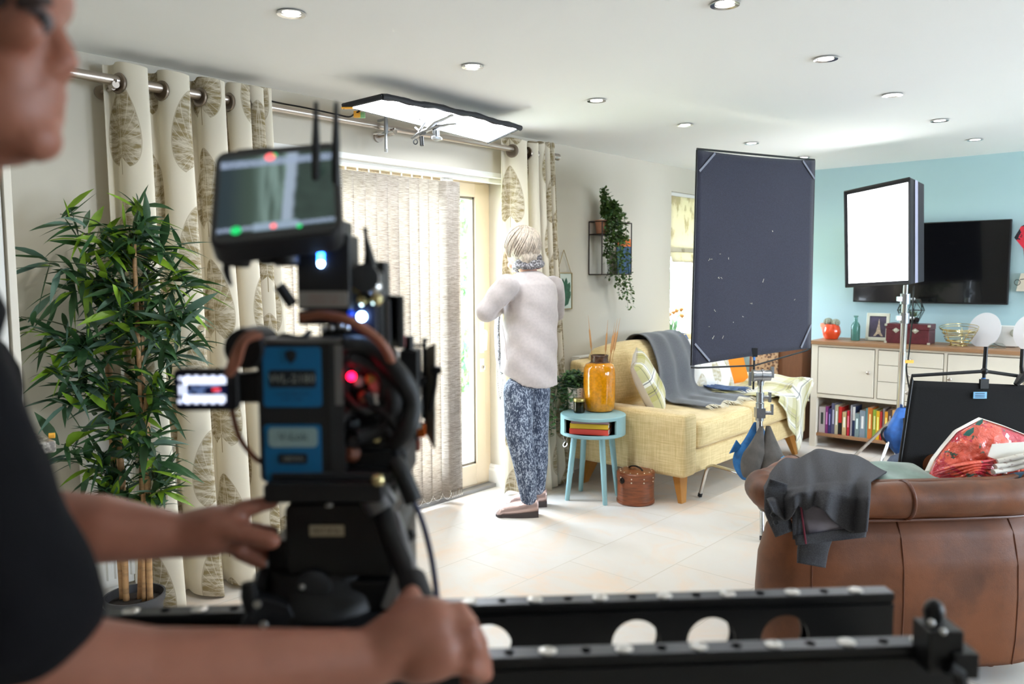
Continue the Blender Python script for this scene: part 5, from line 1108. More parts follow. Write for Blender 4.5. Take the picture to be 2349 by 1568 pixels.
def body(u, v):
    p, n = pth(u); k = v*(len(PR)-1); i = min(int(k), len(PR)-2); s = k-i; s2 = s
    o = PR[i][0]*(1-s)+PR[i+1][0]*s; z = PR[i][1]*(1-s2)+PR[i+1][1]*s2; z = z*(rimz(u)/.645)
    n = n if (n.y < 0 or u < .35 or u > .65) else -n
    q = p - n*-o; return loc(q.x, q.y, z)
# orient normals outwards
tst, nn = pth(.5); SG = 1 if nn.y < 0 else -1
def body2(u, v):
    p, n = pth(u); n = n*SG; k = v*(len(PR)-1); i = min(int(k), len(PR)-2); s = k-i
    o = PR[i][0]*(1-s)+PR[i+1][0]*s; z = (PR[i][1]*(1-s)+PR[i+1][1]*s)*(rimz(u)/.645 if v > .5 else 1); q = p+n*(o+.006*sin(u*60)*(1-v)*v)
    return loc(q.x, q.y, z)
MB().grid(body2, 110, 30, .02).build('outer_back', LEATH, ch, smooth=True, auto=False)
def rollp(u, off=0., dz=0.): p, n = pth(u); q = p+n*SG*(.045+off); return loc(q.x, q.y, rimz(u)+dz)
MB().tube([rollp(i/90) for i in range(91)], [.058-.008*max(0, 1-min(i, 90-i)/18)+.0018*sin(i*1.1) for i in range(91)], 24).build('rolled_rim', LEATH, ch, smooth=True)
for u in (0, 1): p = rollp(u); dr = (rollp(.01)-p if u == 0 else rollp(.99)-p).normalized(); MB().lathe([(.0, .012), (.03, .01), (.05, .004), (.053, 0)], p, 24, tuple(-dr)).build('scroll_end', LEATH, ch, smooth=True)
MB().tube([rollp(i/90, .012, -.064) for i in range(91)], .005, 8).build('rim_piping', PIPING, ch, smooth=True)
def seam(u, v0=0., v1=.97, r=.0025): MB().tube([V(body2(u, v0+(v1-v0)*k/12)) + (CAM-V(body2(u, .5))).normalized()*.001 for k in range(13)], r, 6).build('panel_seam', PIPING, ch, smooth=True)
US = []
for px in (1857, 2080, 2338):
    best = min(range(20, 80), key=lambda i: abs((lambda p: 1174.5+F_PX*(p-CAM).dot(rt)/(p-CAM).dot(fwd))(V(body2(i/100, .3)))-px)); US.append(best/100); seam(best/100)
u = US[1]; pc = rollp(u); qd = (rollp(u+.01)-rollp(u-.01)).normalized(); bx2 = basis(qd)
MB().tube([pc+(bx2[0]*cos(a*pi/12)+bx2[1]*sin(a*pi/12))*.0605 for a in range(24)], .006, 8, closed=True).build('rim_strap', PIPING, ch, smooth=True)
MB().prism([(.86, 2.62), (1.72, 2.64), (1.72, 3.25), (1.12, 3.2)], (0, 0, .1), V((cy_, sy_, 0)), V((-sy_, cy_, 0)), (0, 0, .26)).build('seat_frame', LEATH, ch, bev=.02)
sc_ = MB(); sc_.prism([(.98, 2.72), (1.68, 2.72), (1.68, 3.28), (1.16, 3.26)], (0, 0, .36), V((cy_, sy_, 0)), V((-sy_, cy_, 0)), (0, 0, .12)); sc_.build('seat_cushion', LEATH, ch, bev=.04)
def inner(u, v): p, n = pth(.1+.8*u); q = p-n*SG*(.02+.1*(1-v)); return loc(q.x, q.y, .4+(rimz(.1+.8*u)-.36)*v)
MB().grid(inner, 60, 8, .02).build('inner_back', LEATH, ch, smooth=True, auto=False)
for a, d in ((.92, 2.66), (1.68, 2.68), (1.14, 3.15), (1.68, 3.2)): p = loc(a, d, 0); MB().lathe([(.016, 0), (.024, .02), (.03, .1)], p, 16).build('foot', WALN, ch, smooth=True)
# cushions inside the chair
GC = mk('sage_green_velvet', (104, 126, 114), .8, sheen=.4, var=(.2, 14)); 
pillow('green_cushion', 'plump sage green cushion lying in the armchair beside the jacket', at(2052, 1105, 2.86), .30, .26, .1, facing((0.1, -.1, 1), 0) @ Matrix.Identity(3), GC)
pillow('green_cushion', 'flat sage green cushion under the floral bag in the armchair', at(2180, 1128, 2.82), .40, .30, .1, facing((0.05, -.1, 1), 30), GC)
# floral carrier bag and newspapers
def floral(t, b, c):
    v = coord(t); d = noi(t, v, 9, 4, .6, 1.); d2 = noi(t, v, 26, 3); k = mix(t, step(d, .46, .5), lin((196, 30, 50)), lin((232, 92, 66))); k = mix(t, step(d2, .62, .66), k, lin((66, 84, 66))); k = mix(t, step(noi(t, v, 16, 3), .66, .7), k, lin((246, 226, 226)))
    put(t, b.inputs['Normal'], bump(t, noi(t, v, 34, 5, .6, 2.), .9, .012)); return k
FLO = mk('glossy_floral_plastic', (200, 40, 50), .16, fn=floral, coat=.6)
bg_ = thing('floral_bag', 'shiny red floral carrier bag slumped upright in the leather armchair', 'bag', at(2220, 1095, 2.85))
OUT = [(2112, 1100), (2135, 1052), (2160, 1020), (2188, 987), (2245, 957), (2300, 975), (2349, 995), (2400, 1030), (2400, 1098)]
cx_, cyy = 2255, 1098
def bagf(dm, sc1, off):
    def fn(u, v):
        k = u*(len(OUT)-1); i = min(int(k), len(OUT)-2); s = k-i; x = OUT[i][0]*(1-s)+OUT[i+1][0]*s; y = OUT[i][1]*(1-s)+OUT[i+1][1]*s
        x = cx_+(x-cx_)*v*sc1+off; y = cyy+(y-cyy)*v*sc1
        dd = dm-.09*(1-v*v)**.5 if True else dm
        nz = mnoise.noise(V((x*.03, y*.03, 1)))*.022+mnoise.noise(V((x*.09, y*.09, 4)))*.010
        return at(x, y, dd+nz*(1-v**6))
    return fn
MB().grid(bagf(2.88, .97, 6), 60, 26, 0).build('front', FLO, bg_, smooth=True, auto=False, solid=.002)
MB().grid(bagf(2.93, 1.0, 0), 60, 16, 0).build('white_back', mk('white_plastic', (236, 232, 224), .3), bg_, smooth=True, auto=False, solid=.002)
rf = MB()
for k in range(5):
    y = 1062+k*8; rf.tube([at(2140+k*8, y+22-k*3, 2.78), at(2190+k*4, y+6, 2.75), at(2240, y-2-k*2, 2.74), at(2286-k*3, y-8+k*4, 2.76)], [.004, .012, .014, .004], 10, smooth=5, sq=.5)
rf.build('folds', FLO, bg_, smooth=True)
lf = MB(); lg_ = mk('printed_dark_green_leaf', (24, 92, 78), .3)
for x, y, s in ((2222, 990, 11), (2246, 968, 8)): lf.add([at(x+dx*s, y+dy*s, 2.83) for dx, dy in ((-1.2, .7), (-.3, -.3), (1.1, -1), (1.0, .1), (.1, .9))], [(0, 1, 2, 3, 4)])
lf.build('printed_leaf', lg_, bg_, solid=.002)
npm = thing('newspaper', 'folded newspaper and loose pages poking out beside the floral bag', 'newspaper', at(2330, 1075, 2.76)); NP_ = mk('newsprint', (214, 210, 200), .8, fn=lambda t, b, c: mix(t, step(noi(t, mapv(t, coord(t), (1, 1, 4)), 40, 2), .6, .7)*.7, c, lin((120, 70, 60))))
MB().prism([(2268, 1030), (2275, 1018), (2349, 1014), (2420, 1010), (2420, 1050), (2300, 1052)], (0, 0, 0), (1, 0, 0), (0, 1, 0), (0, 0, 1)) 
sheet = MB(); pts = [at(x, y, 2.76) for x, y in ((2266, 1046), (2276, 1018), (2349, 1013), (2420, 1010), (2420, 1056), (2300, 1060))]; sheet.add(pts, [tuple(range(6))]); sheet.build('page', mk('blank_page', (234, 230, 218), .7), npm, solid=.003)
for k, (y, r) in enumerate(((1050, .012), (1062, .013), (1074, .012))): MB().tube([at(2288-k*5, y+8, 2.74-.01*k), at(2320, y+1, 2.73), at(2349, y-6, 2.72), at(2410, y-14, 2.72)], r, 12, smooth=3, sq=.7).build('rolled_page', NP_, npm, smooth=True)
tag(MB().tube([at(2285, 1098, 2.8), at(2330, 1092, 2.78), at(2400, 1088, 2.78)], [.01, .022, .026], 12, smooth=4, sq=.6).build('blue_cloth', mk('teal_blue_cloth', (60, 104, 130), .8), None, smooth=True), 'strip of blue cloth under the newspaper in the armchair', 'cloth')
# ---- grey jacket thrown over the chair
jk = thing('grey_jacket', 'charcoal wool jacket with mauve lining draped over the armchair back', 'jacket', at(1880, 1230, 2.5))
TOP = [(1752, 1112), (1775, 1075), (1800, 1052), (1830, 1052), (1858, 1038), (1880, 1030), (1930, 1040), (1965, 1045), (2000, 1062), (2042, 1078)]
MID = [(1757, 1140), (1775, 1130), (1800, 1122), (1830, 1118), (1860, 1112), (1890, 1108), (1925, 1106), (1955, 1106), (1978, 1104), (1997, 1104)]
BOT = [(1768, 1170), (1788, 1184), (1808, 1192), (1828, 1160), (1850, 1168), (1872, 1160), (1900, 1186), (1938, 1212), (1965, 1222), (1986, 1218)]
def jrow(R_, u): p = path3([(a, b, 0) for a, b in R_], u); return p.x, p.y
def jfn(u, v):
    a, b, c_ = jrow(TOP, u), jrow(MID, u), jrow(BOT, u)
    if v < .45: s = v/.45; x = a[0]*(1-s)+b[0]*s; y = a[1]*(1-s)+b[1]*s; d0 = 2.66+.29*min(1, u/.45); d = d0-(d0-2.53)*s**.8
    else: s = (v-.45)/.55; x = b[0]*(1-s)+c_[0]*s; y = b[1]*(1-s)+c_[1]*s; d = 2.53-.115*min(1, s*3)**.7+.0*s
    fo = (sin(u*19+v*2.2)*.5+sin(u*37-v*3)*.25+.25*sin(u*11-v*5))*.045*(.75+v*.45)
    return at(x+fo*90*v, y, d-fo*.9-.012-.03*sin(pi*min(1, v*1.6)))
MB().grid(jfn, 90, 46, 0).build('body_panel', JACK, jk, smooth=True, auto=False, solid=.005)
def quad_cloth(pts, d0, amp, nm, m_, seed, nu=14, nv=14, sol=.003):
    A, B, C_, D_ = pts
    def fn(u, v):
        x = (A[0]*(1-u)+B[0]*u)*(1-v)+(D_[0]*(1-u)+C_[0]*u)*v; y = (A[1]*(1-u)+B[1]*u)*(1-v)+(D_[1]*(1-u)+C_[1]*u)*v
        return at(x, y, d0+amp*sin(u*7+seed+v*2)+amp*.5*sin(v*6+seed))
    return MB().grid(fn, nu, nv, 0).build(nm, m_, jk, smooth=True, auto=False, solid=sol)
quad_cloth([(1838, 1150), (1935, 1180), (1975, 1215), (1852, 1232)], 2.44, .006, 'lining', LINING, 1)
quad_cloth([(1817, 1145), (1840, 1150), (1850, 1240), (1818, 1236)], 2.435, .003, 'front_facing', JACK, 2)
quad_cloth([(1822, 1228), (1990, 1205), (1986, 1232), (1826, 1250)], 2.43, .004, 'hem', JACK, 3)
MB().tube([at(1836, 1150, 2.425), at(1841, 1190, 2.424), at(1849, 1247, 2.42)], .0028, 6, smooth=3).build('maroon_piping', MAROON, jk, smooth=True)
def slv(pts, ws, dd, nm, sq=.4):
    def fn(u, v):
        k = v*(len(pts)-1); i = min(int(k), len(pts)-2); s = k-i; x = pts[i][0]*(1-s)+pts[i+1][0]*s; y = pts[i][1]*(1-s)+pts[i+1][1]*s; w_ = ws[i]*(1-s)+ws[i+1]*s; a = u*2*pi
        tx, ty = pts[i+1][0]-pts[i][0], pts[i+1][1]-pts[i][1]; L = sqrt(tx*tx+ty*ty); nx, ny = ty/L, -tx/L
        wv = 1+.05*sin(a*3+v*7)
        return at(x+nx*cos(a)*w_*wv, y+ny*cos(a)*w_*wv, dd-sin(a)*w_*sq*dd/F_PX+.006*sin(v*9))
    return MB().grid(fn, 26, 24, 0).build(nm, JACK, jk, smooth=True, auto=False, solid=.004)
slv([(1880, 1190), (1870, 1240), (1860, 1296)], [38, 36, 32], 2.46, 'sleeve')
slv([(1786, 1104), (1778, 1130), (1780, 1170), (1800, 1224)], [20, 24, 24, 22], 2.445, 'sleeve')
for x, y in ((1773, 1180), (1779, 1197)): MB().lathe([(.0, .003), (.005, .002), (.0075, .003), (.008, 0)], at(x, y, 2.415), 18, tuple(-fwd)).build('button', BLK, jk, smooth=True)
# ================================================================ bamboo, kitchen end
pb = V((-3.05, 1.225, 0)); bp = thing('potted_bamboo', 'tall artificial bamboo with dense leaves in a charcoal pot before the curtain', 'plant', (pb.x, pb.y, 0))
MB().lathe([(.085, 0), (.09, .004), (.102, .13), (.108, .132), (.11, .16), (.103, .16), (.098, .135), (.096, .12)], pb, 40).build('pot', POTM, bp, smooth=True)
MB().lathe([(0, .135), (.05, .138), (.097, .13)], pb, 24).build('soil', SOIL, bp, smooth=True)
def cpt(x, y, d=None):     # point on the plant's own upright plane
    r = ray(x, y); n = V((-sy_, cy_, 0)); k = (pb-CAM).dot(n)/r.dot(n); return CAM+r*k
canes = [((282, 1368), (262, 1080), (246, 800), .013), ((288, 1368), (278, 1100), (262, 900), .011), ((318, 1360), (322, 1050), (318, 660), .011), ((326, 1362), (318, 1000), (300, 560), .008), ((349, 1350), (347, 1100), (347, 900), .011), ((300, 1366), (285, 1150), (272, 950), .009)]
rnd = random.Random(21)
for k, (a, b, c_, r) in enumerate(canes):
    P = [cpt(*q) for q in (a, b, c_)]; P[0].z = .13
    off = V((rnd.uniform(-.04, .04), rnd.uniform(-.03, .03), 0)); P = [p+off*(.6 if i == 0 else 1) for i, p in enumerate(P)]
    pts, _ = spline(P, r, 10); rs = [r*(1+.14*(i % 5 == 0)) for i in range(len(pts))]
    MB().tube(pts, rs, 12).build('cane', BAMB, bp, smooth=True, auto=False)
# branch tips where leaf sprays sit (photo positions on the plant plane, depth offset in metres)
TIPS = [(318, 470, 12), (140, 495, 8), (300, 520, 12), (250, 560, 10), (165, 545, 8), (400, 560, 9), (110, 600, 8), (200, 610, 12), (330, 590, 12), (270, 640, 12), (395, 630, 10), (440, 650, 9), (150, 660, 10), (90, 720, 8), (220, 690, 12), (320, 690, 12), (390, 700, 12), (460, 700, 9), (140, 760, 10), (200, 770, 12), (270, 750, 12), (340, 770, 12), (410, 780, 9), (110, 820, 9), (180, 840, 10), (235, 850, 9), (310, 840, 8), (390, 840, 9), (160, 900, 8), (255, 900, 12), (350, 920, 11), (230, 950, 10), (300, 960, 9), (375, 975, 10), (190, 1000, 9), (250, 1020, 10), (330, 1010, 8), (395, 1030, 8), (210, 1070, 10), (265, 1085, 10), (370, 1080, 9), (230, 1130, 9), (340, 1130, 7), (400, 1110, 7), (190, 1120, 8), (300, 1140, 6), (370, 880, 9), (445, 740, 8), (350, 500, 10), (215, 540, 8), (105, 660, 7), (285, 700, 11)]
lv, tw = MB(), MB()
stems = [[cpt(*q) for q in c_[:3]] for c_ in canes]
for (x, y, n) in TIPS:
    base_ = cpt(x, y); dp = rnd.uniform(-.16, .12) if y > 520 else rnd.uniform(-.06, .06); tip = base_+V((-sy_, cy_, 0))*dp
    if tip.x < -3.11: tip.x = -3.11
    best = min((p for s in stems for p in (s[0].lerp(s[1], .5), s[1], s[1].lerp(s[2], .5), s[2])), key=lambda p: (p-tip).length+abs(p.z+.12-tip.z)*.5)
    mid = best.lerp(tip, .5)+V((0, 0, .03)); tw.tube([best, mid, tip], [.0035, .0025, .0016], 5, smooth=4)
    main = (tip-best); main.z += .05; main.normalize()
    for k in range(int(n*2.4)):
        back = rnd.uniform(0, .15); p = tip-main*back+V([rnd.uniform(-.012, .012) for _ in range(3)])
        d = (main*rnd.uniform(.1, 1.)+V((rnd.gauss(0, 1)*.75, rnd.gauss(0, 1)*.75, rnd.gauss(.0, .5)))).normalized()
        s = rnd.uniform(.09, .18); wd = s*rnd.uniform(.075, .105); sd = d.cross(V((rnd.gauss(0, .5), rnd.gauss(0, .5), 1))).normalized(); nn = sd.cross(d)
        if p.x+d.x*s < -3.15: d.x = abs(d.x)*.4; d.normalize()
        dr = rnd.uniform(.05, .5); pts = []; mi = rnd.choices((0, 1, 2), (52, 28 if y < 900 else 20, 20))[0]
        for j, wk in enumerate((.12, .75, 1., .85, .45, 0)):
            t_ = j/5; c_ = p+d*s*t_+V((0, 0, -s*dr*t_*t_)); pts.append((c_-sd*wd*wk, c_-nn*wd*.25*wk, c_+sd*wd*wk))
        vs = [q for tr in pts for q in tr]; fs = []
        for j in range(5): a = j*3; fs += [(a, a+1, a+4, a+3), (a+1, a+2, a+5, a+4)]
        lv.add(vs, fs, mi)
lv.build('foliage', [GREEN1, GREEN2, GREEN3], bp, smooth=True, auto=False)['kind'] = 'stuff'; tw.build('twigs', mk('green_brown_twig', (74, 84, 56), .7), bp)
# kitchen unit end beside the wall
ku = thing('kitchen_unit', 'white kitchen unit end with speckled granite worktop beside the bamboo', 'kitchen unit', (-3.0, .4, 0))
def gran(t, b, c):
    d = vor(t, coord(t), 110, 1); n = noi(t, coord(t), 60, 4); return mix(t, step(n, .42, .62), lin((120, 112, 104)), mix(t, step(noi(t, coord(t), 150, 2), .55, .65), lin((206, 198, 186)), lin((160, 150, 140))))
MB().bx(WX+.005, -2.52, -.35, .81, .865, .9).build('worktop', mk('speckled_granite', (186, 178, 168), .25, fn=gran), ku, bev=.006)
MB().bx(WX+.005, -2.57, -.35, .775, .0, .865).build('carcass', CREAM, ku); MB().bx(WX+.05, -2.62, .775, .79, .1, .855).build('end_panel', WHITE, ku, bev=.003); MB().bx(-2.57, -2.552, -.33, .30, .1, .85).bx(-2.57, -2.552, .305, .77, .1, .85).build('door', WHITE, ku, bev=.003)
tag(MB().tube([onz(112, 999, .907), onz(126, 998, .907)], .008, 10).build('orange_pen', bpy.data.materials['orange_tape'], None, smooth=True), 'small orange object lying on the granite worktop', 'pen')
tc_ = thing('tall_cabinet', 'tall white cabinet at the picture edge behind the camera operator', 'cabinet', (-3.05, .3, 0))
MB().bx(WX+.005, -2.77, -.3, .795, .902, 2.2).build('carcass', CREAM, tc_); MB().bx(-2.77, -2.75, -.28, .768, .91, 2.19).build('door', WHITE, tc_, bev=.003); MB().bx(-2.77, -2.745, .775, .797, .905, 2.195).build('edge_trim', CREAM, tc_, bev=.002)
# ================================================================ woman at the patio door
DW = 4.58
def W_(x, y, d=DW): return at(x, y, d)
wm = thing('person', 'woman with short silver hair, pale long jumper and speckled trousers, back turned, looking out', 'person', (-2.93, 3.4, 0))
s = DW/F_PX
hd = W_(1196, 566, 4.60); FV = V((-1, .05, 0)).normalized(); LV = V((.05, 1, 0)).normalized()      # she faces the door; LV is her right
b = MB()
Rh = Matrix((FV, LV, V((0, 0, 1)))).transposed()
b.ell(hd+V((0, 0, .0)), (.092, .075, .108), rot=Rh).ell(hd+FV*.045+V((0, 0, -.04)), (.055, .052, .07), rot=Rh).ell(hd+FV*.085+V((0, 0, -.105)), .022).cap(hd+FV*.095+V((0, 0, .005)), .009, hd+FV*.112+V((0, 0, -.035)), .012)
b.ell(hd+FV*.094+V((0, 0, -.062)), (.012, .022, .006), rot=Rh).ell(hd+FV*.092+V((0, 0, -.074)), (.012, .02, .006), rot=Rh)
for sg in (-1, 1): b.ell(hd+LV*sg*.074+V((0, 0, -.02)), (.016, .008, .03), rot=Rh)
nk = W_(1212, 622, 4.6); b.cap(hd+V((0, 0, -.07))-FV*.01, .05, nk, .052).ell(W_(1213, 668, 4.6), (.13, .09, .07), rot=Rh @ Matrix.Rotation(pi/2, 3, 'Z')).cap(W_(1213, 680, 4.6), .11, W_(1213, 840, 4.6), .095)
Ls, Rs = W_(1162, 655, 4.46), W_(1268, 655, 4.72); Le, Re = W_(1114, 716, 4.46), W_(1276, 716, 4.88); Lw, Rw = W_(1158, 700, 4.85), W_(1186, 704, 4.97)
b.chain([Ls, Le, Lw], [.045, .036, .025]).chain([Rs, Re, Rw], [.045, .036, .025])
for w_, dr in ((Lw, (Rs-Lw)), (Rw, (Ls-Rw))):
    dr = dr.normalized(); pc = w_+dr*.05; b.cap(w_, .024, pc, .03); q = dr.cross(V((0, 0, 1))).normalized()
    for k in range(4): o_ = V((0, 0, .024-.016*k)); b.chain([pc+o_, pc+o_+dr*.045, pc+o_*.9+dr*(.07-.006*abs(k-1.5))], [.0095, .0085, .007], 8)
    b.chain([w_+dr*.02+V((0, 0, .02)), w_+dr*.045+V((0, 0, .045)), w_+dr*.07+V((0, 0, .05))], [.011, .0095, .008], 8)
LG1 = [W_(1194, 862, 4.54), W_(1190, 990, 4.5), W_(1203, 1060, 4.5), W_(1213, 1150, 4.52)]; LG2 = [W_(1226, 855, 4.68), W_(1229, 990, 4.69), W_(1232, 1060, 4.70), W_(1233, 1118, 4.72)]
LG1[3].z = .10; LG2[3].z = .10
for LG in (LG1, LG2): b.chain(LG, [.05, .05, .045, .034]); f_o = V((LG[3].x, LG[3].y, .05)); b.chain([LG[3], f_o+V((0, 0, .005)), f_o+V((-cy_, -sy_, 0))*.1-V((0, 0, .012))], [.034, .036, .026])
b.build('body', SKIN, wm, remesh=.006, smth=3)
# jumper
j = MB()
def ringloft(mb, rings, n=48, mi=0, drop=0):
    vs = []
    for j_, (x, y, d, wa, wd) in enumerate(rings):
        c_ = W_(x, y, d); dk = drop*max(0, j_-len(rings)+4)/3
        for i in range(n): a = 2*pi*i/n; q = LR@V((cos(a)*wa*s, sin(a)*wd, 0)); e_b = cos(a)*.8-sin(a)*.6; vs.append(c_+q-V((0, 0, dk*max(0, min(1, .35+e_b*1.3)))))
    R_ = len(rings); fs = [(j_*n+i, j_*n+(i+1) % n, (j_+1)*n+(i+1) % n, (j_+1)*n+i) for j_ in range(R_-1) for i in range(n)]
    fs += [tuple(range(n)), tuple(range((R_-1)*n, R_*n))[::-1]]
    return mb.add(vs, fs, mi)
ringloft(j, [(1214, 622, 4.6, 26, .062), (1214, 634, 4.6, 44, .09), (1215, 650, 4.6, 58, .125), (1217, 690, 4.6, 64, .145), (1217, 740, 4.6, 62, .145), (1215, 790, 4.6, 64, .165), (1213, 825, 4.6, 65, .18), (1213, 840, 4.6, 66, .185), (1214, 852, 4.6, 66, .185)], drop=.075)
j.chain([Ls+V((0, 0, -.005)), Le, Lw], [.072, .058, .042], 20).chain([Rs+V((0, 0, -.005)), Re, Rw], [.07, .056, .042], 20)
jm = j.build('jumper', KNIT, wm, remesh=.007, smth=6)
dspl = jm.data
for v in ():            # soft diagonal drag folds below the near arm
    p = v.co; q = 3*sin((p.z*1.6+(p.x+p.y)*.9)*26)+2*sin((p.z*.9-(p.x-p.y)*1.2)*31+1); v.co += v.normal*.0009*q*(1 if p.z < 1.42 else .3)
MB().tube([W_(1214, 650, 4.44)+V((0, 0, 0)) if False else W_(1152, 745, 4.42), W_(1160, 790, 4.43), W_(1163, 825, 4.43)], .0022, 6, smooth=4).build('side_seam', mk('seam_shadow_thread', (186, 172, 168), .9), wm, smooth=True)  # seam thread in nearly the same tone as the knit
# collar line showing a coral top, scarf and necklace
MB().tube([nk+LR@V((.068*cos(a*pi/10), .062*sin(a*pi/10), .022-.004*sin(a*pi/10))) for a in range(20)], .007, 8, closed=True).build('coral_neckline', mk('coral_top', (232, 140, 130), .8), wm, smooth=True)
sc1 = MB()
for k, (r_, z, t_) in enumerate(((.070, .046, .018), (.074, .028, .02), (.064, .064, .015))):
    sc1.tube([nk+LR@V((r_*cos(a*pi/14), r_*.92*sin(a*pi/14), z+.008*sin(a*pi/7+k)+.012*sin(a*pi/14+2.4))) for a in range(28)], [t_+.003*sin(a*2.3+k) for a in range(28)], 10, closed=True)
sc1.build('scarf', SCARF, wm, smooth=True, auto=False)
MB().tube([W_(1170, 660, 4.86), W_(1143, 720, 4.84), W_(1141, 790, 4.82), W_(1147, 845, 4.82), W_(1152, 858, 4.82)], [.02, .03, .033, .03, .02], 10, smooth=5, sq=.35).build('scarf_end', SCARF, wm, smooth=True, auto=False)
bd = MB(); pts, _ = spline([W_(1141, 820, 4.80), W_(1141, 870, 4.80), W_(1147, 915, 4.80), W_(1153, 870, 4.80)], .003, 12)
for p in pts: bd.ell(p, .0045, 8, 6)
bd.build('bead_fringe', mk('pearl_bead', (206, 198, 190), .3), wm, smooth=True)['kind'] = 'stuff'
# trousers
LG1[0] = W_(1190, 896, 4.52); LG2[0] = W_(1228, 896, 4.68)
t = MB(); t.chain(LG1, [.090, .080, .067, .047], 22).chain(LG2, [.090, .076, .066, .046], 22).cap(W_(1208, 800, 4.6), .11, W_(1210, 850, 4.6), .11, 24)
tr = t.build('trousers', TROUS, wm, remesh=.007, smth=4)
# hair: swept bob built of many locks over a cap
h = MB(); hc = hd+V((0, 0, .012))-FV*.012; h.ell(hc, (.112, .096, .112), 30, 20, rot=Rh)
h.ell(hd-FV*.065+V((0, 0, -.055)), (.05, .07, .062), rot=Rh)
h.build('hair', HAIR, wm, remesh=.005, smth=2)
hl = MB(); rnd = random.Random(31)
for k in range(150):
    th = rnd.uniform(-2.7, 2.7); ph = rnd.uniform(.05, 1.35); P = []
    for q in range(6):
        e = ph+q*.24; lat = th*(1+.05*q)+.12*q; rr = .985+.015*rnd.random(); x = sin(min(e, 2.25))*cos(pi+lat*.95); y = sin(min(e, 2.25))*sin(pi+lat*.95); z = cos(min(e, 2.25))
        P.append(hc+Rh@V((x*.115*rr, y*.099*rr, z*.114*rr)))
    hl.tube(P, [.002, .004, .005, .005, .0035, .001], 6, smooth=3, sq=.5)
hl.build('hair_locks', HAIR, wm, smooth=True, auto=False)['kind'] = 'stuff'
# shoes
def shoe(ank, nm):
    D_ = V((-cy_, -sy_, 0)); S_ = V((-sy_, cy_, 0)); heel = V((ank.x, ank.y, 0))-D_*.055; t_ = thing if False else None
    def prof(u): # half width along the length 0 heel..1 toe
        return .034+.012*sin(pi*min(1, u*1.15))-.0*u if u < .85 else .046*max(.001, 1-((u-.85)/.15)**2)**.5*.9
    def rg(hfun, off=0.):
        def fn(u, v):
            uu = u*.999; w_ = max(.004, prof(uu))+off; a = pi*v; c_ = heel+D_*(.245*uu); hh = hfun(uu)
            return c_+S_*(cos(a)*w_)+V((0, 0, .012+.022*(1-uu)+hh*sin(a)**.6))
        return fn
    sh_ = MB().grid(rg(lambda u: .048*(1-u)**.5*(1 if u < .25 else .9)+.022+.01*sin(pi*u) if u < .9 else .026*(1-(u-.9)/.12)), 24, 16, .003).build(nm, SHOE, wm, smooth=True, auto=False)
    pl = [(D_*(.245*k/20), max(.006, prof(k/20))+.002) for k in range(21)]; pts = [heel+o+S_*w_ for o, w_ in pl]+[heel+o-S_*w_ for o, w_ in pl[::-1]]
    n = len(pts); tp = [p+V((0, 0, .014+.022*(1-min(1, (p-heel).dot(D_)/.245)))) for p in pts]
    MB().add([p+V((0, 0, .001)) for p in pts]+tp, [tuple(range(n)), tuple(range(2*n-1, n-1, -1))]+[(i, n+i, n+(i+1) % n, (i+1) % n) for i in range(n)]).build('sole', SOLE, sh_)
shoe(LG1[3], 'shoe'); shoe(LG2[3], 'shoe')
# ================================================================ camera slider
RZ = .937
def rail(nm, pA, pB, par, holes, cut_pitch=.0965, hole_px=()):
    A, B = onz(*pA, RZ), onz(*pB, RZ); u_ = (B-A).normalized(); n_ = V((-u_.y, u_.x, 0)); L = (B-A).length; wd, H = .028, .10
    mb = MB()
    mb.prism([(-wd/2, -.009), (wd/2, -.009), (wd/2, -.002), (wd/2-.003, 0), (-wd/2+.003, 0), (-wd/2, -.002)], A, n_, (0, 0, 1), u_*L)        # top flange
    mb.prism([(-wd/2+.004, -.009), (wd/2-.004, -.009), (wd/2-.004, -.015), (-wd/2+.004, -.015)], A, n_, (0, 0, 1), u_*L)
    mb.prism([(-wd/2, -.015), (wd/2, -.015), (wd/2, -.022), (-wd/2, -.022)], A, n_, (0, 0, 1), u_*L)
    mb.prism([(-wd/2, -H), (wd/2, -H), (wd/2, -H+.006), (-wd/2, -H+.006)], A, n_, (0, 0, 1), u_*L)
    zt, zb = -.022, -H+.006; r_ = .0335; zc = -.060; ts = sorted((( onz(x, 1390, RZ) if False else A+u_*0) and 0) for x in [])
    ts = []
    for hx_, hy2 in hole_px:
        r = ray(hx_, hy2); k = (A-CAM).dot(n_)/r.dot(n_); ts.append((CAM+r*k-A).dot(u_))
    for off in (-wd/2+.001, wd/2-.004):
        x = 0.
        for tc in sorted(ts)+[None]:
            if tc is None: segs = (x, L)
            else: segs = (x, tc-.045)
            if segs[1] > segs[0]: mb.prism([(segs[0], zb), (segs[1], zb), (segs[1], zt), (segs[0], zt)], A+n_*off, u_, (0, 0, 1), n_*.003)
            if tc is None: break
            sq = []; ci = []
            N = 32
            for i in range(N):
                a = 2*pi*i/N+pi/4; cx_, sx_ = cos(a), sin(a); m_ = max(abs(cx_), abs(sx_)); X, Z_ = cx_/m_*.045, sx_/m_
                sq.append((tc+X, zt+(zb-zt)*(.5-Z_*.5))); ci.append((tc+cx_*r_, zc+sx_*r_ if abs(zc+sx_*r_) < 1 else 0))
            vs = [A+n_*(off+o)+u_*p[0]+V((0, 0, p[1])) for o in (0, .003) for p in sq+ci]; fs = []
            for i in range(N):
                k2 = (i+1) % N; fs += [(i, k2, N+k2, N+i), (2*N+i, 3*N+i, 3*N+k2, 2*N+k2), (N+i, N+k2, 3*N+k2, 3*N+i)]
            mb.add(vs, fs); x = tc+.045
    o = mb.build(nm, BLK, par); return o, A, B, u_, n_, L
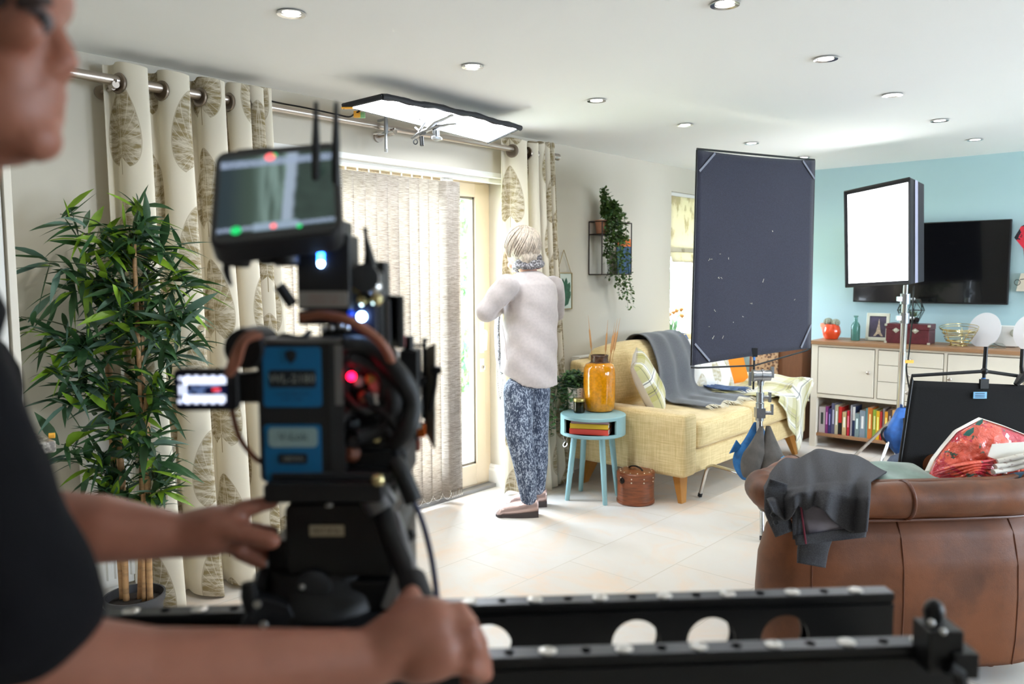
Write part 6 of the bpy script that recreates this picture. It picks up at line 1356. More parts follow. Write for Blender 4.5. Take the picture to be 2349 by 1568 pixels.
RAILT = mk('rail_top_grey_anodised', (70, 72, 78), .3, .7)
sl_ = thing('camera_slider', 'black two rail camera slider with studs and round cut outs crossing the frame', 'camera slider', onz(1200, 1440, 0) if False else loc(0.1, .97, 0))
DISC = mk('steel_stud', (190, 188, 184), .3, .9); HOLE = mk('dark_hole', (6, 6, 6), .8)
for (pA, pB, dx, hp) in (((-420, 1424), (2040, 1352), (1077, 1227, 1377, 1525, 1670, 1818, 1963, 458, 300, 927, 777, 617), ((1118, 1480), (1455, 1468), (1625, 1462), (1792, 1456), (948, 1486), (780, 1490))), ((-900, 1560), (2200, 1466), (1256, 1432, 1603, 1775, 1942, 1080, 905, 735, 560, 2110), ())):
    o, A, B, u_, n_, L = rail('rail', pA, pB, sl_, 1, hole_px=hp)
    MB().prism([(-.0125, 0), (.0125, 0), (.0125, .0006), (-.0125, .0006)], A, n_, (0, 0, 1), u_*L).build('rail_top', RAILT, o)
    xs = []
    for x in dx:
        r = ray(x, 1400); best = min((i/2000*L for i in range(2001)), key=lambda s_: abs((lambda p: 1174.5+F_PX*(p-CAM).dot(rt)/(p-CAM).dot(fwd))(A+u_*s_)-x)); xs.append(best)
        p = A+u_*best+V((0, 0, .0006)); MB().lathe([(.0105, 0), (.0105, .0012), (.0095, .0018), (.004, .0018), (.0035, .001), (0, .001)], p, 24).build('stud', DISC, o, smooth=True)
    xs.sort()
    for a, b_ in zip(xs, xs[1:]):
        if b_-a < .12: MB().lathe([(0, 0), (.0062, 0)], A+u_*(a+b_)/2+V((0, 0, .0011)), 20).build('stud_hole', HOLE, o)
    if hp:
        for z in (-.03, -.045): MB().lathe([(.004, 0), (.004, .004), (0, .005)], B+V((0, 0, z)), 12, tuple(u_)).build('end_screw', DISC, o, smooth=True)
        FA, FB, FU, FN, FL = A, B, u_, n_, L
    else: NA, NB, NU_, NN_, NL = A, B, u_, n_, L
for t_ in (.02, .985):
    a, b_ = FA+FU*FL*t_, NA+NU_*NL*(t_ if t_ < .5 else .95); MB().prism([(-.02, -.1), (.02, -.1), (.02, -.088), (-.02, -.088)], a, FU, (0, 0, 1), b_-a).build('cross_tie', BLK, sl_)
eb = at(2160, 1500, .93)
e1 = MB(); e1.box(at(2150, 1478, .925), (.04, .04, .05), LR).cyl(at(2140, 1470, .93), at(2142, 1405, .93), .010).ell(at(2142, 1404, .93), (.012, .012, .016)).cyl(at(2160, 1470, .92), at(2158, 1440, .92), .011).cyl(at(2180, 1500, .92), at(2176, 1462, .92), .012).box(at(2195, 1510, .92), (.03, .04, .03), LR)
e1.build('end_clamp', BLK, sl_, bev=.002); MB().tube([at(2175, 1530, .9), at(2200, 1545, .9), at(2212, 1600, .9)], .008, 8).build('clamp_lever', BLK, sl_, smooth=True)
for x, y in ((2136, 1428), (2163, 1448), (2200, 1520)): MB().ell(at(x, y, .905), .004).build('screw_head', DISC, sl_, smooth=True)
for t_ in (.05, .93):
    p = FA+FU*FL*t_; MB().cyl((p.x, p.y, .0), (p.x, p.y, RZ-.1), .018).tube([(p.x-.3, p.y-.05, .01), (p.x, p.y, .35), (p.x+.25, p.y-.2, .01)], .012, 8).tube([(p.x, p.y, .35), (p.x+.05, p.y+.3, .01)], .012, 8).build('support_stand', BLK, sl_, smooth=True)
# carriage
cr = MB(); c0, c1 = at(535, 1470, .93), at(905, 1478, .93)
pts = [onz(x, y, RZ+.012) for x, y in ((470, 1540), (600, 1388), (900, 1386), (930, 1525))]
cr.add(pts+[p-V((0, 0, .010)) for p in pts], [(0, 1, 2, 3), (7, 6, 5, 4), (0, 4, 5, 1), (1, 5, 6, 2), (2, 6, 7, 3), (3, 7, 4, 0)]); cr.build('carriage_plate', DGREY, sl_, bev=.002)
cg = MB(); cg.prism([(0, 0), (.10, 0), (.075, .05), (.035, .062)], at(522, 1482, .955), LR@V((1, 0, 0)), (0, 0, 1), LR@V((0, .02, 0))); cg.build('carriage_bracket', DGREY, sl_, bev=.002)
MB().tube([at(576, 1400, .95), at(573, 1365, .95), at(571, 1336, .95)], [.008, .011, .009], 12).build('brake_knob', BLKP, sl_, smooth=True)
for x, y in ((605, 1432), (590, 1385)): MB().lathe([(.005, 0), (.004, .002), (0, .002)], at(x, y, .94), 12, tuple(-fwd)).build('bolt', DISC, sl_, smooth=True)
# ================================================================ fluid head
at_, at = at, atv
def pbox(mb, x0, y0, x1, y1, d, dep, rz=0., mi=0, r=None):
    c = at((x0+x1)/2, (y0+y1)/2, d)+LR@V((0, dep/2, 0)); R = LR @ Matrix.Rotation(radians(rz), 3, 'Z')
    sz = ((x1-x0)*d/F_PX, dep, (y1-y0)*d/F_PX)
    if r: out = rrect(sz[0], sz[2], r, 5); o_ = c-R@V((0, dep/2, 0)); return mb.prism(out, o_, R@V((1, 0, 0)), (0, 0, 1), R@V((0, dep, 0)), mi)
    return mb.box(c, sz, R, mi)
FB_ = thing('fluid_head', 'black fluid tripod head with pan handle under the film camera', 'tripod head', at(760, 1440, 1.0))
pbox(MB(), 650, 1150, 905, 1330, .95, .13, r=.012).build('tilt_housing', BLK, FB_, bev=.004)
pbox(MB(), 612, 1235, 700, 1400, .965, .1, r=.015).build('left_arm', BLK, FB_, bev=.004); pbox(MB(), 840, 1190, 935, 1395, .965, .1, r=.02).build('right_arm', BLK, FB_, bev=.004)
pbox(MB(), 628, 1330, 915, 1410, .955, .12, r=.01).build('pan_housing', BLK, FB_, bev=.004)
pbox(MB(), 600, 1108, 880, 1155, .93, .2, r=.006).build('balance_plate', BLKP, FB_, bev=.003); pbox(MB(), 620, 1084, 905, 1112, .95, .16).build('quick_release_plate', DGREY, FB_, bev=.002)
c = at(740, 1430, 1.01); MB().lathe([(.085, 0), (.092, .012), (.088, .03), (.075, .04), (.07, .06)], V((c.x, c.y, RZ+.013)), 40).build('bowl_base', BLKP, FB_, smooth=True)
lp = MB(); lp.lathe([(.024, 0), (.024, .01), (.02, .014), (.006, .016), (0, .016)], at(722, 1346, .952), 28, tuple(-(LR@V((0, 1, 0))))); lp.build('tension_dial', DGREY, FB_, smooth=True)
MB().ell(at(693, 1346, .935), .0035).build('dial_mark', DISC, FB_); MB().lathe([(.026, 0), (.028, .01), (.02, .018), (0, .018)], at(622, 1345, .975), 24, tuple(-(LR@V((1, 0, 0))))).build('drag_knob', BLKP, FB_, smooth=True)
tl = MB(); pbox(tl, 709, 1204, 790, 1230, .947, .002); nl = tl.build('name_label', mk('aged_cream_label', (178, 164, 138), .6), FB_)
tx = MB(); text(tx, 'sachtler' if False else 'BAT-8 5x', at(749, 1217, .945), LR@V((1, 0, 0)), (0, 0, 1), .006); tx.build('label_text', mk('label_ink', (70, 62, 52), .7), nl)
MB().lathe([(.005, 0), (.004, .003), (0, .004)], at(755, 1160, .94), 10).build('level_bubble', DISC, FB_); 
ph = MB(); ph.tube([at(862, 1125, .98), at(900, 1235, .93), at(965, 1385, .86)], .0135, 14).build('pan_handle', BLKP, FB_, smooth=True)
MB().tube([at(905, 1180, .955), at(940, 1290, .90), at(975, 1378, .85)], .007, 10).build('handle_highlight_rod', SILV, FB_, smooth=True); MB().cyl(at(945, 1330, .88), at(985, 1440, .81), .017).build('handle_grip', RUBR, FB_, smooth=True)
MB().cyl(at(850, 1118, .96), at(880, 1168, .955), .02, n=20).build('handle_rosette', SILV, FB_, smooth=True)
MB().box(at(905, 1345, .93), (.016, .03, .05), LR @ Euler((0, .35, 0)).to_matrix()).build('side_clamp', SILV, FB_, bev=.003)
MB().tube([at(925, 1230, .99), at(938, 1228, .99), at(950, 1220, .99)], [.006, .009, .006], 8).build('locking_lever', BLKP, FB_, smooth=True); MB().ell(at(866, 1101, .935), .009).build('brass_pin', mk('pale_brass', (206, 190, 140), .2, .9), FB_, smooth=True)
# ================================================================ film camera
CM = thing('film_camera', 'black digital film camera rig with blue labelled battery, monitor and antennas', 'camera', at(760, 1090, 1.05))
pbox(MB(), 600, 830, 905, 1085, 1.02, .16, r=.01).build('camera_body', BLK, CM, bev=.004)
bt_ = pbox(MB(), 590, 782, 787, 1112, .955, .055, r=.008).build('battery', mk('battery_black_plastic', (24, 24, 25), .6), CM, bev=.004)
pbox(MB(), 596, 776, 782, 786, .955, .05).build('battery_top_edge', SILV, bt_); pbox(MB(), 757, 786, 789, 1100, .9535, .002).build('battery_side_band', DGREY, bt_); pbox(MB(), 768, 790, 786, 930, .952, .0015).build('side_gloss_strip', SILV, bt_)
BLU = mk('battery_label_blue', (0, 106, 160), .5); LG_ = mk('label_grey_text', (150, 156, 150), .6); DKL = mk('label_dark_panel', (26, 34, 40), .5)
P1 = pbox(MB(), 603, 795, 737, 934, .953, .002, r=.004).build('upper_label', BLU, bt_); P2 = pbox(MB(), 606, 972, 738, 1110, .953, .002, r=.004).build('lower_label', BLU, bt_)
pbox(MB(), 616, 848, 725, 889, .9518, .001, r=.003).build('dark_band', DKL, bt_); tt = MB(); text(tt, 'WL-2180', at(670, 869, .951), LR@V((1, 0, 0)), (0, 0, 1), .0105); tt.build('model_text', LG_, bt_)
mb = MB(); mb.prism([(-.007, .006), (0, .009), (.007, .006), (.006, -.002), (0, -.009), (-.006, -.002)], at(667, 818, .951), LR@V((1, 0, 0)), (0, 0, 1), LR@V((0, .001, 0))); mb.build('shield_emblem', DKL, bt_)
tt = MB(); 
for k, s_ in enumerate(('Li-Ion BATTERY PACK', '14.4V  12.5Ah')): text(tt, s_, at(670, 903+k*12, .951), LR@V((1, 0, 0)), (0, 0, 1), .0032)
tt.build('fine_print', DKL, bt_)
pbox(MB(), 615, 980, 729, 1026, .9518, .001, r=.005).build('pale_band', mk('label_pale_green', (150, 178, 178), .6), bt_); tt = MB(); text(tt, 'V-Lok', at(672, 1001, .951), LR@V((1, 0, 0)), (0, 0, 1), .0105); tt.build('type_text', mk('label_slate_text', (78, 100, 104), .6), bt_)
pbox(MB(), 638, 1040, 706, 1064, .9518, .001, r=.003).build('small_dark_band', DKL, bt_); tt = MB(); text(tt, '180Wh', at(672, 1052, .951), LR@V((1, 0, 0)), (0, 0, 1), .0062); tt.build('capacity_text', LG_, bt_)
# wireless box, antennas
wb_ = pbox(MB(), 680, 538, 803, 710, .96, .06, r=.004).build('transmitter_box', BLKP, CM, bev=.003)
BLED = mk('blue_led', (60, 130, 255), .5, emit=(40, 120, 255), estr=22.); WLED = mk('white_blue_led', (220, 235, 255), .5, emit=(150, 190, 255), estr=26.); RLED = mk('red_led', (255, 20, 60), .5, emit=(255, 10, 50), estr=14.)
for y, m_ in ((584, BLED), (594, BLED), (604, WLED)): MB().ell(at(736, y, .957), (.004, .0015, .0045), rot=LR).build('status_led', m_, wb_)
pbox(MB(), 685, 668, 797, 704, .957, .003, r=.003).build('sticker', mk('worn_grey_sticker', (146, 142, 136), .6), wb_); tt = MB()
for k, s_ in enumerate(('WIRELESS TX 5.8', 'CHANNEL 3  RED')): text(tt, s_, at(741, 680+k*12, .9555), LR@V((1, 0, 0)), (0, 0, 1), .0034)
tt.build('sticker_text', mk('faded_red_ink', (150, 96, 90), .6), wb_)
for x in (724, 770):
    an = MB(); an.cyl(at(x, 538, .975), at(x, 522, .975), .006).tube([at(x, 524, .975), at(x+.5, 330, .975), at(x+1, 234, .975)], [.0055, .0052, .0025], 10); an.build('antenna', BLKP, CM, smooth=True); MB().cyl(at(x, 532, .97), at(x, 520, .97), .0068).build('brass_connector', mk('brass_plug', (170, 130, 60), .3, .9) if x == 724 else bpy.data.materials['brass_plug'], CM, smooth=True)
MB().tube([at(640, 654, .96), at(672, 700, .965)], .0075, 10).build('thumb_lever', BLKP, CM, smooth=True)
# monitor
mo_ = [at(498, 350, .985), at(772, 321, 1.02), at(785, 536, .925), at(480, 566, .895)]
def quadpt(Q_, u, v): return (Q_[0]*(1-u)+Q_[1]*u)*(1-v)+(Q_[3]*(1-u)+Q_[2]*u)*v
mn = (mo_[1]-mo_[0]).cross(mo_[3]-mo_[0]).normalized(); mn = mn if mn.dot(fwd) > 0 else -mn     # away from us
mux, muy = ((mo_[1]-mo_[0])+(mo_[2]-mo_[3]))/2, ((mo_[0]-mo_[3])+(mo_[1]-mo_[2]))/2; mw, mh = mux.length, muy.length; mux.normalize(); muy.normalize(); mc = sum(mo_, V())/4
mm_ = MB().prism(rrect(mw*1.02, mh, .016, 6), mc, mux, muy, mn*.034).build('monitor', BLKP, CM, bev=.003)
MB().prism(rrect(mw*.98, mh*.96, .012, 6), mc-mn*.0012, mux, muy, mn*.001).build('monitor_glass', mk('dark_glass', (14, 16, 18), .1, coat=.5), mm_)
def scr(t, b, c):
    u, v, _ = xyz(t, coord(t, 'UV')); n = noi(t, vec(t, u*9, v*.6), 1.6, 3); n2 = noi(t, vec(t, u*3, v*3), 2, 3)
    k = mix(t, step(u, .05, .28), lin((38, 58, 66)), lin((66, 86, 76))); k = mix(t, step(u, .26, .42)*step(n, .3, .62), k, lin((138, 166, 158)))
    edge = .60+v*.06+(n2-.5)*.05; k = mix(t, (u > edge-.07)*step(u, .4, .5), k, lin((178, 196, 216))); k = mix(t, step(u-edge, .0, .05), k, mix(t, n2, lin((28, 44, 42)), lin((70, 92, 82))))
    k = mix(t, (v < .10)*(u > .3)*(u < .68), k, lin((160, 186, 200))); n3 = noi(t, vec(t, u*14, v*34), 3, 1); hud = (f_('ABSOLUTE', v-.90) < .05)+(f_('ABSOLUTE', v-.05) < .025)
    k = mix(t, hud*step(n3, .36, .5)*.95, k, lin((178, 196, 226))); put(t, b.inputs['Emission Color'], k); b.inputs['Emission Strength'].default_value = .62; return mix(t, 0., lin((8, 8, 8)), lin((8, 8, 8)))
SCR = mk('monitor_picture', (8, 8, 8), .15, fn=scr)
MB().add([mc-mn*.0018+mux*a*mw*.455+muy*b_*mh*.40 for a, b_ in ((-1, -1), (1, -1), (1, 1), (-1, 1))], [(0, 1, 2, 3)], 0, [(0, 0), (1, 0), (1, 1), (0, 1)]).build('screen_picture', SCR, mm_)
GLED = mk('green_ui', (30, 200, 110), .5, emit=(20, 190, 100), estr=1.)
for x, y, r_, m_ in ((-.42+.27+.03, .80, .0062, mk('red_record_dot', (255, 70, 80), .5, emit=(255, 120, 120), estr=1.2)), (-.05, .84, .003, GLED), (-.62, -.81, .006, GLED), (-.05, -.80, .0035, bpy.data.materials['red_record_dot']), (.35, -.86, .003, GLED)): MB().prism([(r_*cos(k*pi/8), r_*sin(k*pi/8)) for k in range(16)], mc-mn*.0026+mux*x*mw*.5+muy*y*mh*.46, mux, muy, mn*.0005).build('interface_dot', m_, mm_)
for i, (x, y, s_) in enumerate(((537, 572, .012), (553, 575, .014), (610, 568, .012), (655, 572, .02))): MB().lathe([(s_*.6, 0), (s_*.8, .004), (s_*.8, .018), (s_*.5, .02)], at(x, y, .95)+V((0, 0, -.02)), 16).build('monitor_knob', BLKP, mm_, smooth=True)
MB().lathe([(.006, 0), (.006, .012)], at(650, 598, .955), 12).build('red_knob', mk('red_plastic', (150, 24, 30), .5), mm_); MB().box(mc+muy*(mh*.5+.003)-mux*.03+mn*.015, (.04, .02, .006), Matrix((mux, mn, muy)).transposed()).build('top_mount', BLKP, mm_)
pbox(MB(), 690, 505, 790, 545, .985, .05).build('monitor_arm', BLKP, CM, bev=.003); MB().tube([at(522, 570, .95), at(519, 620, .95), at(530, 655, .95)], [.004, .005, .002], 8, smooth=3).build('dangling_lead', BLK, mm_, smooth=True)
# flip out lcd
lc = MB(); pbox(lc, 397, 845, 545, 943, .94, .012, r=.007); lcd = lc.build('side_screen', BLKP, CM, bev=.002)
LCB = mk('lcd_white_glow', (230, 236, 255), .5, emit=(226, 234, 255), estr=1.25); LCD = mk('lcd_dark', (16, 20, 40), .4, emit=(24, 34, 90), estr=.25); LCR = mk('lcd_red', (255, 60, 60), .5, emit=(255, 60, 60), estr=1.)
pbox(MB(), 407, 860, 520, 930, .9385, .001).build('display', LCD, lcd); d_ = MB(); pbox(d_, 423, 865, 518, 881, .937, .001); pbox(d_, 421, 906, 517, 922, .937, .001); pbox(d_, 421, 866, 427, 922, .937, .001)
for k in range(5): pbox(d_, 426+k*19, 861, 436+k*19, 866, .937, .001); pbox(d_, 426+k*19, 922, 436+k*19, 926, .937, .001)
pbox(d_, 410, 864, 418, 872, .937, .001); pbox(d_, 408, 916, 417, 925, .937, .001); pbox(d_, 410, 883, 416, 906, .937, .001); d_.build('display_bars', LCB, lcd); pbox(MB(), 487, 890, 504, 897, .9365, .001).build('record_bar', LCR, lcd)
d_ = MB()
for x, y, w_, h_ in ((444, 889, 7, 6), (464, 886, 20, 4), (490, 884, 24, 4), (434, 900, 12, 4), (458, 897, 20, 6), (500, 900, 14, 4)): pbox(d_, x-w_/2, y-h_/2, x+w_/2, y+h_/2, .9372, .001)
d_.build('display_text', mk('lcd_blue_text', (130, 160, 220), .5, emit=(130, 160, 220), estr=.5), lcd)
pbox(MB(), 535, 855, 602, 925, .965, .03, r=.004).build('screen_hinge', BLKP, CM, bev=.003)
MB().lathe([(.024, 0), (.026, .01), (.026, .05), (.02, .055), (0, .055)], at(556, 800, .95), 32, tuple((LR@V((.15, 1, 0))).normalized())).build('viewfinder_cup', BLKP, CM, smooth=True)
pbox(MB(), 580, 785, 640, 850, 1.0, .05, r=.01).build('viewfinder_body', BLK, CM, bev=.003)
# top handle, side electronics
pbox(MB(), 682, 712, 800, 745, .985, .10, r=.004).build('cheese_plate', BLKP, CM, bev=.003); pbox(MB(), 735, 745, 815, 790, 1.0, .12, r=.01).build('top_handle', BLK, CM, bev=.004)
x_ = MB()
for x, y in ((742, 753), (760, 751), (781, 748), (795, 752)): x_.ell(at(x, y, .98), .0045, 10, 8)
x_.build('handle_screw', DISC, CM, smooth=True)['kind'] = 'stuff'
pbox(MB(), 806, 620, 876, 780, 1.0, .07, r=.006).build('audio_box', BLK, CM, bev=.003); pbox(MB(), 796, 700, 864, 765, .985, .02).build('receiver_box', mk('navy_black_plastic', (12, 16, 36), .5), CM, bev=.002)
MB().ell(at(830, 726, .98), .0058).build('status_led', WLED, CM); MB().ell(at(805, 718, .98), .004).build('status_led', mk('dim_blue_led', (10, 50, 140), .5, emit=(10, 60, 200), estr=1.), CM); MB().ell(at(806, 863, .96), .0052).build('record_led', RLED, CM)
MB().lathe([(.015, 0), (.018, .004), (.018, .02), (.0, .022)], at(842, 640, .99), 20, tuple(-fwd)).build('cable_drum', DGREY, CM, smooth=True)
for x, y, r_, m_ in ((838, 628, .011, mk('pink_tape', (190, 130, 130), .6)), (822, 658, .008, mk('mustard_plug', (150, 130, 60), .5)), (858, 658, .010, DISC), (832, 690, .007, bpy.data.materials['pale_brass']), (865, 688, .008, bpy.data.materials['pale_brass'])): MB().lathe([(r_, 0), (r_, .01), (r_*.6, .014), (0, .014)], at(x, y, .985), 16, tuple(-fwd)).build('socket_plug', m_, CM, smooth=True)
MB().tube([at(838, 522, 1.0), at(839, 540, 1.0), at(846, 580, 1.0), at(850, 612, 1.0)], [.0035, .0025, .0055, .009], 10).build('stub_antenna', BLKP, CM, smooth=True)
pbox(MB(), 893, 678, 910, 800, 1.03, .05, rz=25, r=.003).build('phone_plate', BLK, CM, bev=.002); pbox(MB(), 884, 690, 894, 790, 1.02, .012).build('phone_edge', SILV, CM); pbox(MB(), 915, 770, 925, 795, 1.05, .02).build('red_clip', bpy.data.materials['red_plastic'], CM)
pbox(MB(), 858, 600, 884, 790, 1.02, .04, r=.004).build('rear_panel', BLKP, CM, bev=.002)
# cables
MB().tube([at(690, 728, .95), at(745, 722, .945), at(800, 735, .94), at(850, 765, .945), at(885, 800, .95), at(905, 850, .97)], .0058, 10, smooth=6).build('copper_cable', COPP, CM, smooth=True)
MB().tube([at(590, 765, .93), at(560, 775, .925), at(535, 820, .92), at(523, 860, .925)], .0048, 10, smooth=6).tube([at(600, 768, .93), at(562, 782, .92), at(545, 830, .922), at(527, 858, .925)], .0045, 10, smooth=6).build('copper_cable', COPP, CM, smooth=True)
for nm, P_, r_, m_ in (('thick_cable', ((785, 790), (850, 800), (915, 860), (945, 920), (935, 980), (900, 1020)), .013, BLKP), ('thick_cable', ((800, 820), (870, 850), (905, 920), (880, 980), (820, 1000)), .010, RUBR), ('thin_cable', ((620, 790), (650, 770), (690, 775), (712, 760)), .0035, BLK), ('loop_cable', ((780, 840), (790, 900), (830, 940), (870, 930), (880, 880), (850, 840), (810, 850)), .006, BLKP), ('loop_cable', ((780, 960), (830, 930), (900, 960), (920, 1040)), .007, RUBR), ('grey_cable', ((840, 900), (870, 960), (900, 1000), (915, 1060)), .005, DGREY), ('thin_cable', ((530, 930), (548, 1000), (580, 1045), (600, 1060)), .0035, COPP)):
    MB().tube([at(x, y, .965+.01*(k % 2)) for k, (x, y) in enumerate(P_)], r_, 10, smooth=6).build(nm, m_, CM, smooth=True)
MB().tube([at(905, 1060, .96), at(920, 1080, .955), at(950, 1150, .95)], .0115, 14, smooth=3).build('cable_plug', BLKP, CM, smooth=True); MB().tube([at(948, 1145, .95), at(970, 1200, .945), at(990, 1280, .92), at(1002, 1368, .89), at(1004, 1420, .88)], .0038, 8, smooth=6).build('trailing_cable', mk('blue_black_cable', (18, 22, 58), .4), CM, smooth=True)
rnd = random.Random(17); bits = ((820, 880, SILV), (850, 870, bpy.data.materials['mustard_plug']), (872, 876, bpy.data.materials['pink_tape']), (835, 905, COPP), (852, 930, bpy.data.materials['pale_brass']), (866, 922, DISC), (885, 945, SILV), (895, 965, DISC), (808, 970, DGREY), (812, 1005, DGREY), (858, 1000, bpy.data.materials['pale_brass']), (810, 1040, COPP), (845, 820, SILV), (780, 830, SILV), (870, 800, SILV))
for x, y, m_ in bits: r_ = rnd.uniform(.006, .011); MB().lathe([(r_, 0), (r_, .012), (r_*.7, .016), (0, .016)], at(x, y, .985), 14, (LR@V((rnd.uniform(-.5, .5), -1, rnd.uniform(-.4, .4)))).normalized()).build('connector', m_, CM, smooth=True)
pbox(MB(), 780, 800, 900, 1080, 1.0, .06, r=.01).build('side_block', BLK, CM, bev=.004); pbox(MB(), 800, 1035, 935, 1110, .985, .1, r=.006).build('base_plate', BLKP, CM, bev=.003)
pbox(MB(), 757, 1000, 790, 1095, .96, .02, r=.004).build('chrome_corner', SILV, CM, bev=.003)
# lens, matte box, rods
lx = LR@V((.12, .99, 0)); l0 = at(878, 905, 1.10); MB().lathe([(.034, 0), (.036, .03), (.032, .05), (.036, .055), (.036, .1), (.034, .12)], l0, 36, tuple(lx)).build('lens', BLK, CM, smooth=True)
pbox(MB(), 916, 802, 960, 900, 1.08, .04, r=.004).build('focus_motor', BLKP, CM, bev=.003); MB().cyl(at(938, 802, 1.09), at(938, 770, 1.09), .007).build('motor_spindle', BLK, CM, smooth=True)
MB().cyl(at(915, 790, 1.1), at(978, 792, 1.13), .0022).cyl(at(973, 775, 1.12), at(973, 960, 1.12), .003).build('matte_box_rod', BLK, CM, smooth=True); pbox(MB(), 968, 776, 980, 784, 1.12, .012).build('rod_cap', BLK, CM)
mf = [at(976, 800, 1.13), at(999, 786, 1.10), at(998, 1030, 1.10), at(974, 985, 1.13)]; MB().add(mf, [(0, 1, 2, 3)]).build('matte_box_flag', mk('matte_box_olive_grey', (150, 144, 130), .6), CM, solid=.002)
MB().tube([at(1002, 850, 1.1), at(998, 890, 1.1), at(988, 940, 1.1)], .0028, 8).box(at(1001, 848, 1.1), (.014, .012, .010), LR).build('flag_arm', BLK, CM); pbox(MB(), 950, 866, 978, 884, 1.1, .02).build('pivot_block', BLKP, CM, bev=.002)
for x0, y0, x1, y1 in ((955, 972, 976, 1004), (946, 1008, 962, 1036)): pbox(MB(), x0, y0, x1, y1, 1.1, .02, r=.002).build('orange_bracket', mk('orange_anodised', (206, 96, 30), .35, .6) if x0 == 955 else mk('rust_bracket', (120, 44, 20), .4, .5), CM, bev=.002)
MB().cyl(at(962, 975, 1.09), at(962, 976, 1.07), .005).build('bracket_screw', DISC, CM, smooth=True); MB().tube([at(925, 955, 1.05), at(950, 975, 1.07)], .010, 12).build('silver_arm', SILV, CM, smooth=True)
pbox(MB(), 925, 985, 958, 1020, 1.1, .03, r=.003).build('rod_clamp', BLKP, CM, bev=.002); MB().cyl(at(880, 1010, 1.0), at(950, 1000, 1.14), .0075).cyl(at(880, 1070, 1.0), at(940, 1045, 1.14), .0075).build('support_rod', DGREY, CM, smooth=True)

at = at_
# ================================================================ camera operator
DO = .62; mp = DO/F_PX
def O_(x, y, d=DO): return atv(x, y, d)
op = thing('person', 'camera operator in a black t-shirt seen in profile, both hands on the camera head', 'person', loc(-.63, .74, 0))
b = MB()
def e_(x, y, d, r): b.ell(O_(x, y, d), r, 24, 16, rot=LR)
e_(-150, -100, .66, (.088, .076, .110)); e_(-40, 90, .65, (.060, .054, .085)); e_(-10, 240, .65, (.050, .048, .050)); e_(40, 290, .645, (.028, .030, .028)); e_(84, 318, .645, (.019, .022, .019)); e_(70, -20, .65, (.026, .046, .030)); e_(52, 120, .645, (.022, .04, .05)); e_(60, 215, .648, (.022, .030, .030))
b.cap(O_(104, 30, .65), .008, O_(150, 128, .65), .0095, 14); e_(150, 140, .65, (.0105, .012, .009)); e_(128, 165, .65, (.012, .016, .008)); e_(112, 212, .65, (.011, .022, .009)); e_(106, 244, .65, (.012, .02, .009)); e_(40, 70, .612, (.02, .012, .016))
e_(-190, 90, .585, (.016, .008, .03))
b.cap(O_(-140, 220, .67), .056, O_(-260, 640, .70), .062)
tc0 = loc(-.66, .76, 0)
def T_(a, d, z): return loc(-.66+a, .76+d, z)
b.cap(T_(0, -.0, 1.18), .13, T_(0, 0, .95), .12).cap(T_(-.0, -.11, 1.24), .085, T_(0, .11, 1.24), .085)
for sg in (-1, 1): b.chain([T_(0, .09*sg, .9), T_(.03, .1*sg, .5), T_(-.02, .1*sg, .09)], [.09, .06, .042], 16).chain([T_(-.04, .1*sg, .055), T_(.17, .11*sg, .03)], [.035, .028])
# near arm
ns, ne, nw = O_(-225, 880, .62), O_(20, 1530, .61), O_(845, 1512, .745)
b.chain([ns, ne], [.055, .05], 20).chain([ne, O_(330, 1556, .655), nw], [.048, .043, .0285], 22)
def fing(P_, r_, d0): b.chain([O_(x, y, d) for x, y, d in P_], r_, 12)
b.chain([nw, O_(930, 1462, .765), O_(985, 1440, .775)], [.029, .033, .032], 20); b.chain([O_(960, 1500, .76), O_(1000, 1490, .765)], [.030, .030], 16)
fing([(985, 1412, .775), (1052, 1402, .785), (1078, 1432, .81), (1050, 1455, .83)], [.0125, .0115, .0105, .009], 0)
fing([(1000, 1440, .765), (1075, 1440, .772), (1098, 1478, .80), (1065, 1492, .825)], [.0125, .012, .011, .009], 0)
fing([(1000, 1475, .76), (1086, 1484, .765), (1108, 1520, .79), (1070, 1532, .815)], [.0122, .0115, .0105, .009], 0)
fing([(995, 1510, .76), (1080, 1530, .76), (1112, 1545, .78), (1070, 1562, .80)], [.0115, .0105, .0095, .008], 0)
fing([(905, 1445, .765), (925, 1395, .785), (945, 1362, .80)], [.015, .0125, .0105], 0)
# far arm
fs_, fe, fw_ = O_(-270, 920, .93), O_(30, 1205, .88), O_(415, 1228, .92)
b.chain([fs_, fe], [.052, .045], 18).chain([fe, O_(230, 1212, .895), fw_], [.043, .040, .026], 20); b.chain([fw_, O_(490, 1216, .93), O_(520, 1212, .935)], [.027, .031, .029], 18)
fing([(515, 1190, .93), (560, 1166, .94), (600, 1156, .95), (625, 1152, .955)], [.0125, .0115, .0105, .009], 0)
fing([(510, 1215, .915), (570, 1228, .915), (622, 1240, .915)], [.0135, .0125, .0115], 0)
fing([(515, 1235, .935), (555, 1268, .94), (598, 1290, .945)], [.012, .0105, .009], 0)
fing([(520, 1225, .955), (575, 1258, .975), (615, 1270, .985)], [.012, .0105, .009], 0)
fing([(520, 1210, .96), (585, 1215, .985), (625, 1220, .995)], [.012, .0105, .009], 0)
b.build('body', SKIND, op, remesh=.0045, smth=3)
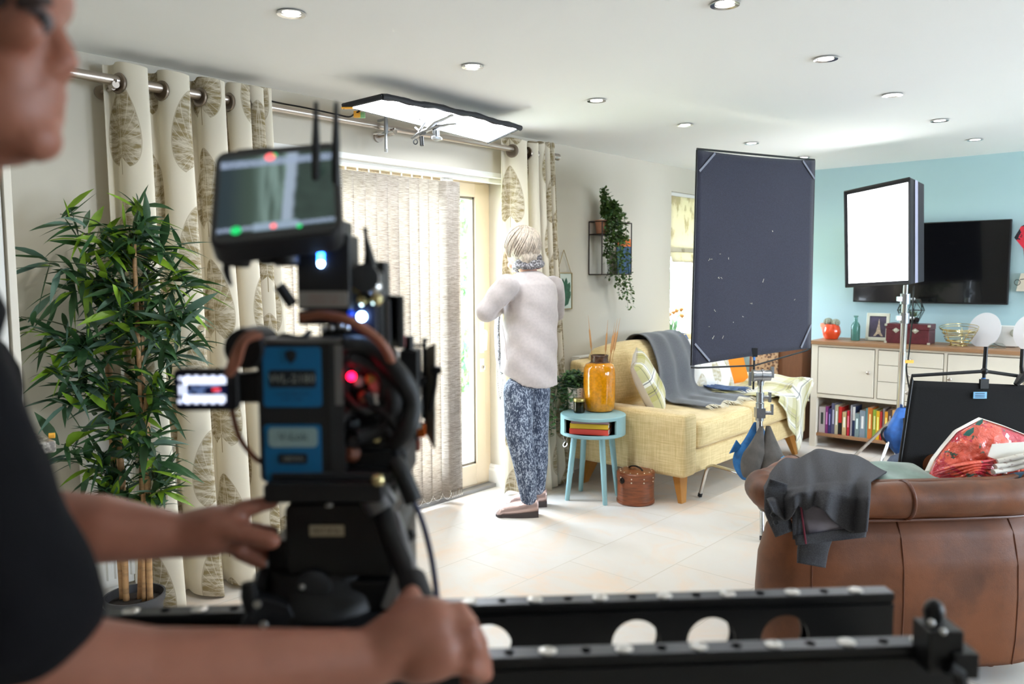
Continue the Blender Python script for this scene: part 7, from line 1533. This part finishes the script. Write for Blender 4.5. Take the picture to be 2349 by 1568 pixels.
# hair, eyes, clothes
h = MB(); h.ell(O_(-165, -125, .66), (.098, .083, .112), 26, 18, rot=LR); h.ell(O_(-190, 0, .66), (.070, .08, .08), rot=LR); h.ell(O_(-40, -40, .615), (.022, .014, .05), rot=LR); h.build('hair', DHAIR, op, remesh=.005, smth=2)
br = MB().tube([O_(40, 12, .604), O_(80, -4, .606), O_(112, 4, .62)], [.004, .007, .004], 8, smooth=3); br.build('eyebrow', DHAIR, op, smooth=True)
MB().ell(O_(88, 48, .622), .0105).build('eye', mk('eye_white', (104, 92, 90), .5), op, smooth=True); MB().ell(O_(99, 48, .617), (.005, .006, .0055)).build('iris', mk('grey_brown_iris', (44, 38, 38), .4), op, smooth=True)
MB().lathe([(.006, 0), (.008, .004), (.010, .001), (0, .0)], O_(-190, 90, .578), 16, tuple(-fwd), sx=.6).build('ear_rim', SKIND, op, smooth=True)
s_ = MB(); s_.cap(T_(0, -.0, 1.185), .15, T_(0, 0, .93), .145, 24).cap(T_(-.0, -.12, 1.25), .095, T_(0, .12, 1.25), .095, 20).cap(ns, .074, O_(22, 1405, .615), .068, 24).cap(fs_, .072, O_(-60, 1150, .90), .060, 20)
s_.cap(O_(-235, 600, .70), .068, O_(-240, 700, .70), .085)
s_.build('t_shirt', TEE, op, remesh=.005, smth=4)
t = MB(); t.cap(T_(0, 0, .95), .14, T_(0, 0, .88), .135)
for sg in (-1, 1): t.chain([T_(0, .09*sg, .88), T_(.03, .1*sg, .5), T_(-.02, .1*sg, .1)], [.105, .078, .066], 18)
t.build('jeans', mk('dark_denim', (38, 44, 62), .85, bmp=(.3, 200)), op, remesh=.008, smth=3)
for sg in (-1, 1): MB().cap(T_(-.05, .1*sg, .048), .044, T_(.19, .11*sg, .042), .038, 16, sq=1.).build('trainer', BLKP, op, smooth=True)

freeze_all(); swap_all()
def push(nm, fn):
    me = bpy.data.objects[nm].data; N = [v.normal.copy() for v in me.vertices]; C = [v.co.copy() for v in me.vertices]; out = []
    for c, n in zip(C, N): out.extend(c+n*fn(c))
    me.vertices.foreach_set('co', out); me.update()
push('t_shirt', lambda p: .0035*(mnoise.noise(p*14)+.6*mnoise.noise(p*31)))
push('jumper', lambda p: .0009*(3*sin((p.z*1.6+(p.x+p.y)*.9)*26)+2*sin((p.z*.9-(p.x-p.y)*1.2)*31+1))*(1 if p.z < 1.42 else .3))      # soft drag folds
